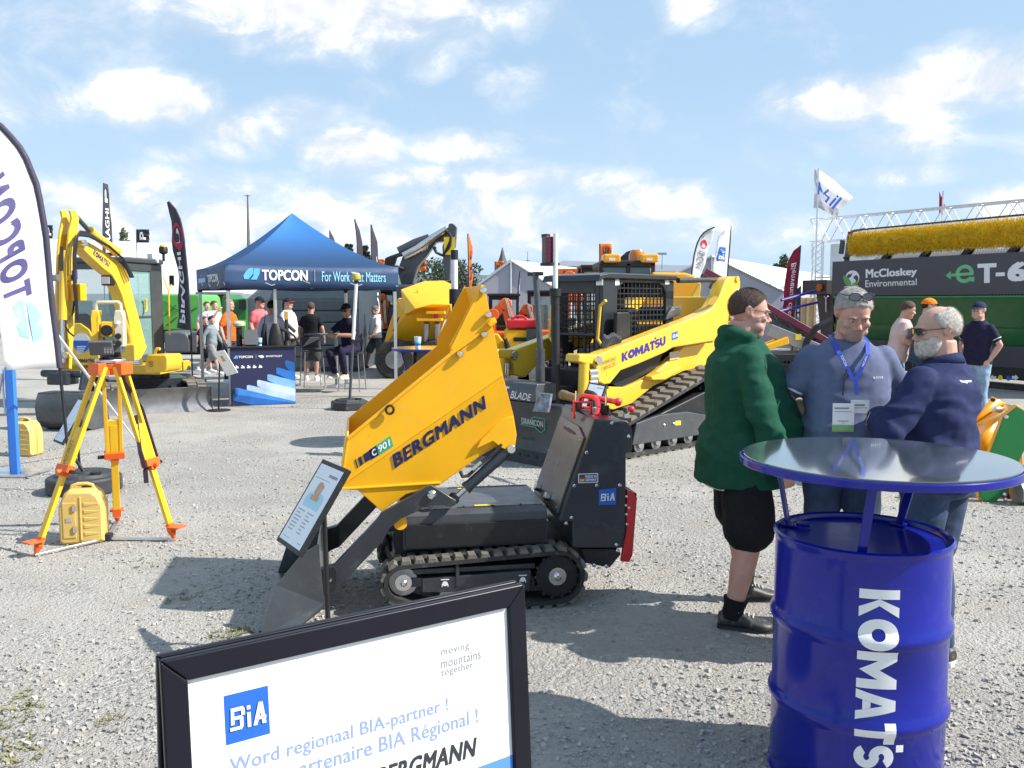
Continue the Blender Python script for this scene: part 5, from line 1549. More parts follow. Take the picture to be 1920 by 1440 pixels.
def make_excavator():
 E=Fr(-5.58,13.45,R(79))
 t=thing('mini_excavator','yellow mini excavator with raised boom and dozer blade behind the survey tripod','excavator',fr=E)
 loc=lambda w:E.loc(w)
 bl,br=G(192,781),G(398,769);U=Fr(bl.x,bl.y,atan2(br.y-bl.y,br.x-bl.x));Lb=(br-bl).length
 u=lambda x,y,z:loc(U.wld((x,y,z)))
 b=MB();prof=[(.10,.0),(.045,.09),(.022,.19),(.040,.29),(.085,.37),(.060,.375),(.012,.29),(-.006,.19),(.015,.09),(.07,.0)]
 b.prism([u(0,-yy+.1,z)for yy,z in prof],u(Lb,0,0)-u(0,0,0));bo=b.build('dozer_blade',mat('worn grey blade',(.20,.20,.205),.38,.55,var=.2,dust=.2),t,ang=25)
 e=MB();e.bar(u(-.005,.06,.19),u(-.005,.02,.19),.02,.38);e.bar(u(Lb+.005,.06,.19),u(Lb+.005,.02,.19),.02,.38);e.build('end_plate',M_DARK2,bo,bevel=.003)
 for x in(.45,Lb-.45):
  b=MB();b.bar(u(x,.10,.22),u(x,.85,.30),.08,.12);b.build('blade_arm',M_DARK,t,bevel=.006)
 for x0 in(.02,Lb-.30):
  belt,lug=MB(),MB();track_loop(belt,lug,[(.45,.22,.20),(1.95,.22,.20)],x0,x0+.28,lug=(.05,.022))
  mp=lambda p:u(p.y,p.x,p.z)
  belt.v=[mp(p)for p in belt.v];lug.v=[mp(p)for p in lug.v]
  o=belt.build('track',M_RUB,t);lug.build('tread_lug',M_DUSTRUB,o,smooth=False)
  w=MB()
  for y in(.45,1.95):w.cyl(u(x0+.05,y,.22),u(x0+.23,y,.22),.165,n=24)
  w.bar(u(x0+.14,.55,.22),u(x0+.14,1.85,.22),.16,.2);w.build('track_frame',M_DARK,o,bevel=.006)
 b=MB();b.bar(u(.2,1.2,.36),u(Lb-.2,1.2,.36),.8,.2);b.lathe([(.36,.42),(.36,.56)],28,u(Lb/2,1.2,0));b.build('undercarriage',M_DARK,t,bevel=.01)
 Cx=loc(W(239,600,13.9));cx,cy=Cx.x,Cx.y
 b=MB();b.prism([(cx-.05,cy-.55,.56),(cx-.05,cy+1.05,.56),(cx+1.1,cy+1.05,.56),(cx+1.1,cy-.4,.56)],(0,0,.16));b.build('slew_platform',M_YEL,t,bevel=.02)
 X=cx-.02
 pf=lambda pts,x=X:E.xs(pts,x)
 b=MB();b.prism(pf([(138,589),(158,588),(176,600),(190,625),(199,660),(202,704),(128,704),(128,600)]),(.75,0,0));b.build('engine_cover_rim',mat('grey cover plastic',(.075,.075,.082),.5,dust=.12),t,bevel=.01)
 b=MB();b.prism(pf([(134,606),(150,606),(166,618),(178,640),(185,668),(188,703),(130,703),(130,612)],X-.03),(.05,0,0));po=b.build('side_cover',M_YEL,t,bevel=.01)
 c=E.x(153,643,X-.036);s=MB();s.tube([c,c+V((-.004,0,0))],.155,32);so=s.build('round_sticker',M_PAPER,po)
 s=MB();s.add([c+V((-.006,.15*cos(a),.15*sin(a)))for a in[pi+pi*i/20-.25+(.5*i/20)for i in range(21)]],[tuple(range(21))]);s.build('sticker_field',M_LBLUE,so,smooth=False)
 def Q(b_,x):q_=Quad(*pf(b_,x));q_.n=V((-1,0,0));q_.eps=.003;return q_
 lettering('TOPCON',Q([(146,637),(161,637),(161,632),(146,632)],X-.036),M_LBLUE,so,.02)
 for k in range(4):
  l=MB();put_rect(l,Q([(144,651+4*k),(161-2*k,651+4*k),(161-2*k,649+4*k),(144,649+4*k)],X-.040),0,0,1,1);l.build('print_line',M_WHT,so,smooth=False)
 wordmark(Q([(144,680),(177,680),(177,673),(144,673)],X-.033),M_INK,po)
 lettering('TOPCON',Q([(157,690),(174,690),(174,685),(157,685)],X-.033),M_INK,po,.03)
 b=MB();b.prism(pf([(276,665),(310,665),(314,672),(313,692),(308,698),(272,700),(270,690)],cx-.45),(.42,0,0));bx=b.build('step_box',M_YEL,t,bevel=.02)
 l=MB();c=E.x(283,687,cx-.455)
 for k in range(3):l.bx(c.x,c.x+.004,c.y-.035,c.y+.035,c.z+.03*k,c.z+.03*k+.010)
 l.build('vent',M_BLK,bx)
 l=MB();l.tube(pf([(292,672),(291,660),(294,654),(300,654)],cx-.40),.022,8);l.build('lever',M_YEL,bx)
 zr=E.y(245,493,cy).z;zb=.74;x1=E.y(307,600,cy).x;y1=cy+.98
 post=mat('cab grey paint',(.060,.068,.070),.4,coat=.3,var=.1)
 b=MB();th=.07
 for(xx,yy,w,d)in((cx,cy,.06,.06),(cx,y1,.06,.06),(x1,y1,.10,.08)):b.box((xx+.03,yy+(.03 if yy==cy else-.03),(zb+zr)/2),(w,d,zr-zb))
 b.bx(x1-.32,x1,cy,cy+.05,zb,zr);b.bx(cx,x1,cy,cy+.05,zb,zb+.10);b.bx(cx,x1,cy,cy+.05,zr-.12,zr)
 b.bx(cx,cx+.05,cy,y1,zr-.10,zr);b.bx(cx,cx+.06,cy,y1,zb,zb+.34);b.bx(x1-.06,x1,cy,y1,zb,zb+.5);b.bx(cx+.02,x1,cy+.01,cy+.04,1.42,1.46)
 b.bx(x1-.06,x1,cy,y1,zr-.14,zr)
 cab=b.build('cab_frame',post,t,bevel=.012)
 b=MB();b.bx(cx-.05,x1+.02,cy-.03,y1+.03,zr+.002,zr+.09);b.build('cab_roof',post,cab,bevel=.03)
 gm=mat('green tinted glass',(.30,.52,.50),.04,var=.05,spec=.9,alpha=.38)
 for nm,(a0,a1,b0,b1,c0,c1)in(('windscreen',(cx+.015,cx+.021,cy+.06,y1-.06,zb+.34,zr-.10)),('side_window',(cx+.06,x1-.32,cy+.018,cy+.024,1.46,zr-.12)),('door_window',(cx+.06,x1-.32,cy+.018,cy+.024,zb+.1,1.42)),('rear_window',(x1-.04,x1-.034,cy+.06,y1-.06,zb+.5,zr-.14))):
  g_=MB();g_.bx(a0,a1,b0,b1,c0,c1);g_.build(nm,gm,cab,smooth=False)
 s=MB();s.bx(cx+.55,cx+.72,cy+.25,cy+.72,1.0,1.75);s.bx(cx+.25,cx+.7,cy+.25,cy+.72,.95,1.08);s.build('seat',M_BLK,cab,bevel=.05)
 hr=MB();hr.tube([E.y(u_,v_,cy-.03)for u_,v_ in ZH([(1300,290),(1315,300),(1318,380),(1310,410)])],.018,8);hr.build('grab_rail',M_YEL,cab)
 ant=MB();p=E.y(307,490,cy+.10);ant.cyl(p,p+V((0,0,.14)),.022,n=12);ant.lathe([(.04,.12),(.07,.14),(.072,.22),(.05,.26),(.001,.27)],20,p);ao=ant.build('antenna',M_BLK,cab)
 a2=MB();a2.lathe([(.06,.245),(.045,.275),(.001,.28)],20,p);a2.build('antenna_cap',M_LABY,ao)
 lt=MB();p=E.y(285,484,cy+.05);lt.box(p+V((-.02,0,.03)),(.08,.10,.09));lt.box(p+V((0,-.03,-.05)),(.05,.16,.05));lt.build('work_lamp',M_WHT,cab,bevel=.01)
 mi=MB();p=E.y(322,526,cy-.10);mi.box(p,(.03,.085,.17));mo=mi.build('mirror',M_BLK,t,bevel=.012)
 mi=MB();mi.tube([p+V((.02,0,-.04)),E.y(316,545,cy-.10),E.y(318,628,cy-.10)],.014,8);mi.tube([E.y(316,545,cy-.1),E.y(306,520,cy-.04)],.010,8);mi.build('mirror_arm',M_YEL,mo)
 yb=-.125
 Bp=ZP([(478,585),(560,565),(700,640),(860,740),(1000,830),(1110,930),(1190,1040),(1230,1180),(1262,1330)])+ZH([(1245,430),(1300,640),(1312,700),(1265,735),(1208,700),(1150,440),(1100,260)])+ZP([(1030,1200),(965,1090),(830,985),(640,810),(550,720),(488,670)])
 b=MB();b.prism(E.ys(Bp,yb),(0,.18,0));bm_=b.build('boom',M_YEL,t,bevel=.012)
 q=Quad(*E.ys(ZP([(905,968),(905,968),(930,905),(690,705)]),yb));A=E.ys(ZP([(672,782),(905,970),(932,898),(690,700)]),yb)
 q=Quad(*A);q.n=V((0,-1,0));q.eps=.0006;wordmark(q,M_NAVY,bm_)
 pn=MB();p=E.y(*ZP([(515,610)])[0],yb);pn.cyl(p+V((0,-.05,0)),p+V((0,.30,0)),.045,n=18);pn.build('pin',M_CHR,bm_)
 lm=MB();p=E.y(*ZP([(900,1165)])[0],yb+.10);lm.box(p,(.10,.16,.15));lo=lm.build('work_lamp',M_BLK,bm_,bevel=.02);lm=MB();lm.box(p+V((-.055,0,0)),(.006,.12,.10));lm.build('lamp_glass',M_WHT,lo)
 cy_=MB();a,c=E.y(*ZP([(620,425)])[0],-.02),E.y(*ZP([(1040,745)])[0],-.02);cy_.cyl(a,c,.060,n=18);cy_.cyl(a,a.lerp(c,.06),.072,n=18);cy_.cyl(a.lerp(c,.94),c,.07,n=18);co=cy_.build('arm_cylinder',M_YEL,t)
 r_=MB();r_.cyl(E.y(*ZP([(420,205)])[0],-.02),a,.032,n=14);r_.build('rod',M_DARK2,co)
 cy_=MB();cy_.cyl(E.y(222,545,-.02),E.y(256,680,-.10),.062,n=18);cy_.build('boom_cylinder',M_YEL,t)
 b=MB();b.prism(E.ys(ZH([(1210,700),(1300,670),(1330,720),(1250,880),(1215,850)]),-.20),(0,.36,0));b.build('swing_bracket',M_YEL,t,bevel=.02)
 pn=MB();p=E.y(*ZH([(1270,855)])[0],-.26);pn.cyl(p,p+V((0,.4,0)),.05,n=16);pn.build('pin',M_CHR,t)
 Sp=[(129,396),(138,394),(146,410),(143,440),(139,470),(136,520),(138,560),(137,610),(134,650),(132,692),(112,692),(112,650),(107,610),(105,560),(106,520),(108,470),(112,432),(117,408)]
 P0=E.ys(Sp,0);cx0={}
 for i,p in enumerate(P0):p.x=p.x+(.08 if i>=10 else-.08)*1.0*(-1 if P0[10].x>P0[4].x else 1)
 for yo in(-.085,.05):
  b=MB();b.prism([V((p.x,yo,p.z))for p in P0],(0,.035,0));b.build('arm_plate',M_YEL,t,bevel=.010)
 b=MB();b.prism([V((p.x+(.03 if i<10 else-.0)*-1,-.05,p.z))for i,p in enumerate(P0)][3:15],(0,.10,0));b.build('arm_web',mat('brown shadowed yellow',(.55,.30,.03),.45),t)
 h=MB()
 for k in range(4):
  pts=[E.y(u_,v_,-.16-.02*k)for u_,v_ in((250-2*k,520),(232,486),(205,462),(170-k,440+k),(152-2*k,432+3*k),(144-k,445),(141-k,480),(142-k,540),(146,600))]
  pts=resample(pts,24);h.tube(pts,.016,7)
 h.build('hydraulic_hose',M_BLK,t)
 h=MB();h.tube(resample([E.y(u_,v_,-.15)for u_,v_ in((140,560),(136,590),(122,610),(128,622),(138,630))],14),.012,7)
 for k in range(3):h.tube([E.y(113+2.4*k,462,-.13),E.y(113+2.4*k,508,-.13)],.010,6)  # black tubes form a dark stripe standing in for the arm's slot holes
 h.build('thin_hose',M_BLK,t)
 b=MB();p=E.y(148,548,-.20);b.box(p,(.12,.14,.22));b.build('control_box',M_AMB,t,bevel=.01)
 b=MB();p=E.y(140,516,-.18);b.cyl(p+V((0,0,-.05)),p+V((0,0,.06)),.035,n=14);b.build('sensor',mat('violet anodised',(.10,.08,.30),.3,.5),t)
 for(u_,v_)in((110,521),(136,521),(122,666),(134,666)):
  b=MB();p=E.y(u_,v_,-.15);b.cyl(p,p+V((0,.3,0)),.042,n=16);b.build('pin',M_STEEL if u_<130 else M_YEL,t)
 cy_=MB();cy_.cyl(E.y(120,470,-.05),E.y(118,600,-.05),.05,n=16);co=cy_.build('bucket_cylinder',M_YEL,t);r_=MB();r_.cyl(E.y(118,600,-.05),E.y(119,680,-.05),.028,n=14);r_.build('rod',M_CHR,co)
 b=MB();p=E.y(118,712,0);b.box(p+V((0,0,.02)),(.24,.30,.16));b.cyl(p+V((0,-.3,.08)),p+V((0,.3,.08)),.05,n=14);b.prism([p+V((-.1,-.34,-.12)),p+V((.1,-.34,-.12)),p+V((.06,-.34,.12)),p+V((-.02,-.34,.14))],(0,.05,0));b.build('coupler',M_DARK,t,bevel=.012)
 gp=G(112,808);lp=loc(gp);bw0,bw1=E.x(168,800,lp.x).y+.06,E.x(61,800,lp.x).y-.10
 prof=[(lp.x-.02,.02)]+[(lp.x+.26+.27*cos(a),.28+.27*sin(a))for a in[pi*1.12+pi*.0-i*pi*.92/12*-1 for i in range(13)]]+[(lp.x+.46,.52),(lp.x+.1,.56),(lp.x-.02,.45)]
 prof=[(lp.x+.00,.50),(lp.x-.05,.40),(lp.x-.07,.28),(lp.x-.05,.15),(lp.x+.03,.05),(lp.x+.15,.0),(lp.x+.55,.012),(lp.x+.53,.03),(lp.x+.45,.30),(lp.x+.30,.50)]
 b=MB();b.prism([(x_,min(bw0,bw1),z_)for x_,z_ in prof],(0,abs(bw1-bw0),0));b.build('bucket',mat('bucket grey',(.085,.09,.095),.5,.2,var=.2,dust=.2),t,bevel=.012)
 b=MB()
 for k in range(6):y_=min(bw0,bw1)+abs(bw1-bw0)*(k+.5)/6;b.prism([(lp.x+.50,y_-.03,.0),(lp.x+.66,y_-.02,.0),(lp.x+.52,y_-.03,.045)],(0,.055,0))
 b.build('bucket_teeth',M_STEEL,t)
make_excavator()
TA,TB_,TD=V((-4.57,14.4,0)),V((-2.0,15.73,0)),V((-5.93,17.0,0))
TCc=TB_+(TD-TA)
def make_tent():
 ex=(TB_-TA);ey=(TD-TA)
 t=thing('pop_up_tent','navy and blue pop up tent with white lettered valance and pointed roof','tent',TA)
 P=lambda a,b,z:ex*a+ey*b+V((0,0,z))
 ze,zv,zp=2.28,1.90,3.27
 M_TOP=bpy.data.materials.new('blue tent fabric');M_TOP.use_nodes=True
 n_=NT(M_TOP.node_tree);o_=n_.n('ShaderNodeOutputMaterial');b_=n_.n('ShaderNodeBsdfPrincipled');b_.inputs['Roughness'].default_value=.6
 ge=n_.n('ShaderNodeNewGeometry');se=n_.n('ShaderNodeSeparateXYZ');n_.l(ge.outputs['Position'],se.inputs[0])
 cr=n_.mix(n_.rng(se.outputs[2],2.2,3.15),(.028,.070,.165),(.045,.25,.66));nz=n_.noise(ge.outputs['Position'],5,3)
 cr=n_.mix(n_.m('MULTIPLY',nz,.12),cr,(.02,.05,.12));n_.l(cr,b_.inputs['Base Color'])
 tr=n_.n('ShaderNodeBsdfTranslucent');n_.l(cr,tr.inputs[0]);mx=n_.n('ShaderNodeMixShader');mx.inputs[0].default_value=.3
 n_.l(b_.outputs[0],mx.inputs[1]);n_.l(tr.outputs[0],mx.inputs[2]);n_.l(mx.outputs[0],o_.inputs[0])
 M_VAL=mat('navy tent valance',(.028,.065,.150),.6,var=.06)
 n=16
 def roof(s_,r):
  k=int(s_)%4;f=s_-int(s_);c=[(0,0),(1,0),(1,1),(0,1),(0,0)]
  a=c[k][0]+(c[k+1][0]-c[k][0])*f;b=c[k][1]+(c[k+1][1]-c[k][1])*f
  a=a+(.5-a)*r;b=b+(.5-b)*r
  corner=abs(f-.5)*2
  z=ze+(zp-ze)*(r**1.42)-.05*(1-corner**2)*(r*(1-r))*4*.9+(.0 if r>0 else 0)
  z-=.03*(1-corner**2)*(1-r)
  return P(a,b,z)
 rm=MB();N=4*n;rr=[0,.08,.18,.3,.42,.55,.68,.8,.9,.97,1.0]
 rm.loft([[roof(4*j/N,r)for j in range(N)]for r in rr],cap=False)
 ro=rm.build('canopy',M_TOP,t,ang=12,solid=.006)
 vm=MB()
 def val(s_,z,out=0.02):
  p=roof(s_,0);c=P(.5,.5,p.z);d=(p-c);d.z=0;d=d.normalized()
  w=.012*sin(s_*23)+.008*sin(s_*41)
  return V((p.x,p.y,z))+d*(out+w*(ze-z)/.4)
 vm.loft([[val(4*j/(N*2),z)+V((0,0,(roof(4*j/(N*2),0).z-ze)if z>2.2 else-.012*sin(4*j/(N*2)*9)))for j in range(N*2)]for z in(zv,zv+.13,zv+.26,ze)],cap=False)
 vo=vm.build('valance',M_VAL,t,solid=.004)
 class VQ:
  def __init__(s,s0,s1):s.a=s0;s.b=s1
  def __call__(s,a,b,e=0.0):return val(s.a+(s.b-s.a)*a,zv+(ze-zv)*b,.032+e)
  def sub(s,a0,b0,a1,b1):return lambda a,b,e=0.0:s(a0+(a1-a0)*a,b0+(b1-b0)*b,e)
 f=VQ(0,1)
 lettering('TOPCON',f.sub(.20,.34,.455,.80),M_WHT,vo,.035,0,1.0)
 l=MB();q=f.sub(.10,.36,.19,.86)
 l.add([q(*p)for p in[(0.0,.35),(.18,.75),(.40,1.0),(.60,1.0),(.60,.55),(.30,.05),(.05,.05)]],[tuple(range(7))]);l.add([q(*p)for p in[(.64,.95),(1.0,.98),(.98,.55),(.80,.02),(.42,.02),(.60,.35)]],[tuple(range(6))])
 l.build('logo',M_SKYB,vo,smooth=False)
 l=MB();put_rect(l,f.sub(.492,.30,.496,.82),0,0,1,1);l.build('divider',M_GRYT,vo,smooth=False)
 lettering('For Work That Matters',f.sub(.535,.32,.915,.76),mat('ice blue print',(.30,.66,.86),.5,var=.03),vo,.008)
 g_=VQ(4,3)
 lettering('TOPCON',VQ(3.10,3.85).sub(.50,.30,.88,.66)if False else(lambda a,b,e=0.0:val(3.45+.35*a,zv+(ze-zv)*(.30+.36*b),.034+e)),M_WHT,vo,.03)
 l=MB();l.add([val(3.12+.28*a,zv+(ze-zv)*(.34+.2*b),.034)for a,b in((0,0),(1,0),(1,1),(0,1))],[(0,1,2,3)]);l.build('print_line',M_SKYB,vo,smooth=False)
 for(a,b)in((0,0),(1,0),(1,1),(0,1)):
  p=MB();c=P(a,b,0)+(P(.5,.5,0)-P(a,b,0)).normalized()*.05
  p.bx(c.x-.025,c.x+.025,c.y-.025,c.y+.025,.02,2.24);po=p.build('tent_pole',M_ALU,t,bevel=.004)
  f_=MB();f_.bx(c.x-.06,c.x+.06,c.y-.06,c.y+.06,0,.02);f_.build('foot_plate',M_STEEL,po)
  s_=MB();s_.bx(c.x-.035,c.x+.035,c.y-.035,c.y+.035,1.86,1.98);s_.build('slider',M_BLK,po,bevel=.004)
 c_=MB();c_.cyl(P(.5,.5,2.3),P(.5,.5,3.2),.03)
 for i in range(4):
  ca=[(0,0),(1,0),(1,1),(0,1)][i];cb=[(1,0),(1,1),(0,1),(0,0)][i]
  for k in range(4):
   a0=V((*ca,0)).lerp(V((*cb,0)),k/4);a1=V((*ca,0)).lerp(V((*cb,0)),(k+1)/4)
   c_.bar(P(a0.x,a0.y,1.95),P(a1.x,a1.y,2.24),.03,.015);c_.bar(P(a0.x,a0.y,2.24),P(a1.x,a1.y,1.95),.03,.015)
 c_.build('scissor_frame',M_ALU,t)
make_tent()
cl,cr_=G(434,762),G(555,757);CF=Fr(cl.x,cl.y,atan2(cr_.y-cl.y,cr_.x-cl.x));CW=(cr_-cl).length
def make_counter():
 t=thing('counter','navy printed counter with white logos and pale blue stair pattern under the tent','counter',fr=CF)
 h=CF.y(434,650,0).z
 b=MB();b.bx(0,CW,0,.5,.005,h-.03);o=b.build('front_panel',mat('dark navy print',(.022,.024,.075),.45,var=.05),t,bevel=.006)
 b=MB();b.bx(-.03,CW+.03,-.03,.53,h-.028,h);b.build('worktop',M_BLK,t,bevel=.006)
 q=Quad((0,0,0),(CW,0,0),(CW,0,h),(0,0,h),.004);q.n=V((0,-1,0))
 lettering('TOPCON',q.sub(.125,.805,.345,.845,.0004),M_WHT,o,.035)
 l=MB();put_poly(l,q,[(.05,.80),(.085,.85),(.11,.85),(.085,.80)]);put_poly(l,q,[(.09,.80),(.115,.85),(.12,.80)]);l.build('logo',M_SKYB,o,smooth=False)
 lettering('SMARTFLEET',q.sub(.545,.812,.80,.842,.0004),M_WHT,o,.02)
 l=MB();put_rect(l,q,.392,.79,.395,.86);put_poly(l,q,[(.44,.82),(.47,.85),(.50,.845),(.52,.82),(.50,.80),(.47,.80)]);put_poly(l,q,[(.425,.83),(.44,.85),(.455,.84),(.44,.82)])
 for k in range(5):
  x=.07+.09*k;put_rect(l,q,x,.635,x+.055,.66);put_rect(l,q,x+.01,.665,x+.03,.685);put_rect(l,q,x+.025,.66,x+.05,.67)
 l.build('pictogram',M_WHT,o,smooth=False)
 cols=[(.02,.12,.42),(.05,.22,.62),(.40,.55,.90),(.52,.62,.92),(.22,.46,.86),(.03,.18,.58),(.02,.12,.40)]
 steps=[(.02,.20),(.06,.31),(.24,.35),(.40,.43),(.56,.52),(.70,.63),(.84,.75)]
 for k,((x,z),c_)in enumerate(zip(steps,cols)):
  l=MB();zr=[.01,.02,.14,.24,.34,.45,.60][k]
  put_poly(l,q,[(x,z-.10),(x,z-.015),(x+.015,z),(x+.04,z),(.995,max(zr+.0,z-.18*(1-x)*1.6)),(.995,max(.008,zr-.10)),(x+.3 if x<.6 else .99,max(.008,z-.26))],.0004*(7-k))
  l.build('step_print',mat('stair print %d'%k,c_,.4,var=.25,scale=2.5),o,smooth=False)
 return h
CH=make_counter()
def ontop(px,yl):p=CF.y(px,648,yl);return CF.wld((p.x,yl,CH))
def gadget(name,label,cat,px,yl,fn):
 w=ontop(px,yl);t=thing(name,label,cat,w,CF.rz);fn(t);return t
def g_receiver(t):
 b=MB();b.cyl((0,0,0),(0,0,.30),.05,n=16);b.build('stand',M_BLK,t,bevel=.006)
 b=MB();b.lathe([(.04,.30),(.10,.33),(.105,.37),(.08,.40),(.001,.41)],28);b.build('dome',M_INSTR,t)
def g_tablet(t):
 b=MB();b.box((0,0,.14),(.22,.03,.26),Matrix.Rotation(R(-14),3,'X'));b.build('tablet',mat('grey tablet',(.10,.11,.11),.4),t,bevel=.01)
 b=MB();b.bx(-.08,.08,.0,.12,0,.02);b.build('foot',M_BLK,t)
def g_cup(t):
 b=MB();b.lathe([(.030,0),(.042,.13),(.044,.132),(.040,.128),(.028,.006),(.001,.006)],24);b.build('cup',mat('white cup',(.70,.76,.82),.4,var=.03),t)
 b=MB();b.lathe([(.0335,.03),(.0385,.085)],24,cap=False);b.build('cup_band',M_SKYB,t,solid=.002)
def g_radio(t):
 b=MB();b.tube([(0,0,0),(0,0,.2),(.02,0,.36)],[.055,.05,.03],12);b.build('body',M_BLK,t)
 b=MB();b.cyl((.02,0,.36),(.03,0,.52),.008,n=8);b.build('antenna',M_BLK,t)
def g_prism_pole(t):
 b=MB();b.cyl((0,0,.0),(0,0,1.02),.028,n=14);b.build('pole',M_ALU,t)
 b=MB();b.loft([ring_((0,0,z),rx,ry,12)for z,rx,ry in((0,.13,.10),(.12,.12,.10),(.25,.10,.08),(.36,.055,.05))]);b.tube([(.08,-.04,.28),(.18,-.06,.22),(.2,-.05,.1)],.03,8);b.build('folded_legs',M_BLK,t)
def g_scanner(t):
 b=MB();b.tube([(0,0,0),(.0,0,.10),(0,0,.42)],[.06,.035,.03],12);b.tube([(0,0,.25),(.12,-.03,.15),(.2,-.02,0)],.016,8);b.tube([(.02,0,.34),(.14,0,.22)],.03,8);b.build('body',M_BLK,t)
 b=MB();b.bx(-.03,.03,-.03,.03,.42,.56);b.build('head',mat('ochre head',(.45,.28,.05),.5),t,bevel=.01)
gadget('survey_receiver','beige domed survey receiver on a black stand on the counter','receiver',449,.25,g_receiver)
gadget('tablet','grey tablet standing on the counter beside the domed receiver','tablet',470,.12,g_tablet)
gadget('paper_cup','pale paper cup on the navy counter','cup',487,.12,g_cup)
gadget('radio','slim black device standing behind the cup on the counter','device',495,.3,g_radio)
gadget('prism_pole','aluminium pole with folded black legs standing on the counter','survey pole',518,.22,g_prism_pole)
gadget('scanner_stand','small black tripod with an ochre head at the right end of the counter','instrument',538,.2,g_scanner)
tc_=TBL2+V(((785-960)/FPX*10.5+.98,-.10,1.151));t_=thing('paper_cup','white paper cup on the distant blue drum table','cup',tc_);g_cup(t_)
c=W(418,680,13.6);bs=G(410,770)
tl,tr=W(400,660,13.75),W(420,656,13.65);br,bl_=W(446,699,13.5),W(425,705,13.6)
make_lectern('white tilted information board on a black stand by the left tent pole',[tl,tr,br,bl_],V((bs.x,bs.y,0)),dark=False,thin=.012,baser=.18,group='information boards')
gp=G(650,771);GB=V((gp.x,gp.y+.28,0));round_base(GB,.30,.16,'black octagonal weight under the leaning receiver pole',facets=8)
def receiver_pole():
 t=thing('receiver_pole','tall two tone survey pole with yellow receiver on top, leaning beside the tent','survey pole',(GB.x,GB.y,.16))
 tp=W(668,532,GB.y)-V((GB.x,GB.y,.16));b=MB();b.cyl((0,0,0),tp*.5,.022,n=14);b.build('lower_pole',M_DARK2,t)
 b=MB();b.cyl(tp*.5,tp,.026,n=14);b.build('upper_pole',M_WHT,t)
 b=MB();b.cyl(tp*.49,tp*.52,.035,n=14);b.bar(tp*.5,tp*.5+V((.16,0,.0)),.03,.03);b.cyl(tp,tp*1.03,.03,n=14);b.build('clamp',M_BLK,t)
 b=MB();b.lathe([(.03,.05),(.07,.07),(.075,.12),(.06,.15),(.001,.155)],24,tp);b.build('receiver',mat('ochre yellow receiver',(.55,.38,.06),.45),t)
 b=MB();b.lathe([(.065,.148),(.04,.168),(.001,.17)],24,tp);b.build('receiver_cap',M_INSTR,t)
receiver_pole()
def make_stool(loc,rz,label):
 t=thing('bar_stool',label,'bar stool',loc,rz,'bar stools beside the tent')
 b=MB();b.bx(-.19,.19,-.18,.18,.70,.735);b.build('seat',M_BLK,t,bevel=.02)
 b=MB();b.bx(-.19,.19,.165,.19,.76,.98);b.build('backrest',mat('dark grey plastic',(.06,.065,.07),.5),t,bevel=.015)
 for sx in(-1,1):
  for sy in(-1,1):
   b=MB();b.tube([(sx*.17,sy*.16,.71),(sx*.21,sy*.20,0)],.011,8)
   if sy>0:b.tube([(sx*.17,.16,.71),(sx*.165,.178,.96)],.009,8)
   b.build('leg',M_STEEL,t)
 b=MB();b.tube([(sx*.195,sy*.185,.27)for sx,sy in((-1,-1),(1,-1),(1,1),(-1,1))],.008,8,closed=True);b.build('footrest',M_STEEL,t)
c=G(657,735);make_stool((c.x,c.y+.2,0),R(-8),'grey backed bar stool carrying the seated person')
c=G(582,727);make_stool((c.x,c.y+.2,0),R(25),'empty bar stool in front of the person in black t-shirt')
def side_table():
 c=G(628,727);t=thing('bistro_table','small pointed grey bar table at the elbow of the seated person','table',(c.x,c.y+.2,0),R(10))
 b=MB();b.prism([(-.62,-.10,1.03),(-.10,-.25,1.03),(.30,-.2,1.03),(.35,.25,1.03),(-.15,.30,1.03)],(0,0,.03));b.build('table_top',mat('grey laminate',(.16,.18,.20),.4),t,bevel=.008)
 b=MB();b.cyl((0,0,.03),(0,0,1.03),.035,n=16);b.build('column',M_STEEL,t)
 b=MB();b.lathe([(.26,0),(.26,.012),(.05,.05),(.001,.05)],28);b.build('foot',M_ALU,t)
side_table()
def visitor(label,H_,u,v_or_Y,yaw,shirt,legs_m,hair=None,cap=None,sleeve=.55,long_legs=True,g=1.0,skin=SKIN,shoe=M_WHT,pose='stand',belly=0.0,**kw):
 Y=v_or_Y;c=V(((u-960)/FPX*Y*.997,Y,0))
 L=None
 if pose=='walk':L={'a':[(-.10,-.16,.52),(-.10,-.26,.09),(-.11,-.45,.05)],'b':[(.10,.10,.49),(.10,.36,.15),(.10,.20,.035)]}
 arms=kw.pop('arms',None)
 if pose=='walk' and not arms:arms={'a':[(-.26,.10,1.17),(-.27,.10,.93)],'b':[(.26,-.03,1.17),(.27,-.16,.96)]}
 p=Person(label,H_,c,yaw,vox=.011,g=g,belly=belly,skin=skin,legs=L,arms=arms,**kw)
 p.top(shirt,.88,sleeve,.016,.01,vox=.015,amp=.007,name='shirt',seed=u)
 p.bottoms(legs_m,1.94 if long_legs else .93,.012,1.05 if long_legs else 1.25,vox=.015,name='trousers' if long_legs else 'shorts')
 p.shoes(shoe)
 if hair is not None:p.hair(hair,'short',.012 if cap is None else .002)
 if cap is not None:p.cap(cap[0],brim=cap[1]if len(cap)>1 else None)
 return p
C_PINK=cloth('salmon polo',(.62,.16,.17));C_ORANGE=cloth('orange shirt',(.80,.14,.02));C_LILAC=cloth('lilac shirt',(.60,.60,.74));C_HOOD=cloth('pale grey hoodie',(.24,.29,.31));C_DGREY=cloth('dark grey shorts',(.06,.06,.062));C_DNAVY=cloth('dark navy polo',(.018,.017,.045));C_ROSE=cloth('pale rose t-shirt',(.60,.45,.42))
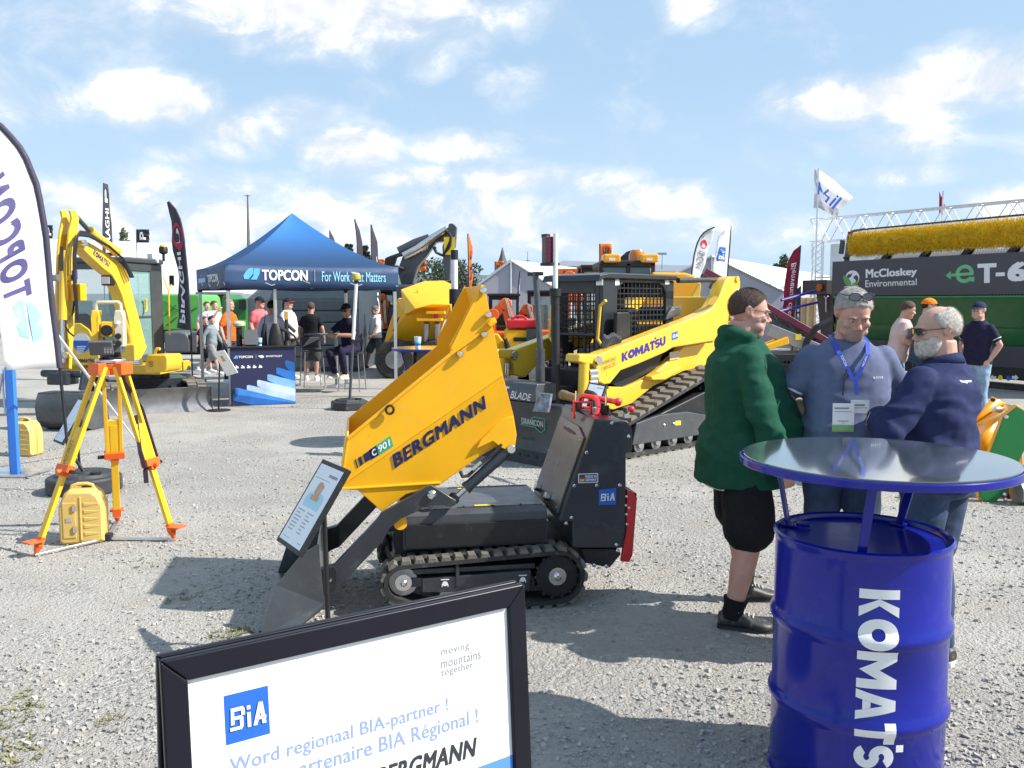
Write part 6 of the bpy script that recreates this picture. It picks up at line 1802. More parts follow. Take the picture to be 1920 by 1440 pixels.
CAPN=cloth('black cap',(.02,.02,.028));CAPR=cloth('red brim',(.45,.02,.04));CAPG=cloth('grey cap',(.16,.15,.14));CAPO=cloth('orange cap',(.85,.22,.02));CAPB=cloth('navy cap',(.02,.03,.075))
p=visitor('person in salmon polo shirt and black cap behind the counter',1.79,487,19.4,R(68),C_PINK,C_DGREY,H_DRK,(CAPN,),.6,True,1.22,SKIN3,belly=.07);p.glasses(M_INK,.004,-.004,M_BLK)
visitor('person in lilac shirt half hidden behind the pole on the counter',1.70,510,16.9,R(170),C_LILAC,C_DGREY,H_DRK,None,1.9,True,1.05)
visitor('person in white t-shirt and black cap with a red brim behind the counter',1.76,540,19.7,R(72),C_WHT,C_DGREY,H_DRK,(CAPN,CAPR),.7,True,1.15,SKIN,belly=.06)
visitor('person in black t-shirt and dark shorts seen from behind near the tent',1.67,583,19.2,R(176),C_BLK,C_DGREY,H_BRN,None,.6,False,1.06,SKIN2)
visitor('person in orange shirt with blond hair behind the left tent pole',1.73,430,18.6,R(70),C_ORANGE,C_JEAN,H_BLD,None,.7,True,.95)
visitor('child in pale grey hoodie and shorts walking past the tent',1.35,396,20.7,R(75),C_HOOD,cloth('light grey shorts',(.25,.26,.27)),H_DRK,None,1.9,False,.95,pose='walk')
visitor('child in black top with a backpack walking beside the grey hoodie',1.33,383,21.4,R(75),C_BLK,C_BLK,H_BRN,None,.8,False,.95,pose='walk')
visitor('person in white shirt drinking, left of the tent in the background',1.70,402,23.4,R(62),C_WHT,C_DGREY,H_BRN,None,.6,True,1.08,arms={'a':[(-.27,-.12,1.22),(-.14,-.28,1.50)],'b':[(.26,.03,1.17),(.27,-.06,.93)]})
visitor('person in pale lilac polo standing behind the one who drinks',1.68,388,24.0,R(40),cloth('pale lilac polo',(.55,.50,.60)),C_DGREY,H_BRN,None,.6,True,1.08)
visitor('person in white polo and grey cap walking right of the tent',1.58,704,22.3,R(-70),C_WHT,cloth('grey camouflage shorts',(.13,.13,.13),.5),H_GRY,(CAPG,),.65,False,1.08,SKIN2,M_LEA,'walk',.05)
def seated():
 Y=16.9;c=V(((655-960)/FPX*Y,Y,0))
 p=Person('person in dark navy polo and cap seated on the bar stool',1.78,c,R(-28),vox=.011,hips=(0,.05,.81),lean=R(10),skin=SKIN2,legs={'a':[(-.14,-.42,.74),(-.10,-.30,.34),(-.11,-.46,.30)],'b':[(.14,-.42,.76),(.10,-.26,.33),(.12,-.42,.29)]},arms={'a':[(-.28,-.24,1.06),(-.06,-.42,1.04)],'b':[(.27,-.22,1.05),(.03,-.44,1.06)]},head=(R(8),R(6),0))
 p.top(C_DNAVY,.86,.62,.016,.0,vox=.015);p.bottoms(C_DNAVY,1.92,.012,1.0,vox=.015);p.shoes(cloth('cream sneaker',(.55,.45,.32)),sock=C_WHT);p.hair(H_DRK,'short',.002);p.cap(CAPN);p.glasses(M_INK,.004,-.004,M_BLK)
seated()
t_=thing('backpack','black backpack on the back of the walking child in black','backpack',W(381,640,21.35),R(75));b=MB();b.loft([ring_((0,.02,z),rx,ry,16)for z,rx,ry in((-.28,.10,.07),(-.24,.15,.10),(.0,.16,.12),(.2,.14,.09),(.26,.08,.05))]);b.build('bag',C_BLK,t_)
b=MB()
for sx in(-1,1):b.tube([(sx*.08,-.06,.2),(sx*.09,-.2,.22),(sx*.10,-.24,.05),(sx*.10,-.10,-.15)],.018,8)
b.build('shoulder_strap',C_BLK,t_)
def hull(pts,name,m,parent,bevel=.01,ang=20):
 bm=bmesh.new()
 for p in pts:bm.verts.new(p)
 r=bmesh.ops.convex_hull(bm,input=bm.verts[:])
 bmesh.ops.delete(bm,geom=[v for v in bm.verts if not v.link_faces],context='VERTS')
 bmesh.ops.dissolve_limit(bm,angle_limit=R(4),verts=bm.verts[:],edges=bm.edges[:])
 mb=MB();mb.v=[v.co.copy()for v in bm.verts]
 bm.verts.index_update();mb.f=[tuple(v.index for v in f.verts)for f in bm.faces];mb.mi=[0]*len(mb.f);bm.free()
 return mb.build(name,m,parent,bevel=bevel,ang=ang)
def grid_mesh(x0,x1,z0,z1,nx,nz,y,r=.006):
 g=MB()
 for i in range(1,nx):x=x0+(x1-x0)*i/nx;g.bx(x-r,x+r,y-r,y+r,z0,z1)
 for j in range(1,nz):z=z0+(z1-z0)*j/nz;g.bx(x0,x1,y-r*.8,y+r*.8,z-r,z+r)
 return g
KF=Fr(1.228,9.46,R(43))
def make_loader():
 K=KF
 t=thing('track_loader','yellow compact track loader with caged black cab and lettered lift arm','track loader',fr=K)
 for(y0,y1,near)in((0.0,.46,True),(1.36,1.82,False)):
  belt,lug=MB(),MB()
  rows=((y0+.004,y0+.20,0),(y0+.25,y1-.004,.5))
  track_loop(belt,lug,[(.03,.205,.185),(1.72,.665,.225),(2.20,.25,.23)],y0,y1,th=.035,lug=(.115,.034),n=38,lugy=rows)
  o=belt.build('track',M_RUB,t);lug.build('tread_lug',M_DUSTRUB,o,smooth=False)
  w=MB()
  for(x,z,r)in((.03,.205,.14),(2.20,.25,.18)):w.cyl((x,y0+.08,z),(x,y1-.08,z),r,n=28)
  w.build('idler_wheel',M_DARK,o,bevel=.006)
  w=MB();w.cyl((1.72,y0+.10,.665),(1.72,y1-.1,.665),.16,n=28)
  for k in range(12):a=2*pi*k/12;w.box((1.72+.18*cos(a),y0+.2,.665+.18*sin(a)),(.05,.1,.04),Matrix.Rotation(-a,3,'Y'))
  w.build('drive_sprocket',M_BLK,o)
  for k in range(6):
   x=.27+.30*k;w=MB();w.cyl((x,y0+.05,.125),(x,y1-.05,.125),.088,n=24);ro=w.build('road_roller',M_STEEL,o,bevel=.008)
   if near:h=MB();h.cyl((x,y0+.02,.135),(x,y0+.05,.135),.045,n=16);h.build('roller_cap',M_CHR,ro,bevel=.008)
  pts=K.ys(ZD([(992,1130),(1150,1072),(1340,1052),(1500,1080),(1500,1195),(1400,1213),(963,1280)]),0)
  if near:
   c=MB();c.prism([V((p.x,y0+.012,p.z))for p in pts],(0,.06,0));co=c.build('track_guard',M_DARK2,t,bevel=.012)
   l=MB();q=Quad(*[K.y(u,v,y0+.012)for u,v in ZD([(1247,1143),(1283,1141),(1283,1111),(1247,1113)])],.0006);q.n=V((0,-1,0));put_rect(l,q,0,0,1,1);l.build('warning_label',M_LABY,co,smooth=False)
   b=MB()
   for u,v in ZD([(1170,1142),(1235,1132)]):b.bolt(K.y(u,v,y0+.012),(0,-1,0),.016,.014)
   b.build('bolt',M_CHR,co)
  f=MB();f.prism([(.15,y0+.10,.22),(2.1,y0+.10,.22),(1.85,y0+.10,.62),(1.55,y0+.10,.62),(.4,y0+.10,.36)],(0,.25,0));f.build('track_frame',M_BLK,t,bevel=.02)
 b=MB();b.bx(.05,2.1,.47,1.35,.30,.92);b.build('chassis',M_BLK,t,bevel=.02)
 fb=K.ys(ZD([(800,882),(905,885),(1085,812),(1165,740),(1310,610),(1440,590),(1560,585),(1640,640),(1560,760),(1400,758),(1300,780),(1180,842),(1100,880),(1000,960),(950,1000),(830,1040),(770,1030)]),.30)
 for y_ in(.30,1.44):
  b=MB();b.prism([V((p.x,y_,p.z))for p in fb],(0,.10,0));b.build('fender',M_YEL,t,bevel=.015)
 b=MB();b.prism(K.ys(ZD([(1085,815),(1290,740),(1300,770),(1180,838),(1092,840)]),.20),(0,.12,0));b.build('step',M_YEL,t,bevel=.015)
 b=MB();b.prism(K.ys(ZD([(820,862),(880,770),(1165,648),(1130,745),(960,850),(870,885)]),.34),(0,.10,0));b.build('dark_opening_fill',M_BLK,t)  # black slab stands in for the shaded opening below the lift arm
 b=MB();b.bx(1.35,2.35,.50,1.32,.9,1.42);b.build('engine_hood',M_YEL,t,bevel=.05)
 b=MB();b.bx(2.05,2.40,.35,1.47,.55,1.75);b.build('rear_tower',M_YEL,t,bevel=.03)
 ap=ZD([(720,668),(880,603),(1200,480),(1330,432),(1440,385),(1500,345),(1545,270),(1585,165),(1610,142),(1670,140),(1688,165),(1685,262),(1650,360),(1600,450),(1510,575),(1232,620),(1180,652),(1000,730),(880,775),(810,862),(770,870),(728,852),(718,770),(690,735)])
 A=K.ys(ap,.14)
 for y_ in(.14,1.42):
  b=MB();b.prism([V((p.x,y_,p.z))for p in A],(0,.17,0));o=b.build('lift_arm',M_YEL,t,bevel=.018)
  f=MB();p0=A[0];f.prism([V((p0.x-.30,y_-.01,p0.z-.06)),V((p0.x-.28,y_-.01,p0.z+.02)),V((p0.x+.02,y_-.01,p0.z+.01)),V((p0.x+.03,y_-.01,p0.z-.12))],(0,.20,0));f.build('arm_head',M_YEL,o,bevel=.02)
  pn=MB();q_=K.y(*ZD([(712,705)])[0],y_ if y_<1 else .14);pn.cyl((q_.x,y_-.05,q_.z),(q_.x,y_+.22,q_.z),.045,n=18);pn.build('pin',M_CHR,o)
  c=MB();hx=A[0].x-.18;c.cyl((hx,y_+.02,A[0].z-.08),(hx-.03,y_+.02,.45),.055,n=16);c.build('tilt_cylinder',M_YEL,o)
  c=MB();c.cyl((hx+.14,y_+.06,A[0].z-.15),(hx+.12,y_+.06,.5),.03,n=12);c.build('cylinder_rod',M_CHR,o)
  if y_<1:
   q=Quad(*K.ys(ZD([(885,715),(1180,598),(1178,538),(884,655)]),y_),.004);q.n=V((0,-1,0));wordmark(q,M_VIO,o)
   q=Quad(*K.ys(ZD([(1222,570),(1263,555),(1261,505),(1222,520)]),y_),.003);q.n=V((0,-1,0));bia_logo(q,o)
   for tx,bx_ in(('POWERFLOW',[(738,742),(845,702),(843,678),(737,718)]),('VERTICAL LIFT',[(750,778),(848,735),(845,712),(747,755)])):
    q=Quad(*K.ys(ZD(bx_),y_),.003);q.n=V((0,-1,0));lettering(tx,q.sub(.1,.2,.92,.8,.0004),M_INK,o,.0)
    l=MB()
    for e_ in((0,0,1,.06),(0,.94,1,1),(0,0,.012,1),(.988,0,1,1)):put_rect(l,q,*e_)
    l.build('label_frame',M_INK,o,smooth=False)
   q=Quad(*K.ys(ZD([(782,810),(828,790),(826,758),(780,778)]),y_),.003);q.n=V((0,-1,0));l=MB();put_rect(l,q,0,0,1,1);l.build('warning_label',M_LABY,o,smooth=False)
   q=Quad(*K.ys(ZD([(782,950),(830,935),(830,890),(782,900)]),.30),.004);q.n=V((0,-1,0));l=MB();put_rect(l,q,0,0,1,1);l.build('warning_label',M_LABY,o,smooth=False)
   q=Quad(*K.ys(ZD([(1208,705),(1270,690),(1268,640),(1206,650)]),.29),.004);q.n=V((0,-1,0));l=MB();put_rect(l,q,0,0,1,1);l.build('decal',mat('pale decal',(.55,.50,.38),.5),o,smooth=False)
   for u,v,r_ in((1665,250,.05),(1625,400,.045),(1625,430,.035)):
    p=K.y(*ZD([(u,v)])[0],y_);pn=MB();pn.cyl(p+V((0,-.03,0)),p+V((0,.03,0)),r_,n=18);pn.build('pin',M_CHR,o,bevel=.006)
   h=MB();p=K.y(*ZD([(1660,155)])[0],y_);h.cyl(p+V((0,-.02,0)),p+V((0,.19,0)),.035,n=16);h.build('eye',M_YEL,o)
   c=MB();p=K.y(*ZD([(1500,300)])[0],y_-.002);c.prism([p+V((.10*cos(a),0,.045*sin(a)+.03*cos(a)))for a in[2*pi*i/18 for i in range(18)]],(0,.004,0));c.build('arm_opening',mat('ochre disc colour',(.40,.26,.03),.5),o)  # thin disc in a darker yellow laid on the arm face
  if y_<1:
   h=MB()
   for u,v in ZD([(685,782),(690,820),(685,855)]):p=K.y(u,v,.12);h.cyl(p+V((-.05,0,0)),p+V((.06,0,0)),.035,n=14)
   h.build('coupler',M_CHR,o,bevel=.005)
  lb=MB();e0=K.y(*ZD([(1265,165)])[0],.30);e1=K.y(*ZD([(1600,160)])[0],.30)
  if y_<1:lb.cyl(e0,e1,.032,n=14);lb.build('link_bar',M_DARK,t)
 x0,x1,y0,y1,z0,z1=.10,1.38,.45,1.24,.62,1.935
 cm=mat('black cab paint',(.020,.024,.028),.38,coat=.15,var=.12)
 c=MB()
 w0=K.y(*ZD([(855,480)])[0],y0);w1=K.y(*ZD([(1185,185)])[0],y0);wx0,wx1,wz1=w0.x,w1.x,w1.z;wz0=.92
 for yy in(y0,y1-.05):
  c.bx(x0,wx0,yy,yy+.05,z0,z1);c.bx(wx1,x1,yy,yy+.05,z0,z1);c.bx(wx0,wx1,yy,yy+.05,wz1,z1);c.bx(wx0,wx1,yy,yy+.05,z0,wz0)
  for(sx,sz)in((1,1),(-1,1)):
   cx_=wx0 if sx>0 else wx1
   c.prism([(cx_,yy,wz1),(cx_+sx*.13,yy,wz1),(cx_+sx*.04,yy,wz1-.04),(cx_,yy,wz1-.14)],(0,.05,0))
 c.bx(x1-.05,x1,y0+.05,y1-.05,z0,1.15);c.bx(x1-.05,x1,y0+.05,y1-.05,z1-.2,z1)
 c.bx(x0,x0+.08,y0+.05,y0+.12,z0,z1);c.bx(x0,x0+.08,y1-.12,y1-.05,z0,z1);c.bx(x0,x0+.06,y0+.12,y1-.12,z1-.16,z1);c.bx(x0,x0+.06,y0+.12,y1-.12,1.30,1.335);c.bx(x0,x0+.4,y0+.12,y1-.12,z0,.76)
 co=c.build('cab_frame',cm,t,bevel=.012)
 c=MB();c.prism([(x0-.12,y0-.04,z1-.03),(x0-.09,y0-.04,z1+.045),(x0+.1,y0-.04,z1+.07),(x1+.02,y0-.04,z1+.06),(x1+.02,y0-.04,z1+.004),(x0,y0-.04,z1+.004)],(0,y1-y0+.08,0));c.build('cab_roof',cm,co,bevel=.015)
 g=grid_mesh(wx0,wx1,wz0,wz1,13,16,y0+.025);g.v+=[];go=g.build('side_mesh',M_BLK,co,smooth=False)
 g=grid_mesh(wx0,wx1,wz0,wz1,9,9,y1-.025);g.build('side_mesh',M_BLK,co,smooth=False)
 g=MB()
 for i in range(1,14):y=y0+.12+(y1-y0-.24)*i/14;g.bx(x0+.02,x0+.03,y-.005,y+.005,1.34,z1-.16)
 for i in range(1,9):z=1.34+(z1-.5-.98+.0)*i/9*1.0;g.bx(x0+.02,x0+.03,y0+.12,y1-.12,z-.005,z+.005)
 g.bx(x0+.015,x0+.035,(y0+y1)/2-.13,(y0+y1)/2-.10,.76,z1-.1);g.build('front_mesh',M_BLK,co,smooth=False)
 for(u,v)in((853,178),(1190,172)):
  l=MB();q=Quad(*K.ys(ZD([(u-14,v+20),(u+14,v+18),(u+14,v-20),(u-14,v-18)]),y0),.004);q.n=V((0,-1,0));put_rect(l,q,0,0,1,1);l.build('decal',M_WHT,co,smooth=False)
 l=MB();p=K.x(*ZD([(735,170)])[0],x0-.02);l.box(p,(.03,.09,.10));l.build('work_lamp',M_ALU,co,bevel=.01)
 s=MB();s.bx(.75,.95,.62,1.2,.9,1.62);s.bx(.4,.9,.62,1.2,.85,1.0);s.build('seat',M_BLK,co,bevel=.06)
 s=MB()
 for yy in(.56,1.24):s.tube([(.5,yy,.9),(.42,yy,1.15),(.40,yy,1.22)],[.04,.03,.035],10)
 s.build('joystick',M_BLK,co)
 for yy,uv in((y0-.02,[(778,300),(735,335),(722,560),(745,602)]),(y1+.02,None)):
  h=MB();base=K.xs(ZD([(778,300),(740,335),(722,560),(748,602)]),x0-.05)
  h.tube([V((p.x,p.y+(0 if uv else .74),p.z))for p in base],.018,10);h.build('grab_rail',M_YEL,co)
 m_=MB();p=K.y(*ZD([(898,482)])[0],y0-.12);m_.prism([p+V((-.13,0,-.17)),p+V((.13,0,-.17)),p+V((.13,0,.14)),p+V((.09,0,.17)),p+V((-.11,0,.17))],(0,.06,0));m_.cyl(p+V((0,.05,-.05)),p+V((0,.14,-.05)),.025);m_.build('side_box',M_BLK,co,bevel=.02)
 h=MB();rr=random.Random(9)
 for k in range(9):
  p=K.y(*ZD([(750+13*k,575+10*sin(k))])[0],.25);h.tube([p+V((0,0,-.05)),p+V((.02,-.03,.03)),p+V((.06,.02,.06)),p+V((.10,.03,-.02))],.018,8)
 h.build('hose_bundle',M_DARK2,t)
 b=MB();b.prism(K.ys(ZD([(1200,385),(1230,340),(1295,338),(1280,400),(1180,440)]),.42),(0,.5,0));b.build('rear_cover',M_DARK2,co,bevel=.02)
 a=thing('grading_blade','dark grey grading blade with white lettering mounted in front of the yellow track loader','blade',fr=K)
 yL,yR=1.95,.10;xb=-.9
 b=MB();pr=[(xb-.04,.0),(xb-.02,.02),(xb+.03,.22),(xb+.03,.42),(xb-.01,.64),(xb+.02,.66),(xb+.07,.42),(xb+.07,.2),(xb+.01,.0)]
 b.prism([(x,yR,z)for x,z in pr],(0,yL-yR,0));mo=b.build('mouldboard',mat('satin grey steel',(.070,.072,.075),.38,.4,var=.15,dust=.06),a,ang=25)
 b=MB();b.prism([(xb-.055,yR-.01,.0),(xb-.035,yR-.01,.0),(xb+.0,yR-.01,.13),(xb-.012,yR-.01,.135)],(0,yL-yR+.02,0));eo=b.build('cutting_edge',M_BLK,mo)
 b=MB()
 for k in range(14):y=yR+.07+.13*k;b.cyl((xb-.032,y,.085),(xb-.012,y,.085),.016,n=10)
 b.build('bolt',M_BLK,eo)
 b=MB();b.bx(xb+.03,-.15,.5,1.5,.22,.6);b.bx(-.5,-.05,.7,1.3,.25,.75);b.build('push_frame',M_BLK,a,bevel=.02)
 b=MB();b.prism([(xb-.06,.42,.655),(xb-.06,.42,.80),(xb-.03,.42,.845),(xb+.25,.42,.845),(xb+.25,.42,.655)],(0,1.30,0));bo=b.build('valve_box',M_DARK2,a,bevel=.012)
 def bq(pts,x):q=Quad(*K.xs(ZD(pts),x));q.n=V((-1,0,0));q.eps=.0006;return q
 lettering('SMART',bq([(-60,920),(126,948),(128,882),(-60,852)],xb-.06),M_WHT,bo,.035,.3)
 lettering('BLADE',bq([(132,958),(272,978),(276,934),(138,908)],xb-.06),M_WHT,bo,-.005,.25)
 lettering('DRANICON',bq([(210,1132),(355,1156),(353,1116),(208,1090)],xb+.02),mat('pale grey print',(.45,.47,.47),.5),mo,.03)
 l=MB();qq=bq([(195,1170),(372,1200),(372,1095),(195,1060)],xb+.02)
 pts=[qq(*p)for p in((.05,.32),(.6,.30),(.82,.02),(.97,.22),(.97,.95),(.55,.93),(.45,.8))]
 l.tube(pts,.006,6);l.build('green_outline',M_GRN,mo)
 f=MB();lf=K.xs(ZD([(280,1048),(385,1056),(405,932),(325,925)]),xb-.10);f.loft([lf,[p+V((.03,0,0))for p in lf]]);fo=f.build('leaflet_holder',mat('leaflet cover',(.20,.22,.28),.35,var=.7,scale=18),a)
 m1=thing('sensor_mast','black mast with white tube and maroon laser sensor rising from the grading blade','mast',fr=K)
 p=K.x(*ZD([(440,960)])[0],-.62);pt=K.x(*ZD([(436,232)])[0],-.62)
 b=MB();b.cyl(V((p.x,p.y,.62)),pt,.045,n=18);b.cyl(pt-V((0,0,.06)),pt+V((0,0,.02)),.062,n=18);b.build('mast_tube',M_BLK,m1)
 tip=K.x(1040,438,-.62);b=MB();b.cyl(pt,V((pt.x,pt.y,tip.z)),.026,n=14);b.build('inner_tube',M_WHT,m1)
 c0=K.x(1031,443,-.62);c1=K.x(1031,494,-.62);hh=c0.z-c1.z;cc=(c0+c1)/2
 b=MB();b.box(cc+V((0,.035,0)),(.10,.075,hh));so=b.build('sensor',mat('brown grey sensor',(.13,.10,.085),.4,var=.3),m1,bevel=.008)
 b=MB();b.box(cc+V((-.02,-.025,0)),(.075,.06,hh*.94));b.build('sensor_window',mat('maroon window',(.16,.012,.045),.2),so)
 b=MB();b.box(c1+V((0,0,-.01)),(.12,.17,.03));b.box(c0+V((0,.06,.005)),(.06,.07,.04));b.build('clamp',M_BLK,so)
 m2=thing('sensor_mast','grey sensorless mast with a short crossbar on the far end of the blade','mast',fr=K)
 q0=K.x(1013,655,-.65);q1=K.x(1004,510,-.65);b=MB();b.cyl(V((q0.x,q0.y,.66)),q0,.05,n=14);b.cyl(q0,q1,.032,n=14);b.build('mast_tube',M_DARK2,m2)
 b=MB();b.bar(q1+V((0,.10,-.02)),q1+V((0,-.10,-.02)),.05,.04,(0,0,1));b.build('crossbar',M_BLK,m2,bevel=.006)
 tl,tr=W(1104,716,8.5),W(1138,722,8.3);dn_=W(1086,768,8.25)-tl;cs=[tl,tr,tr+dn_,tl+dn_];md=sum(cs,V())/4
 make_lectern('black framed specification board between the mini dumper console and the track loader',cs,V((md.x+.03,md.y+.05,0)),blob=False)
make_loader()
SF=Fr(7.5,21,R(-64.6))
def make_screener():
 S=SF
 t=thing('screening_machine','huge green screening machine with grey lettered panel and yellow roller brush','screener',fr=S)
 xe=6.4
 b=MB();b.bx(-.07,xe,0,.10,1.815,2.61);po=b.build('name_panel',mat('slate panel paint',(.062,.062,.076),.42,var=.05),t,bevel=.01)
 gm=mat('machine green paint',(.008,.105,.022),.32,var=.10,coat=.3);gm2=mat('light green edge',(.03,.28,.07),.4)
 b=MB();pr=[(.06,1.80),(.02,1.76),(.06,1.60),(.10,1.20),(.04,1.17),(.04,1.12),(.12,.84),(.5,.84),(.5,1.80)]
 b.prism([(0,y,z)for y,z in pr],(xe,0,0));go=b.build('side_plate',gm,t,ang=20)
 b=MB();b.bx(0,xe,-.015,.07,1.765,1.80);b.build('edge_strip',gm2,go,bevel=.004)
 b=MB();b.bx(0,xe,.06,.6,.42,.84);b.build('lower_panel',mat('dark lower panel',(.05,.05,.058),.5),t,bevel=.02)
 b=MB();b.bx(-.2,xe,.4,2.0,.55,1.9);b.build('hopper_body',M_BLK,t)
 b=MB();p0=S.y(1522,526,.3);p1=S.y(1561,552,.3);b.bx(p0.x,p1.x+.1,.0,1.2,p1.z,p0.z);b.prism(S.ys([(1530,552),(1562,552),(1562,680),(1545,680)],.1),(0,.9,0));eo=b.build('end_frame',mat('brown black steel',(.05,.042,.04),.5,var=.2),t,bevel=.015)
 l=MB();p=S.y(1538,539,-.02);l.cyl(p,p+V((0,-.05,0)),.09,n=20);l.build('tail_lamp',mat('amber lamp',(.45,.09,.01),.2),eo)
 b=MB();a=S.y(1549,560,.05);b.bar(a,S.y(1549,585,.05),.03,.02);b.bar(a+V((-.06,0,.06)),a,.02,.02);b.bar(a+V((.06,0,.06)),a,.02,.02);b.build('hook',M_ALU,eo)
 belt,lug=MB(),MB();track_loop(belt,lug,[(1.6,.38,.36),(6.2,.38,.36)],.1,.6,th=.05,lug=(.16,.04),n=46);to=belt.build('crawler_track',M_RUB,t);lug.build('tread_lug',M_DARK,to,smooth=False)
 b=MB();b.bx(1.5,6.3,.07,.5,.20,.56);b.build('track_frame',M_BLK,to,bevel=.02)
 def rd(u,v,r,m,inner=None):
  p=S.y(u,v,.06);l=MB();l.add([p+V((r*cos(a),-.006,r*sin(a)))for a in[2*pi*i/24 for i in range(24)]],[tuple(range(24))]);l.build('pictogram',m,to,smooth=False)
  if inner:l=MB();l.add([p+V((inner*cos(a),-.010,inner*sin(a)))for a in[2*pi*i/24 for i in range(24)]],[tuple(range(24))]);l.build('pictogram',M_BLK,to,smooth=False)
 rd(1847,707,.085,M_LABY,.06);rd(1876,708,.05,M_LABY);rd(1891,709,.05,M_LBLUE)
 for u,sg in((1862,-1),(1904,1)):
  p=S.y(u,708,.06);l=MB();l.add([p+V((sg*x,-.006,z))for x,z in((-.07,-.03),(0,-.03),(0,-.06),(.07,0),(0,.06),(0,.03),(-.07,.03))],[tuple(range(7))]);l.build('pictogram',M_WHT,to,smooth=False)
 def Q(pts):q=Quad(*S.ys(ZM(pts),0));q.n=V((0,-1,0));q.eps=.0006;return q
 lettering('McCloskey',Q([(780,870),(1150,842),(1150,775),(780,785)]),M_PAPER,po,.035)
 lettering('Environmental',Q([(778,916),(1148,900),(1148,852),(778,867)]),M_PAPER,po,.006)
 q=Q([(615,918),(735,910),(735,792),(615,800)])
 l=MB();put_poly(l,q,ring2(.58,.55,.42,.45,28));put_poly(l,q,[(.06,.0),(.96,.0),(.9,.06),(.12,.06)]);lo=l.build('globe',M_PAPER,po,smooth=False)
 l=MB();put_poly(l,q,[(.20,.62),(.35,.80),(.48,.78),(.62,.88),(.50,.62),(.38,.55),(.30,.40)],.0006);put_poly(l,q,[(.66,.62),(.82,.72),(.95,.55),(.92,.35),(.80,.22),(.78,.42),(.68,.48)],.0006);l.build('land',mat('slate panel paint',(.062,.062,.076)),lo,smooth=False)
 l=MB();put_poly(l,q,[(0,.72),(.10,.30),(.30,.06),(.50,.06),(.52,.28),(.34,.58),(.16,.68)],.005);put_poly(l,q,[(.54,.06),(.60,.20),(.80,.30),(.98,.30),(.88,.12),(.72,.06)],.005);l.build('leaf',mat('leaf green print',(.10,.40,.08),.5),lo,smooth=False)
 q=Q([(1355,895),(1565,880),(1565,748),(1355,765)]);l=MB()
 def arc(ra,rb,a0,a1,n=22):return[(.66+ra*.62*cos(a0+(a1-a0)*i/n),.5+ra*cos(a0+(a1-a0)*i/n)*0+ra*sin(a0+(a1-a0)*i/n))for i in range(n+1)]+[(.66+rb*.62*cos(a1+(a0-a1)*i/n),.5+rb*sin(a1+(a0-a1)*i/n))for i in range(n+1)]
 for seg in range(8):a0=.0+pi*seg/8;put_poly(l,q,arc(.50,.30,a0,a0+pi/8,3))
 for seg in range(6):a0=pi*1.08+pi*.72*seg/6;put_poly(l,q,arc(.50,.30,a0,a0+pi*.12,3))
 put_poly(l,q,[(.18,.40),(.96,.40),(.96,.56),(.18,.56)],.0006);put_poly(l,q,[(0,.48),(.19,.24),(.19,.72)],.0006);put_poly(l,q,[(.84,.30),(1.0,.30),(.98,.02),(.80,.12)],.002)
 l.build('arrow_logo',mat('fresh green print',(.16,.52,.22),.5),po,smooth=False)
 lettering('T',Q([(1585,888),(1722,882),(1722,742),(1585,748)]),M_PAPER,po,.05)
 l=MB();put_rect(l,Q([(1716,838),(1782,835),(1782,808),(1716,811)]),0,0,1,1);l.build('lettering',M_PAPER,po,smooth=False)
 lettering('620',Q([(1800,878),(2260,850),(2260,712),(1800,735)]),M_PAPER,po,.05)
 bz=2.985;xa,xc=.40,6.2;yc=.18;rr=random.Random(4)
 core=MB();core.cyl((xa,yc,bz),(xc,yc,bz),.21,n=20);bo=core.build('brush_roller',mat('brush core ochre',(.62,.40,.02),.8,var=.3),t)
 br=MB()
 for i in range(15000):
  x=xa+(xc-xa)*rr.random();a=rr.uniform(0,2*pi);r=rr.uniform(.28,.345);j=rr.uniform(-.13,.13);dx=rr.uniform(-.05,.05)
  p=V((x,yc+.15*cos(a),bz+.15*sin(a)));e=V((x+dx,yc+r*cos(a+j),bz+r*sin(a+j)));w=.009;tg=V((1,0,0));sd=V((0,-sin(a),cos(a)))
  br.add([p-tg*w,p+tg*w,p+sd*w,e],[(0,1,3),(1,2,3),(2,0,3)])
 tag(br.build('bristles',mat('yellow bristle',(.90,.60,.02),.6,var=.2,scale=14),bo,smooth=False),kind='stuff')
 c=MB();c.bx(xa-.05,xc,yc+.02,yc+.10,bz+.31,bz+.345);c.build('brush_rail',M_BLK,t,bevel=.005)
 c=MB()
 c.bar((xa-.12,yc,bz+.30),(xa-.22,yc,bz-.45),.08,.10);c.bar((xa-.3,yc-.05,bz+.12),(xa-.34,yc-.05,bz-.2),.12,.05);c.cyl((xa-.14,yc,bz),(xa+.05,yc,bz),.06);c.bar((xa-.1,yc,bz+.3),(xa+.3,yc,bz+.33),.05,.05);c.bar((xa-.22,yc,bz-.42),(xa-.1,yc+.1,2.4),.2,.16);c.bar((xa-.25,yc-.06,bz-.30),(xa+.02,yc-.06,bz-.22),.04,.05)
 c.build('brush_bracket',M_DARK,t,bevel=.008)
 for x in(1.2,2.2,3.2,4.2,5.2):c=MB();c.prism([(x,.12,2.60),(x+.18,.12,2.60),(x+.30,.12,2.74),(x+.12,.12,2.74)],(0,.12,0));c.build('drum_roller',M_BLK,t,bevel=.01)
 dr=MB();dr.cyl((.5,1.05,1.95),(xc,1.05,1.95),.80,n=48);dm=bpy.data.materials.new('screen mesh');dm.use_nodes=True
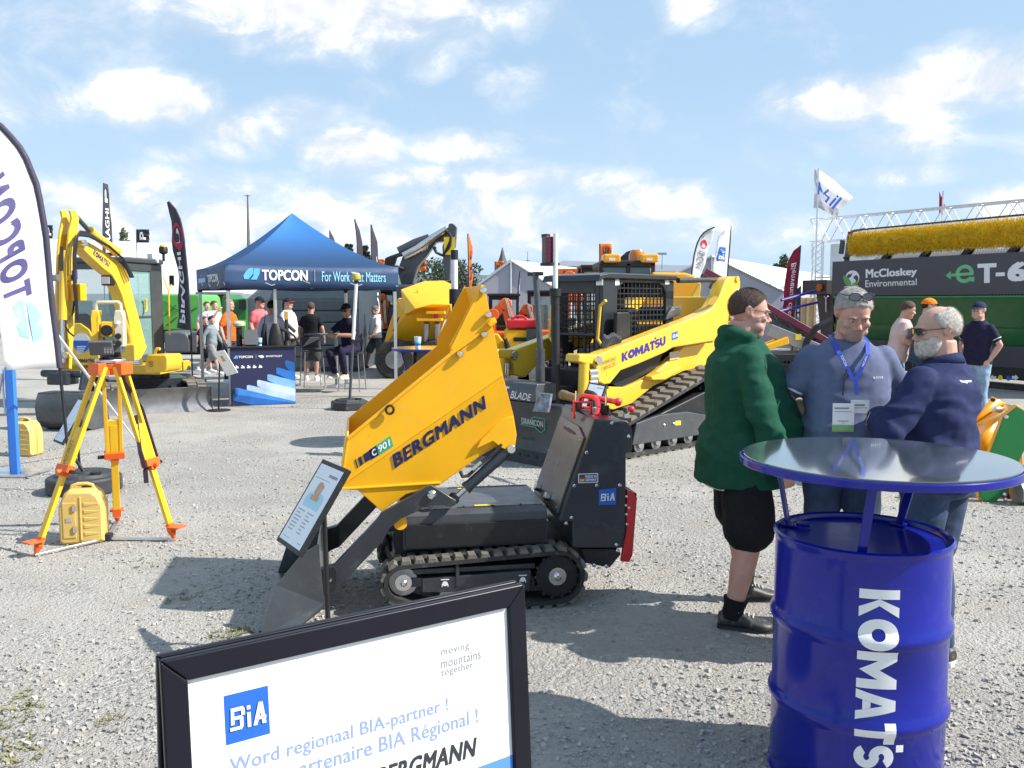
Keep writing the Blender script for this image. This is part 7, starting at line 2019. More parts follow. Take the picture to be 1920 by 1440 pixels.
 n_=NT(dm.node_tree);o_=n_.n('ShaderNodeOutputMaterial');b_=n_.n('ShaderNodeBsdfPrincipled');tc=n_.n('ShaderNodeTexCoord');ck=n_.n('ShaderNodeTexChecker');ck.inputs['Scale'].default_value=30;n_.l(tc.outputs['Object'],ck.inputs['Vector']);ck.inputs['Color1'].default_value=(.02,.02,.022,1);ck.inputs['Color2'].default_value=(.30,.28,.30,1);n_.l(ck.outputs[0],b_.inputs['Base Color']);n_.l(b_.outputs[0],o_.inputs[0]);dr.build('screen_drum',dm,t)
make_screener()
p=visitor('person in pale rose t-shirt leaning forward by the green machine',1.70,1684,12.9,R(75),C_ROSE,C_JEAN2,H_BRN,None,.5,True,1.18,lean=R(10),head=(0,R(10),0),arms={'a':[(-.27,-.05,1.18),(-.20,-.30,1.10)],'b':[(.26,-.08,1.18),(.12,-.34,1.1)]})
p=visitor('person in dark blue shirt and orange cap beside the green machine',1.73,1733,12.5,R(80),cloth('slate blue shirt',(.045,.06,.11)),C_JEAN,H_DRK,(CAPO,CAPN),.6,True,1.15,lean=R(5));p.beard(H_BRN,.006)
p=visitor('person in black polo with white piping and navy cap, hands in jeans pockets',1.68,1836,12.0,R(-62),C_DNAVY,C_JEAN2,H_BRN,(CAPB,),.62,True,1.08,arms={'a':[(-.29,.06,1.17),(-.20,-.02,.96)],'b':[(.29,.06,1.17),(.20,-.02,.96)]});p.glasses(M_INK,.004,-.004);p.collar(C_DNAVY)
tr=MB()
for sd in 'ab':
 a,e,w=p.armpts(sd);m_=a.lerp(e,.62);d=(e-a).normalized();tr.tube([m_,m_+d*.010],.066,16)
tr.build('sleeve_piping',C_WHT,p.root)
def attachment():
 c=G(1862,952);t=thing('crusher_attachment','yellow and green steel attachment lying on the gravel at the right edge','attachment',c)
 nd=lambda pts,Y:[W(u,v,Y)-c for u,v in ZS(pts)]
 green=[(735,205),(900,300),(860,620),(720,910),(640,1130),(600,1200),(450,1350),(300,1275),(292,1190),(400,800),(580,330)]
 A=nd(green,7.45)
 yl=mat('loader orange yellow',(.84,.38,.012),.35,var=.06,coat=.3,dust=.08)
 b=MB();cx=sum(A,V())/len(A);b.prism([cx+(p-cx)*1.035+V((0,.012,0))for p in A],(0,.05,0));b.build('side_frame',yl,t,bevel=.006)
 b=MB();b.prism([p+V((0,-.006,0))for p in A],(0,.02,0));b.build('side_plate',mat('signal green paint',(.010,.19,.045),.35,var=.06),t,bevel=.003)
 far=nd([(440,85),(590,165),(205,430),(185,490),(205,590)],8.25);nr=nd([(735,195),(580,312)],7.50)
 b=MB();b.loft([[nr[0],nr[1],nr[1]+V((0,.03,-.02)),nr[0]+V((0,.03,-.02))],[far[1],far[2],far[2]+V((0,.03,-.03)),far[1]+V((0,.03,-.03))]]);b.build('hood',yl,t,bevel=.004)
 lp_=nd([(580,312),(205,590)],7.52);b=MB();b.add([nr[1],far[2],far[3],far[4],],[(0,1,2,3)]);b.build('hood_lip',yl,t,solid=.012)
 b=MB();b.add([far[0],far[1],far[2],far[3]+V((0,.05,0))],[(0,1,2,3)]);b.build('ear_plate',yl,t,solid=.03)
 h=MB();p=W(*ZS([(455,125)])[0],8.19)-c;h.cyl(p,p+V((0,.02,0)),.018);h.build('hole',M_BLK,t)
 bk=nd([(205,600),(570,330),(395,800),(210,770)],7.75);b=MB();b.add(bk,[(0,1,2,3)]);b.build('inner_plate',yl,t,solid=.012)
 lo=nd([(105,1190),(290,1190),(295,1290),(250,1330),(120,1310)],7.7);b=MB();b.prism(lo,(0,.5,0));b.build('lower_body',yl,t,bevel=.02)
 q=Quad(*nd([(420,265),(545,275),(600,215),(470,205)],7.72));b=MB();put_rect(b,q,0,0,1,1);b.build('name_plate',M_ALU,t,solid=.004)
 b=MB();r0=W(*ZS([(560,1340)])[0],7.62)-c;b.cyl((r0.x-.02,.14,.10),(r0.x+.38,.16,.10),.10,n=28);b.build('roller',M_STEEL,t)
 bo=MB()
 for u,v in((605,325),(578,1228),(592,1288)):p=W(*ZS([(u,v)])[0],7.43)-c;bo.bolt(p,(0,-1,0),.018,.02)
 bo.build('bolt',M_CHR,t)
 b=MB();b.prism(nd([(740,880),(800,760),(830,1080),(790,1140),(720,1100)],7.55),(0,.3,0));b.build('rear_plate',yl,t,bevel=.01)
 b=MB();b.prism(nd([(700,1120),(830,1140),(820,1260),(640,1330),(600,1290)],7.56),(0,.3,0));b.build('black_guard',M_BLK,t,bevel=.02)
 t2=thing('fork_attachment','orange yellow steel attachment glimpsed between the two persons at the drum table','attachment',G(1660,930)+V((0,.3,0)))
 c2=V(t2.location);pts=[W(u,v,8.0)-c2 for u,v in((1640,802),(1672,770),(1700,770),(1715,835),(1700,925),(1640,925))]
 b=MB();b.prism(pts,(0,.6,0));b.build('body',yl,t2,bevel=.02)
 b=MB();a=W(1645,800,7.95)-c2;b.cyl(a,a+V((.14,-.02,.09)),.016);b.build('handle',M_BLK,t2)
attachment()
def conveyor():
 Y=16.5;o=V((W(1480,600,Y).x,Y,0));t=thing('stacking_conveyor','dark stacking conveyor with maroon edges sloping down behind the persons','conveyor',o)
 P=lambda u,v,dy=0:W(u,v,Y+dy)-o
 mr=mat('maroon paint',(.13,.012,.035),.4,var=.1)
 for dy in(0,.9):b=MB();b.bar(P(1322,508,dy),P(1600,668,dy),.06,.12);b.build('maroon_rail',mr,t,bevel=.01)
 b=MB();b.bar(P(1322,515,.45),P(1600,676,.45),.8,.05,(0,0,1));b.build('belt',M_RUB,t)
 b=MB();b.bar(P(1330,535),P(1600,690),.05,.10);b.bar(P(1330,535,.9),P(1600,690,.9),.05,.10)
 for k in range(9):u=1340+28*k;b.bar(P(u,523+16.2*k),P(u+14,548+16.2*k),.03,.03);b.bar(P(u+14,548+16.2*k),P(u+28,539+16.2*k),.03,.03)
 b.build('lattice',M_DARK,t)
 b=MB();b.bar(P(1440,618,-.5),P(1548,662,-.5),.12,.22);go=b.build('grey_beam',mat('grey beam paint',(.22,.23,.24),.4),t,bevel=.01)
 l=MB();l.box(P(1497,632,-.60),(.10,.02,.10));l.build('warning_label',M_LABY,go)
 belt,lug=MB(),MB();a=P(1440,680);c=P(1600,680);track_loop(belt,lug,[(a.x,.3,.28),(c.x,.3,.28)],-.4,.1,th=.05,lug=(.14,.04));belt.build('crawler_track',M_RUB,t);lug.build('tread_lug',M_DARK,t,smooth=False)
 b=MB();b.bx(a.x,c.x,-.35,.8,.25,.75);b.build('chassis',M_BLK,t,bevel=.03)
 b=MB();b.prism([P(1430,650,-.7),P(1478,632,-.7),P(1480,645,-.7),P(1440,656,-.7)],(0,.4,0));b.build('yellow_guard',M_AMB,t,bevel=.01)
 b=MB();b.tube(resample([P(1560,600,-.8),P(1530,615,-.8),P(1512,640,-.7),P(1508,665,-.6)],12),.06,8);b.build('hose',M_BLK,t)
conveyor()
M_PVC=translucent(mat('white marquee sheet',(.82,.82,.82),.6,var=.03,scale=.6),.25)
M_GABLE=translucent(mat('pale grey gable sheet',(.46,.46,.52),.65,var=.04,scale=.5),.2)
M_HALL=mat('grey hall roof',(.20,.22,.25),.6,var=.08,scale=.6)
def ground_of(u,Y):return V(((u-960)/FPX*Y*CP/1.0,Y,0))
def marquee(label,apex,left,right,Y,ridge_to,eave_to,wall=M_GABLE,roof=M_PVC,Y2=None,name='marquee',open_left=None):
 """gable end at depth Y: apex, left and right eave pixels; ridge_to / eave_to: far ends of ridge and right eave (pixels, depth)"""
 A,L,Rr=W(*apex,Y),W(*left,Y),W(*right,Y);o=V((A.x,Y,0))
 t=thing(name,label,'tent',o,0,'white marquees in the background')
 d=(W(*ridge_to[:2],ridge_to[2])-A);d.z=0
 A,L,Rr=A-o,L-o,Rr-o
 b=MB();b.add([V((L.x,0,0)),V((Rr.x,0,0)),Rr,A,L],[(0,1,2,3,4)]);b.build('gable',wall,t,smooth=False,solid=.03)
 ov=V((0,-.06,.04))
 b=MB();b.add([A+ov,Rr+ov,Rr+d+ov,A+d+ov],[(0,1,2,3)]);b.add([A+ov,L+ov,L+d+ov,A+d+ov],[(0,1,2,3)]);b.build('roof',roof,t,smooth=False,solid=.02)
 b=MB();b.add([V((Rr.x,0,0)),Rr,Rr+d,V((Rr.x,0,0))+d],[(0,1,2,3)]);b.add([V((L.x,0,0)),L,L+d,V((L.x,0,0))+d],[(0,1,2,3)]);b.build('side_wall',wall,t,smooth=False,solid=.03)
 b=MB();b.tube([A+ov,Rr+ov],.05,6);b.tube([A+ov,L+ov],.05,6);b.cyl(V((A.x,-.05,0)),A+V((0,-.05,0)),.04,n=6);b.build('frame',M_ALU,t)
 return t
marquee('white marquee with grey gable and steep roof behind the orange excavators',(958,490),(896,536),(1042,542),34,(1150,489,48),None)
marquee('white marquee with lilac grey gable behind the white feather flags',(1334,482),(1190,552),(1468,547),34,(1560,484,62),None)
def long_tent():
 Y=42;o=ground_of(250,Y);t=thing('marquee','long white marquee with low eaves behind the yellow mini excavator','tent',o,0,'white marquees in the background')
 P=lambda u,v,dy=0.0:W(u,v,Y+dy)-o
 b=MB();b.add([P(-120,551),P(470,551),P(406,458,5),P(-120,442,5)],[(0,1,2,3)]);b.build('roof',M_PVC,t,smooth=False,solid=.02)
 e=P(470,551);f=P(406,458,5);b=MB();b.add([V((e.x,e.y,0)),e,f,f+V((1.5,5,-2)),V((e.x+1.5,10,0))],[(0,1,2,3,4)]);b.build('gable',M_GABLE,t,smooth=False,solid=.03)
 b=MB();l=P(-120,551);b.bx(l.x,e.x,-.02,.04,e.z-.32,e.z-.01);b.build('eave_strip',M_PVC,t)
 b=MB();b.bx(l.x,e.x,.6,.7,0,e.z);b.build('wall',mat('dim tent wall',(.30,.31,.34),.7),t)
 for k in range(9):x=l.x+(e.x-l.x)*k/8;p=MB();p.bx(x-.06,x+.06,.0,.12,0,e.z-.02);p.build('post',M_ALU,t)
 sh=thing('timber_shed','brown boarded shed under the eave of the long white marquee','shed',ground_of(400,38));q=lambda u,v:W(u,v,38)-V(sh.location)
 a,c=q(380,552),q(420,552);b=MB();b.bx(a.x,c.x,0,2,0,a.z);b.build('wall',mat('brown boards',(.075,.03,.02),.7,var=.3),sh)
 b=MB();b.bx(a.x+.05,c.x-.05,-.03,.0,.1,a.z-.1)
 b2=MB()
 for k in range(8):z=a.z*k/8;b2.bx(a.x,c.x,-.03,.0,z+.01,z+a.z/8-.02)
 b2.build('board',mat('brown boards',(.1,.04,.03)),sh)
 b=MB();b.bx(a.x-.2,c.x+.2,-.3,2.1,a.z,a.z+.1);b.build('roof',M_HALL,sh)
long_tent()
def hall(label,poly,Y,depth=25):
 o=ground_of(sum(p[0]for p in poly)/len(poly),Y);t=thing('exhibition_hall',label,'hall',o,0)
 pts=[W(u,v,Y)-o for u,v in poly];zt=min(p.z for p in pts[:2])
 b=MB();b.loft([[V((pts[0].x,0,0)),V((pts[1].x,0,0)),V((pts[1].x,depth,0)),V((pts[0].x,depth,0))],[pts[0],pts[1],pts[1]+V((0,depth,0)),pts[0]+V((0,depth,0))]]);b.build('wall',mat('hall cladding',(.30,.31,.33),.6,var=.06),t,smooth=False)
 b=MB();r0,r1=pts[3],pts[2];b.add([pts[0]+V((-.3,-.4,0)),pts[1]+V((.3,-.4,0)),r1+V((.3,depth/2,0)),r0+V((-.3,depth/2,0)),pts[1]+V((.3,depth+.4,0)),pts[0]+V((-.3,depth+.4,0))],[(0,1,2,3),(3,2,4,5),]);b.build('roof',M_HALL,t,smooth=False,solid=.15)
 b=MB();b.add([pts[0],r0+V((0,depth/2,0)),pts[0]+V((0,depth,0))],[(0,1,2)]);b.add([pts[1],r1+V((0,depth/2,0)),pts[1]+V((0,depth,0))],[(0,1,2)]);b.build('gable',M_HALL,t,smooth=False)
hall('grey roofed hall with a dark gable behind the laser sensor mast',[(1040,500),(1240,503),(1240,488),(1072,481)],110)
hall('wide low grey roofed hall behind the orange beacon cab',[(1180,510),(1340,512),(1330,490),(1160,486)],95)
hall('distant low grey roof beside the church spire',[(860,536),(940,536),(940,520),(866,518)],130)
def spire():
 o=ground_of(942,240);t=thing('church_spire','dark pointed church spire on the horizon','church',o);k=lambda v:W(942,v,240).z
 b=MB();b.bx(-.8,.8,2,4,0,k(490));b.build('tower',mat('dark slate',(.10,.10,.12),.7),t)
 b=MB();b.tube([(0,3,k(492)),(0,3,k(480)),(0,3,k(463))],[1.35,.75,.1],8);b.build('roof',mat('dark slate',(.1,.1,.12)),t)
spire()
def lamp(u,v,Y,label,r=.09,name='lamp_mast'):
 o=ground_of(u,Y);t=thing(name,label,'mast',o);z=W(u,v,Y).z;b=MB();b.tube([(0,0,0),(.0,0,z*.6),(.02,0,z)],[r,r*.7,r*.3],8);b.build('pole',mat('grey timber mast',(.16,.15,.14),.8),t);return t,z
t_,z_=lamp(469,365,60,'tall thin grey mast left of the blue tent peak',.16)
b=MB();b.bx(-.2,.2,-.03,.03,z_-.1,z_-.05);b.build('crossarm',M_STEEL,t_)
t_,z_=lamp(1240,478,100,'small lamp mast above the grey hall roof');b=MB();b.bx(-.5,.5,-.1,.1,z_,z_+.25);b.build('lamp_head',M_STEEL,t_)
t_,z_=lamp(989,471,110,'thin antenna mast on the skyline left of the laser sensor');b=MB();b.bx(-.3,.3,-.03,.03,z_-1.2,z_-1.1);b.build('crossarm',M_STEEL,t_)
hm=MB();rr=random.Random(8);pts=[]
for i in range(90):
 x=-900+1800*i/89;pts.append(V((x,900,12+22*noise.noise(V((x*.004,0,2)))+14*math.exp(-((x+10)/130)**2)+3*noise.noise(V((x*.05,1,0))))))
hm.strip([V((p.x,880,0))for p in pts],pts);hm.strip(pts,[V((p.x,1200,p.z*.3))for p in pts])
tag(hm.build('hills',mat('hazy wooded hill',(.13,.17,.17),.9,var=.25,scale=.02)),kind='structure')
LEAF=[mat('leaf green %d'%i,c,.6,var=.35,scale=2)for i,c in enumerate(((.045,.075,.030),(.030,.052,.026),(.075,.105,.040)))]
M_BARK=mat('bark',(.07,.055,.04),.9,var=.3)
def leaf_crown(centres,leaf,count,m,seed=1):
 rr=random.Random(seed);mb=MB()
 for(c,r)in centres:
  for k in range(count):
   d=V((rr.gauss(0,1),rr.gauss(0,1),rr.gauss(0,1))).normalized();p=V(c)+V((d.x*r[0],d.y*r[1],d.z*r[2]))*rr.uniform(.55,1.05)
   n=V((rr.gauss(0,1),rr.gauss(0,1),rr.gauss(0,1))).normalized();a=n.orthogonal().normalized()*leaf*rr.uniform(.6,1.3);b=n.cross(a).normalized()*leaf*rr.uniform(.4,.8)
   mb.add([p-a,p-b,p+a,p+b],[(0,1,2,3)])
 return mb
def tree(label,u,v_top,Y,w,kind='round',seed=1,name='broadleaf_tree',mi=0):
 o=ground_of(u,Y);t=thing(name,label,'tree',o,0,'trees on the skyline');H_=W(u,v_top,Y).z;rr=random.Random(seed)
 b=MB();b.tube([(0,0,0),(.05,0,H_*.45),(0,0,H_*.9)],[H_*.035,H_*.022,.03],8)
 cs=[]
 if kind=='round':
  for k in range(14):
   a=rr.uniform(0,6.28);r=w*.5*sqrt(rr.random());z=H_*rr.uniform(.45,.88);c=V((r*cos(a),r*sin(a),z));q=w*rr.uniform(.13,.24);cs.append((c,(q,q,q*.8)));b.tube([(0,0,z*.6),c],[H_*.012,.02],5)
  cs.append((V((0,0,H_*.9)),(w*.18,w*.18,H_*.1)))
 else:
  for k in range(16):
   f=k/16;z=H_*(.12+.86*f);r=w*.5*(1-f)**.8+.12
   for j in range(5):a=rr.uniform(0,6.28);cs.append((V((r*.6*cos(a),r*.6*sin(a),z-r*.18)),(r*.48,r*.48,H_*.03)))
 b.build('trunk',M_BARK,t)
 leaf_crown(cs,H_*(.028 if kind=='round' else .022),90 if kind=='round' else 34,LEAF[mi],seed).build('crown',LEAF[mi],t,smooth=False)
tree('pale green broadleaf tree above the white marquee at left',236,430,70,2.1,'round',2,mi=2)
tree('dark conifer right behind the blue tent roof',655,449,60,2.2,'conifer',3,'conifer_tree',1)
tree('broader dark conifer between two dark feather flags',684,453,62,2.8,'conifer',4,'conifer_tree',1)
tree('bushy dark tree beside the orange banner',640,470,66,2.4,'round',9,mi=1)
tree('rounded green tree right of the black excavator arm',858,487,90,5.0,'round',5,mi=0)
tree('wide green tree behind the black excavator arm',815,482,92,6.0,'round',6,mi=0)
tree('small tree above the right hand marquee roof',1468,476,90,2.4,'round',7,mi=2)
tree('low hazy shrub on the skyline beside the small dark banner',298,452,80,3.0,'round',12,mi=2)
FG='flags across the show ground'
def feather(label,pole,free,Y,cloth_m,print_fn=None,base_v=None,sleeve=.04,dy=0.25):
 n=max(10,len(pole));A=resample([W(u,v,Y)for u,v in pole],14);B=resample([W(u,v,Y+dy)for u,v in free],14)
 base=V((A[0].x,Y,0));t=flag_on((A,B),label,cloth_m,M_FSLV,print_fn,base=base,group=FG,pole_pts=[base],sleeve_w=sleeve,wave=.03)
 f=MB();f.lathe([(.28,0),(.28,.06),(.05,.1),(.001,.1)],20);f.build('base_weight',M_BLK,t);return t
def upright(txt,m,a0,a1,b0,b1,bold=.03,flip=False):
 def fn(S,par):
  mb=MB();vs,fs,_=text_mesh(txt,bold,0,1.05)
  if flip:mb.add([S(a0+(a1-a0)*y,b1-(b1-b0)*x,.02+e)for x,y,e in vs],fs)
  else:mb.add([S(a1-(a1-a0)*y,b0+(b1-b0)*x,e+.02)for x,y,e in vs],fs)
  mb.build('lettering',m,par,smooth=False)
 return fn
def multi(*fns):return lambda S,par:[f(S,par)for f in fns]
def ringp(a,b,ra,rb,m,m2=None):
 def fn(S,par):
  mb=MB();mb.add([S(a+ra*cos(q),b+rb*sin(q))for q in[2*pi*i/24 for i in range(24)]],[tuple(range(24))]);mb.build('logo',m,par,smooth=False)
  if m2:mb=MB();mb.add([S(a+ra*.72*cos(q),b+rb*.72*sin(q),.012)for q in[2*pi*i/24 for i in range(24)]],[tuple(range(24))]);mb.build('logo_field',m2,par,smooth=False)
 return fn
def boxp(a0,b0,a1,b1,m,e=.0):
 return lambda S,par:MB().add([S(a0,b0,e),S(a1,b0,e),S(a1,b1,e),S(a0,b1,e)],[(0,1,2,3)]).build('print_block',m,par,smooth=False)
M_FRED=mat('flag red print',(.50,.015,.05),.7);M_FLORG=translucent(mat('orange flag cloth',(.85,.22,.02),.7,var=.05),.35);M_FWT=mat('flag white print',(.75,.75,.76),.7,var=.03);M_FLRED=translucent(mat('red flag cloth',(.42,.015,.05),.7,var=.06),.25);M_FLW=translucent(mat('white feather cloth',(.82,.82,.83),.75,var=.03),.4)
feather('tall dark feather flag with white lettering and red ring beside the excavator cab',[(358,620),(352,520),(347,470),(344,440),(338,412),(328,390),(316,378)],[(331,614),(337,535),(327,480),(323,448),(320,420),(317,398),(315,379)],18.7,M_FDRK,multi(upright('PIRAGHI',M_FWT,.30,.70,.05,.60),ringp(.45,.72,.42,.105,M_FRED,M_FDRK),upright('P',M_FWT,.28,.62,.67,.78)))
feather('narrow dark flag with white lettering above the excavator boom',[(193,480),(193,420),(194,380),(194,343)],[(213,480),(209,420),(205,380),(203,346)],34,M_FDRK,multi(upright('PIRAGHI',M_FWT,.25,.75,.05,.66),upright('P',M_FWT,.2,.7,.74,.92)))
feather('small dark feather flag farthest left of the group behind the blue tent',[(618,520),(619,470),(618,445),(618,432)],[(632,520),(630,470),(627,450),(619,432)],40,M_FDRK,ringp(.5,.55,.3,.1,M_FRED))
feather('dark feather flag with red logo in front of the conifers',[(670,700),(670,500),(670,450),(667,425),(665,411)],[(684,696),(681,500),(679,460),(674,430),(666,411)],27,M_FDRK,multi(ringp(.5,.68,.4,.07,M_FRED),upright('PIRAGHI',M_FWT,.25,.75,.04,.42)))
feather('dark feather flag with white lettering right behind the blue tent',[(700,640),(699,540),(697,480),(696,440),(696,421)],[(720,636),(712,540),(710,490),(706,450),(697,421)],25,M_FDRK,upright('TIONAL',M_FWT,.25,.75,.08,.72))
feather('bright orange feather flag with dark letters left of the church spire',[(880,590),(879,520),(878,470),(877,438)],[(882,590),(885,520),(886,470),(880,440)],30,M_FLORG,upright('EELE',M_INK,.3,.7,.30,.80),dy=.1)
feather('white feather flag with dark curved pole and grey sideways lettering',[(1297,560),(1297,510),(1302,475),(1309,450),(1322,433),(1340,426)],[(1310,556),(1316,510),(1326,480),(1333,455),(1338,438),(1341,428)],24,M_FLW,multi(ringp(.50,.72,.30,.06,M_FRED),upright('DCW',M_GRYT,.25,.72,.38,.62,.02,True)))
feather('plain white feather flag with a square blue logo',[(1362,560),(1365,500),(1369,450),(1370,424)],[(1331,556),(1336,500),(1346,447),(1362,427)],23,M_FLW,multi(boxp(.28,.50,.80,.70,M_LBLUE),upright('BiA',M_FWT,.38,.72,.53,.67,.03)),dy=-.30)
feather('red feather flag with white welcome lettering beside the truss',[(1487,600),(1494,540),(1499,490),(1501,460)],[(1467,600),(1470,540),(1477,490),(1488,470)],22,M_FLRED,upright('Bienvenue chez',M_FWT,.25,.68,.02,.78,.01,True),dy=.05)
feather('small navy flag with white letters right of the red feather flag',[(1500,640),(1500,590),(1501,536)],[(1490,640),(1492,590),(1494,542)],24,mat('navy flag cloth',(.03,.04,.11),.7),upright('EDI',M_FWT,.2,.7,.15,.6),dy=.04)
feather('short dark feather flag behind the orange beacon',[(1185,500),(1186,485),(1187,468)],[(1150,500),(1160,485),(1175,472)],34,M_FDRK,None,dy=.1)
feather('thin white blade flag in front of the grey marquee gable',[(968,600),(970,560),(975,508)],[(973,600),(974,560),(976,510)],26,M_FLW,upright('info',M_LBLUE,.1,.9,.4,.6,0),dy=.02)
feather('dark banner behind the counter end with white letters',[(694,690),(694,620),(693,545)],[(673,690),(671,620),(671,545)],24,M_FDRK,upright('PIR',M_FWT,.2,.75,.2,.8),dy=.05)
def banner(label,u0,v0,u1,v1,Y,cm,txt=None,tm=M_FWT,sq=True,pole_u=None):
 pole_u=pole_u or u0;t=feather(label,[(pole_u,v1),(pole_u,(v0+v1)/2),(pole_u,v0)],[(u1 if pole_u==u0 else u0,v1),(u1 if pole_u==u0 else u0,(v0+v1)/2),(u1 if pole_u==u0 else u0,v0)],Y,cm,txt and upright(*txt),dy=.02)
banner('small dark square banner with white letter at the excavator arm',86,422,99,447,36,M_FDRK,('P',M_FWT,.2,.8,.2,.8))
banner('small dark square banner with white letter above the white marquee',256,430,280,455,36,M_FDRK,('P',M_FWT,.25,.75,.2,.8))
banner('orange square banner beside the dark feather flag',709,486,721,503,40,M_FLORG)
banner('orange banner behind the black excavator arm',784,480,799,508,40,M_FLORG,('E',M_INK,.2,.8,.3,.7))
banner('orange banner with a dark letter in front of the spire',928,490,945,512,42,M_FLORG,('E',M_INK,.2,.8,.25,.75))
banner('upright orange banner with dark lettering above the loader cab',1124,457,1147,520,38,M_FLORG,('EELE',M_INK,.25,.75,.05,.9))
t_=thing('fascia_banner','long orange fascia banner with dark lettering behind the loader cab roof','banner',ground_of(1090,30));o=V(t_.location)
c=[W(u,v,30)-o for u,v in((1040,530),(1140,534),(1136,502),(1046,504))]
b=MB();b.loft([c,[p+V((0,.05,0))for p in c]]);bo=b.build('sheet',M_FLORG,t_);q=Quad(*c);q.n=V((0,-1,0));q.eps=.02;lettering('YANMAR',q.sub(.12,.15,.98,.85,.03),mat('dark brown print',(.10,.04,.03),.6),bo,.04,.3)
b=MB()
for p in(c[0],c[1]):b.cyl(V((p.x,.03,0)),V((p.x,.03,p.z+.8)),.05,n=8)
b.build('post',M_ALU,t_)
def truss():
 o=V((W(1521,565,35).x,35,0));t=thing('truss_gate','tall aluminium truss frame with a white sheet behind the green machine','truss',o)
 A,B=W(1519,412,35)-o,W(1960,369,27.6)-o;B.z=A.z;h=.85
 ax=(B-A).normalized();sd=V((-ax.y,ax.x,0))*.5;b=MB()
 chords=[A,A-V((0,0,h)),A+sd,A+sd-V((0,0,h))]
 L=(B-A).length
 for c in chords:b.cyl(c,c+ax*L,.032,n=8)
 n=16
 for k in range(n):
  p,q=A+ax*L*k/n,A+ax*L*(k+1)/n
  for s_ in(V(),sd):
   b.cyl(p+s_-V((0,0,h*(k%2))),q+s_-V((0,0,h*((k+1)%2))),.018,n=6)
  b.cyl(p-V((0,0,h*(k%2))),p+sd-V((0,0,h*(k%2))),.015,n=6)
 b.build('top_beam',M_ALU,t)
 b=MB();w=.36
 cs=[V((x,y,0))for x,y in((-.0,0),(w,-.15),(w+.1,.3),(.1,.4))]
 for c in cs:b.cyl(c,c+V((0,0,A.z-h)),.03,n=8)
 n=16
 for k in range(n):
  for i in range(4):
   z0,z1=(A.z-h)*k/n,(A.z-h)*(k+1)/n;p,q=cs[i],cs[(i+1)%4]
   b.cyl(p+V((0,0,z0)),q+V((0,0,z1)),.014,n=5)
 b.build('tower',M_ALU,t)
 b=MB();b.add([A+ax*.6+sd-V((0,0,h+.1)),A+ax*L+sd-V((0,0,h+.1)),V((*(A+ax*L+sd).xy,.3)),V((*(A+ax*.6+sd).xy,.3))],[(0,1,2,3)]);b.build('sheet',M_PVC,t,solid=.01)
 b=MB()
 for z in(2.6,2.05):b.cyl(A+ax*.3-V((0,0,A.z-z)),A+ax*2.5-V((0,0,A.z-z)),.03,n=6)
 b.build('cross_rail',M_ALU,t)
truss()
def pole_flag(label,u,v_top,v_bot,Y,grid,m,prints=None):
 o=ground_of(u,Y);t=thing('pole_flag',label,'flag',o,0,FG);zt=W(u,v_top,Y).z
 b=MB();b.cyl((0,0,0),(0,0,zt),.035,n=8);b.build('pole',M_ALU,t)
 R0=[[W(uu,vv,Y+.1*i+.12*sin(i*1.9+j))-o for i,(uu,vv)in enumerate(r)]for j,r in enumerate(grid)]
 n,mm=len(R0),len(R0[0]);b=MB();b.add([p for r in R0 for p in r],[(j*mm+i,j*mm+i+1,(j+1)*mm+i+1,(j+1)*mm+i)for j in range(n-1)for i in range(mm-1)]);f=b.build('cloth',m,t,ang=80,solid=.01)
 if prints:
  for pts in prints:
   b=MB();b.add([W(uu,vv,Y-.25)-o for uu,vv in ZM(pts)],[tuple(range(len(pts)))]);b.build('lettering',mat('flag royal blue',(.05,.16,.62),.7),f,smooth=False)
pole_flag('white flag with slanted blue letters flying above the truss',1527,315,600,34.5,[ZM(r)for r in([(410,60),(470,90),(545,140),(610,200),(690,270)],[(410,150),(455,180),(520,230),(590,280),(640,310)],[(410,240),(450,270),(500,320),(560,340),(590,360)],[(405,345),(445,345),(490,370),(540,400),(570,435)])],M_FLW,[[(442,150),(456,170),(446,250),(432,248)],[(452,178),(472,225),(466,240),(450,215)],[(470,240),(510,208),(518,222),(492,245),(525,270),(500,310),(482,300),(505,272)],[(512,322),(560,270),(572,282),(525,335)],[(566,262),(576,252),(588,264),(578,274)],[(532,345),(598,265),(612,278),(545,358)]])
pole_flag('small red flag flying above the yellow roller brush',1760,358,600,33,[ZM(r)for r in([(1310,230),(1320,250),(1330,270)],[(1310,290),(1325,300),(1350,325)],[(1308,385),(1325,384),(1358,350)])],M_FLRED)
def cabin():
 Y=21.5;o=ground_of(560,Y);t=thing('dark_container','slate grey panelled container standing behind the blue tent','container',o);P=lambda u,v,dy=0:W(u,v,Y+dy)-o
 m=mat('slate cladding',(.045,.065,.082),.45,var=.1,dust=.06);a,c=P(505,528),P(672,528);l=P(463,528,2.6)
 zt=a.z
 b=MB();b.prism([V((a.x,0,0)),V((c.x,0,0)),V((c.x,3,0)),V((l.x,2.6,0))],(0,0,zt-.4));b.build('body',m,t)
 b=MB();b.loft([[V((a.x,0,zt-.4)),V((c.x,0,zt-.4)),V((c.x,3,zt-.4)),V((l.x,2.6,zt-.4))],[V((a.x+.1,.1,zt)),V((c.x,.1,zt)),V((c.x,3,zt)),V((l.x+.5,2.5,zt))]]);b.build('roof',m,t)
 n=6;b=MB()
 for k in range(n):z0=.1+(zt-.5)*k/n;b.bx(a.x+.35,c.x-.02,-.05,-.004,z0,z0+(zt-.5)/n-.035)
 b.build('panel',m,t,bevel=.012)
 b=MB();b.bx(a.x+.02,a.x+.30,-.05,-.004,.05,zt-.45);b.build('corner_panel',mat('pale slate',(.10,.12,.14),.4),t,bevel=.01)
cabin()
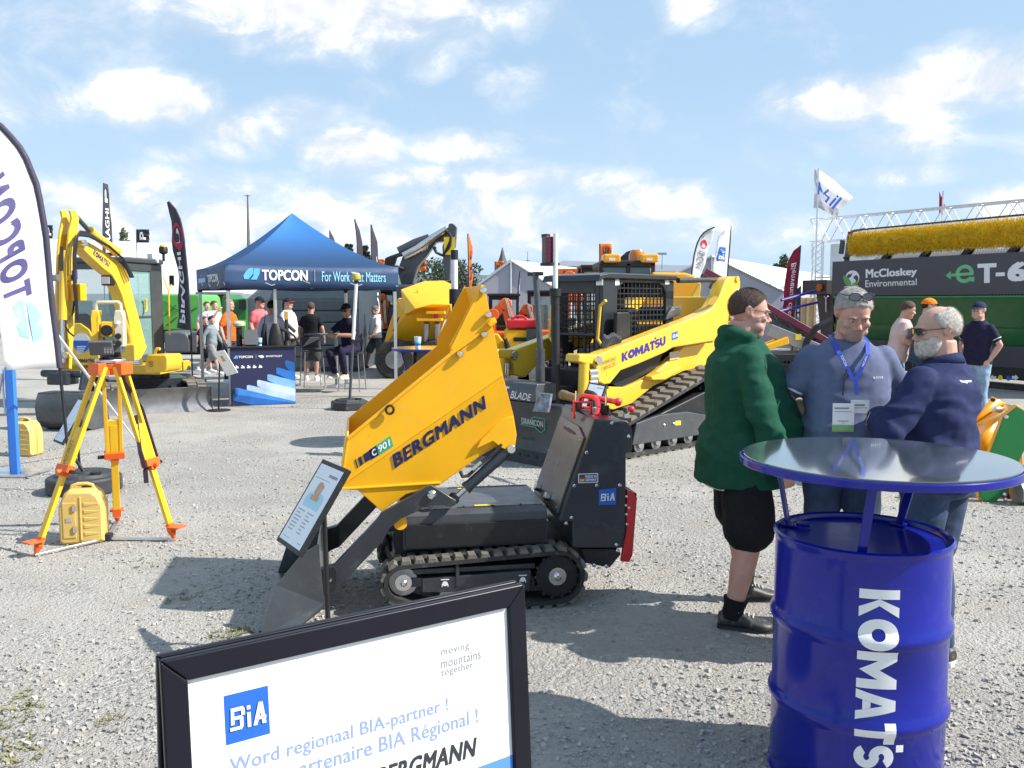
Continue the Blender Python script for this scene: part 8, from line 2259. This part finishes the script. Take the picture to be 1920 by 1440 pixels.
def big_skip():
 Y=20;o=ground_of(770,Y);t=thing('wheeled_dumper','huge yellow skip of a wheeled dumper behind the blue table','dumper',o);P=lambda u,v,dy=0.0:W(*ZL([(u,v)])[0],Y+dy)-o
 F=[P(245,685,.8),P(455,610,1.2),P(640,605,1.2),P(735,650,.8),P(725,720,.2),P(690,822,-.4),P(520,820,-.5),P(380,860,-.4),P(285,908,-.1)]
 Bk=[V((p.x*.96,p.y+1.3,p.z*.8))for p in F]
 hull(F+Bk,'skip',M_AMB,t,.02)
 hull([P(215,770,.9),P(285,905,.1),P(520,828,-.3),P(690,830,-.2),P(560,1195,.2),P(95,1205,.7),P(100,1150,1.2),P(560,1180,1.6),P(690,800,1.6),P(230,760,1.8)],'skip_underside',M_AMB,t,.02)
 b=MB();q=P(405,712,.55);b.tube([q+V((-.03,-.1,-.05)),q+V((0,-.12,.08)),q+V((.04,-.1,-.05))],.02,6,closed=True);b.build('lifting_eye',M_AMB,t)
 for(u0,u1,v)in((485,645,893),(400,620,955)):b=MB();a,c=P(u0,v,-.5),P(u1,v,-.5);b.bar(a,c,.5,.05);b.build('gusset',M_AMB,t)
 b=MB();b.bar(P(565,905,-.6),P(560,965,-.6),.10,.1);b.build('hook',M_RED,t)
 for u in(480,575):b=MB();b.cyl(P(u,985,-.5),P(u-5,1180,-.3),.07,n=12);b.build('tip_cylinder',M_STEEL,t)
 b=MB();b.bar(P(130,1215,.6),P(700,1215,.6),1.4,.35);b.build('chassis',M_BLK,t,bevel=.03)
 for dy in(-.3,1.4):
  for u in(200,560):
   w=MB();c=P(u,1290,dy);c.z=.42;w.lathe([(.2,-.18),(.40,-.18),(.45,-.1),(.45,.1),(.40,.18),(.2,.18)],28,c,Matrix.Rotation(pi/2,3,'X'),cap=True);wo=w.build('wheel',M_RUB,t);h=MB();h.cyl(c+V((0,-.20,0)),c+V((0,-.15,0)),.2,n=20);h.build('rim',M_STEEL,wo)
 b=MB();q=Quad(P(165,1060,.2),P(225,920,.2),P(240,935,.2),P(185,1075,.2));l=MB();put_rect(l,q,.05,.2,.95,.8);l.build('dark_stripe',M_INK,t,smooth=False)
big_skip()
def mini_digger(label,u0,u1,v_base,v_roof,Y,colour,glass=True,boom=None,rz=0.0,name='mini_excavator'):
 o=ground_of((u0+u1)/2,Y);t=thing(name,label,'excavator',o,rz,'machines in the middle distance');w=(u1-u0)/FPX*Y;zt=W(u0,v_roof,Y).z
 for x in(-w*.45,w*.25):
  belt,lug=MB(),MB();track_loop(belt,lug,[(-.8,.25,.22),(.8,.25,.22)],0,.3,lug=(.06,.02),n=40)
  sw=lambda p:V((p.y+x,p.x,p.z));belt.v=[sw(p)for p in belt.v];lug.v=[sw(p)for p in lug.v];bo=belt.build('track',M_RUB,t);lug.build('tread_lug',M_DARK,bo,smooth=False)
 b=MB();b.bx(-w*.45,w*.45,-.6,.9,.5,.95);b.build('body',colour,t,bevel=.06)
 b=MB();b.bx(-w*.42,w*.42,.45,1.05,.6,1.25);b.build('engine_hood',colour,t,bevel=.1)
 c=MB()
 for x in(-w*.42,w*.42):
  for y in(-.5,.55):c.bar((x,y,.9),(x,y,zt-.05),.07,.07)
 c.bx(-w*.42,w*.42,-.53,-.47,zt-.14,zt-.04)
 co=c.build('cab_frame',M_BLK,t,bevel=.01)
 c=MB();c.bx(-w*.5,w*.5,-.65,.65,zt-.05,zt+.02);c.build('canopy_roof',M_BLK,co,bevel=.02)
 if glass:
  g=MB();g.bx(-w*.40,w*.40,-.50,-.49,.95,zt-.14);g.bx(-w*.40,-w*.39,-.45,.5,.95,zt-.14);g.build('cab_glass',mat('green tinted glass',(.3,.52,.5)),co,smooth=False)
 s=MB();s.bx(-.2,.2,.1,.25,1.0,1.6);s.bx(-.2,.2,-.25,.2,.95,1.08);s.build('seat',M_BLK,t,bevel=.04)
 if boom:
  bp=[W(u,v,Y-.9)-o for u,v in boom];b=MB()
  for a,c_ in zip(bp,bp[1:]):b.bar(a,c_,.16,.24)
  for p in bp[1:-1]:b.cyl(p+V((0,-.13,0)),p+V((0,.13,0)),.15,n=14)
  b.build('boom',colour,t,bevel=.02)
  b=MB();e=bp[-1];b.prism([e+V((-.25,-.25,.05)),e+V((.25,-.25,.05)),e+V((.2,-.25,-.35)),e+V((-.12,-.25,-.4))],(0,.5,0));b.build('bucket',M_DARK,t,bevel=.02)
  b=MB();b.cyl(bp[0].lerp(bp[1],.2)+V((0,-.1,.2)),bp[0].lerp(bp[1],.9)+V((0,-.1,.2)),.05);b.build('cylinder',M_CHR,t)
 return t
OR=mat('excavator orange paint',(.80,.13,.02),.35,coat=.3,var=.08)
mini_digger('orange mini excavator with black canopy in front of the grey marquee',915,975,650,552,23,OR,False,[(960,620),(948,570),(925,590),(918,640)])
mini_digger('orange excavator with tinted glass cab beside the grey mast',988,1040,655,546,24,OR,True,[(1000,630),(988,580),(972,600),(968,640)])
mini_digger('orange excavator seen through the caged loader cab',1085,1140,640,500,22,OR,True,[(1095,640),(1082,560),(1068,520),(1060,600)])
mini_digger('orange excavator between the dark feather flags and the yellow skip',712,748,660,545,27,OR,True,[(726,630),(722,570),(716,560),(714,620)])
mini_digger('red orange machine behind the grey capped walker',676,708,680,600,28,OR,False)
def roller():
 o=ground_of(980,16);o.y=16;t=thing('compact_roller','small yellow machine with red hood and red guard bar behind the grading blade','machine',o,R(0));P=lambda u,v:W(u,v,16)-o
 a,c=P(945,650),P(1018,650);zt=P(950,616).z;zr=P(950,600).z
 b=MB();b.bx(a.x,c.x,0,.9,.35,zt-.02);bo=b.build('body',M_AMB,t,bevel=.05)
 b=MB();b.bx(a.x+.05,c.x-.02,-.02,.9,zt,zt+.16);b.build('hood',M_RED,t,bevel=.03)
 b=MB();l=P(956,616);r=P(992,616);z=P(970,593).z;b.tube([V((l.x,.05,zt+.1)),V((l.x+.03,.05,z-.06)),V((l.x+.12,.05,z)),V((r.x-.12,.05,z)),V((r.x-.03,.05,z-.06)),V((r.x,.05,zt+.1))],.022,10);b.build('guard_bar',M_RED,t)
 b=MB();q=P(963,640);b.bx(q.x,q.x+.24,-.02,.0,q.z-.0,q.z+.07);b.build('vent',M_BLK,bo)
 b=MB();b.cyl((a.x+.15,-.05,.32),(a.x+.15,.95,.32),.3,n=28);b.cyl((c.x-.15,-.05,.32),(c.x-.15,.95,.32),.3,n=28);b.build('drum',M_STEEL,t)
 b=MB();q=P(1000,628);b.box(q+V((0,-.05,0)),(.25,.12,.22));b.tube([q+V((-.2,-.1,-.2)),q+V((0,-.2,-.1)),q+V((.15,-.12,-.3))],.03,8);b.build('fittings',M_DARK2,t,bevel=.02)
 t2=thing('yellow_bucket_arm','yellow hydraulic arm with black roller beside the raised skip','machine arm',ground_of(945,12));o2=V(t2.location);P2=lambda u,v:W(*ZL([(u,v)])[0],12)-o2
 b=MB();b.prism([P2(u,v)for u,v in((1065,1085),(1120,1085),(1180,1170),(1205,1260),(1190,1300),(1150,1330),(1215,1480),(1165,1500),(1080,1200))],(0,.18,0));b.build('arm',M_AMB,t2,bevel=.015)
 b=MB();q=P2(1160,1285);b.cyl(q+V((0,-.06,0)),q+V((0,.2,0)),.10,n=20);wo=b.build('roller',M_BLK,t2);h=MB();h.cyl(q+V((0,-.08,0)),q+V((0,-.06,0)),.06,n=16);h.build('hub',M_STEEL,wo)
 b=MB();b.tube(resample([P2(1185,1130),P2(1220,1220),P2(1240,1330),P2(1235,1420),P2(1200,1440)],12),.03,8);b.cyl(P2(1200,1180),P2(1225,1300),.035,n=10);b.build('hose',M_BLK,t2)
 b=MB();b.prism([P2(1250,1440),P2(1260,1380),P2(1300,1330),P2(1325,1360),P2(1300,1440)],(0,.3,0));b.bar(V((P2(1150,1400).x,.1,.0)),P2(1150,1400),.2,.2);b.build('support',M_AMB,t2,bevel=.01)
roller()
def wheel_loader():
 Y=15;o=ground_of(1230,Y);t=thing('wheel_loader','amber wheel loader with orange beacon rising behind the track loader cab','wheel loader',o);P=lambda u,v,dy=0.0:W(*ZN([(u,v)])[0],Y+dy)-o
 b=MB();b.prism([P(570,440),P(820,445),P(900,470),(P(930,520)),P(935,700),P(560,700)],(0,1.6,0));b.build('bucket',mat('loader orange yellow',(.84,.38,.012)),t,bevel=.04)
 b=MB();b.prism([P(815,740,-.4),P(830,690,-.4),P(930,520,-.4),P(940,545,-.4),P(915,700,-.4),P(850,745,-.4)],(0,.15,0));b.build('arm',M_YEL,t,bevel=.01)
 a,c=P(190,440),P(610,440);z0,z1=P(0,470).z,P(0,375).z
 b=MB();b.bx(a.x,c.x,.2,1.7,z1-.06,z1+.06);co=b.build('cab_roof',M_BLK,t,bevel=.03)
 for u0,u1 in((215,345),(500,635)):b=MB();b.bx(P(u0,0).x,P(u1,0).x,.1,.5,z1+.02,z1+.16);b.build('roof_pod',mat('loader orange yellow',(.84,.38,.012)),co,bevel=.03);b=MB();b.bx(P(u0+40,0).x,P(u0+85,0).x,.085,.1,z1+.05,z1+.09);b.build('work_lamp',M_WHT,co)
 g=MB();g.bx(a.x+.08,c.x-.08,.25,.27,z0-.6,z1-.06);g.build('windscreen',mat('dark cab glass',(.06,.10,.11),.05,spec=.9),co)
 b=MB()
 for u in(200,410,600):q=P(u,0);b.bx(q.x-.03,q.x+.03,.2,.26,z0-.7,z1)
 b.build('cab_post',M_BLK,co)
 b=MB();q=P(460,355,.8);b.lathe([(.10,-.10),(.15,-.08),(.15,.10),(.11,.18),(.001,.2)],24,q);b.build('beacon',mat('amber beacon',(.62,.20,.01),.18,coat=.5),t);b=MB();b.cyl(q+V((0,0,-.22)),q+V((0,0,-.1)),.12,n=18);b.build('beacon_base',M_BLK,t)
 b=MB();b.bx(a.x,c.x+.4,.3,1.8,.6,z0-.5);b.build('body',M_AMB,t,bevel=.08)
 for x in(a.x+.3,c.x-.1):w=MB();w.lathe([(.25,-.2),(.58,-.2),(.66,-.1),(.66,.1),(.58,.2),(.25,.2)],28,(x,.3,.66),Matrix.Rotation(pi/2,3,'X'));w.build('wheel',M_RUB,t)
wheel_loader()
def black_arm():
 Y=26;o=ground_of(760,Y);t=thing('material_excavator','black excavator with raised white lettered arm behind the yellow skip','excavator',o);P=lambda u,v,dy=0.0:W(*ZL([(u,v)])[0],Y+dy)-o
 m=mat('satin black paint',(.055,.058,.065),.35,coat=.3,var=.1)
 b=MB();b.prism([P(u,v)for u,v in((215,520),(265,380),(330,330),(500,210),(610,150),(680,125),(700,170),(640,250),(560,260),(480,380),(400,480),(350,640),(250,640))],(0,.5,0));bo=b.build('boom',m,t,bevel=.03)
 b=MB();b.prism([P(u,v,-.1)for u,v in((680,90),(720,90),(750,120),(735,300),(700,330),(690,600),(640,610),(620,300),(660,180))],(0,.5,0));b.build('arm',m,t,bevel=.03)
 for pts in(((230,345),(380,270),(500,205)),((270,380),(430,290),(660,135))):b=MB();b.tube([P(u,v,-.25)for u,v in pts],[.14,.14,.07],10);b.build('cylinder',M_CHR if pts[0][0]==270 else m,t)
 q=Quad(P(365,380),P(500,315),P(500,285),P(360,350));q.n=V((0,-1,0));q.eps=.02;lettering('BAT EGY',q,M_WHT,bo,.03)
 b=MB()
 for k in range(5):b.tube(resample([P(215+14*k,500,-.3),P(110+18*k,470,-.35),P(118+22*k,410-6*k,-.35),P(230+10*k,370,-.3),P(300+10*k,350,-.3)],14),.05,6)
 for k in range(3):b.tube(resample([P(540+8*k,300,-.3),P(560,350,-.3),P(620+5*k,380,-.3),P(690,300-20*k,-.3),P(700,200,-.3),P(650,160,-.3)],14),.04,6)
 b.build('hose',M_BLK,t)
 b=MB();q=P(683,293,-.2);b.box(q,(.3,.05,.5));b.build('yellow_plate',M_LABY,t)
 b=MB();b.bx(P(180,0).x,P(420,0).x,-.5,2.5,.7,P(0,640).z);b.build('body',m,t,bevel=.1)
 belt,lug=MB(),MB();track_loop(belt,lug,[(P(120,0).x,.45,.42),(P(480,0).x,.45,.42)],-.9,-.3,th=.06,lug=(.2,.05));bo=belt.build('track',M_RUB,t);lug.build('tread_lug',M_DARK,bo,smooth=False)
black_arm()
t_=thing('survey_pole','tall white tube on a black mount between the black arm and the raised skip','survey pole',ground_of(852,17));o=V(t_.location)
a,c=W(852,550,17)-o,W(852,487,17)-o;b=MB();b.cyl(a,c,.065,n=14);b.build('tube',M_WHT,t_)
b=MB();b.cyl((0,0,0),a,.05,n=12);b.cyl(a-V((0,0,.2)),a+V((0,0,.08)),.10,n=12);b.cyl(c,c+V((0,0,.18)),.07,n=12);b.tube([c+V((0,0,.1)),c+V((.22,0,-.35)),c+V((.25,0,-.6)),c+V((.1,0,-.75))],.022,8);b.build('mount',M_BLK,t_)
def green_machine():
 Y=30;o=ground_of(340,Y);t=thing('green_machine','bright green rounded machine body with grey mudguards left of the blue tent','machine',o);P=lambda u,v,dy=0.0:W(u,v,Y+dy)-o
 gm=mat('vivid green paint',(.09,.42,.05),.35,coat=.3,var=.05)
 a,c=P(300,552),P(376,552);z1,z0=a.z,P(0,619).z
 b=MB();b.prism([V((x,0,z))for x,z in((a.x,z0),(c.x+.05,z0),(c.x+.1,z0+.3),(c.x,z1-.08),(c.x-.1,z1),(a.x,z1))],(0,2,0));go=b.build('body',gm,t,bevel=.05)
 b=MB();rr=random.Random(3)
 for u0,v0,u1,v1 in((308,564,336,582),(308,592,330,572),(345,590,370,576),(312,610,332,594)):b.tube([P(u0,v0,-.02),P(u1,v1,-.02)],.02,6)
 b.build('crease',mat('dark green groove',(.03,.2,.03),.5),go)
 for(u0,u1)in((306,356),(356,390)):
  p,q=P(u0,621,-1.5),P(u1,621,-1.5);b=MB();b.prism([V((x,0,z))for x,z in((p.x,.05),(q.x,.05),(q.x,p.z-.3),(q.x-.12,p.z-.05),(q.x-.35,p.z),(p.x,p.z))],(0,1.2,0));b.v=[v+V((0,-1.5,0))for v in b.v];b.build('mudguard',mat('mudguard grey',(.10,.105,.115),.5,dust=.1),t,bevel=.08)
 b=MB();b.bx(a.x,c.x,.2,1.8,.3,z0);b.build('chassis',M_BLK,t)
 t2=thing('green_baler','dark green machine with yellow panels seen behind the counter','machine',ground_of(440,25));o2=V(t2.location);P2=lambda u,v,dy=0.0:W(*ZJ([(u,v)])[0],25+dy)-o2
 b=MB();b.prism([P2(u,v)for u,v in((330,770),(380,745),(420,790),(530,780),(535,1160),(330,1160))],(0,1.2,0));b.build('body',mat('deep green paint',(.02,.16,.03),.4,var=.2),t2,bevel=.04)
 b=MB();p,q=P2(440,960,-.05),P2(530,1160,-.05);b.bx(p.x,q.x,-.05,.0,q.z,p.z);b.build('panel',gm,t2,bevel=.02);b=MB();p,q=P2(470,795,-.05),P2(530,870,-.05);b.bx(p.x,q.x,-.05,0,q.z,p.z);b.build('dark_panel',M_BLK,t2)
 b=MB()
 for u in(380,480):w=P2(u,0);b.cyl((w.x,-.1,.35),(w.x,.3,.35),.35,n=20)
 b.build('wheel',M_RUB,t2)
green_machine()
t_=thing('plywood_crate','pale plywood panel standing below the truss tower','crate',ground_of(1505,30));o=V(t_.location);a,c=W(1498,558,30)-o,W(1530,600,30)-o
b=MB();b.bx(a.x,c.x,0,.8,0,a.z);b.build('box',mat('plywood',(.38,.27,.15),.7,var=.12),t_,bevel=.02);b=MB()
for x in(a.x+.05,(a.x+c.x)/2,c.x-.05):b.bx(x-.04,x+.04,-.03,-.002,0,a.z)
b.build('batten',mat('plywood',(.38,.27,.15)),t_)
t_=thing('blue_brace','pair of thin blue support bars running to the green machine','support bar',ground_of(1500,20));o=V(t_.location)
for(u0,v0,u1,v1)in((1465,563,1530,545),(1460,584,1532,567)):b=MB();b.cyl(W(u0,v0,20)-o,W(u1,v1,20.6)-o,.03,n=8);b.build('bar',mat('dark blue bar',(.03,.03,.28),.4),t_)
split_islands()
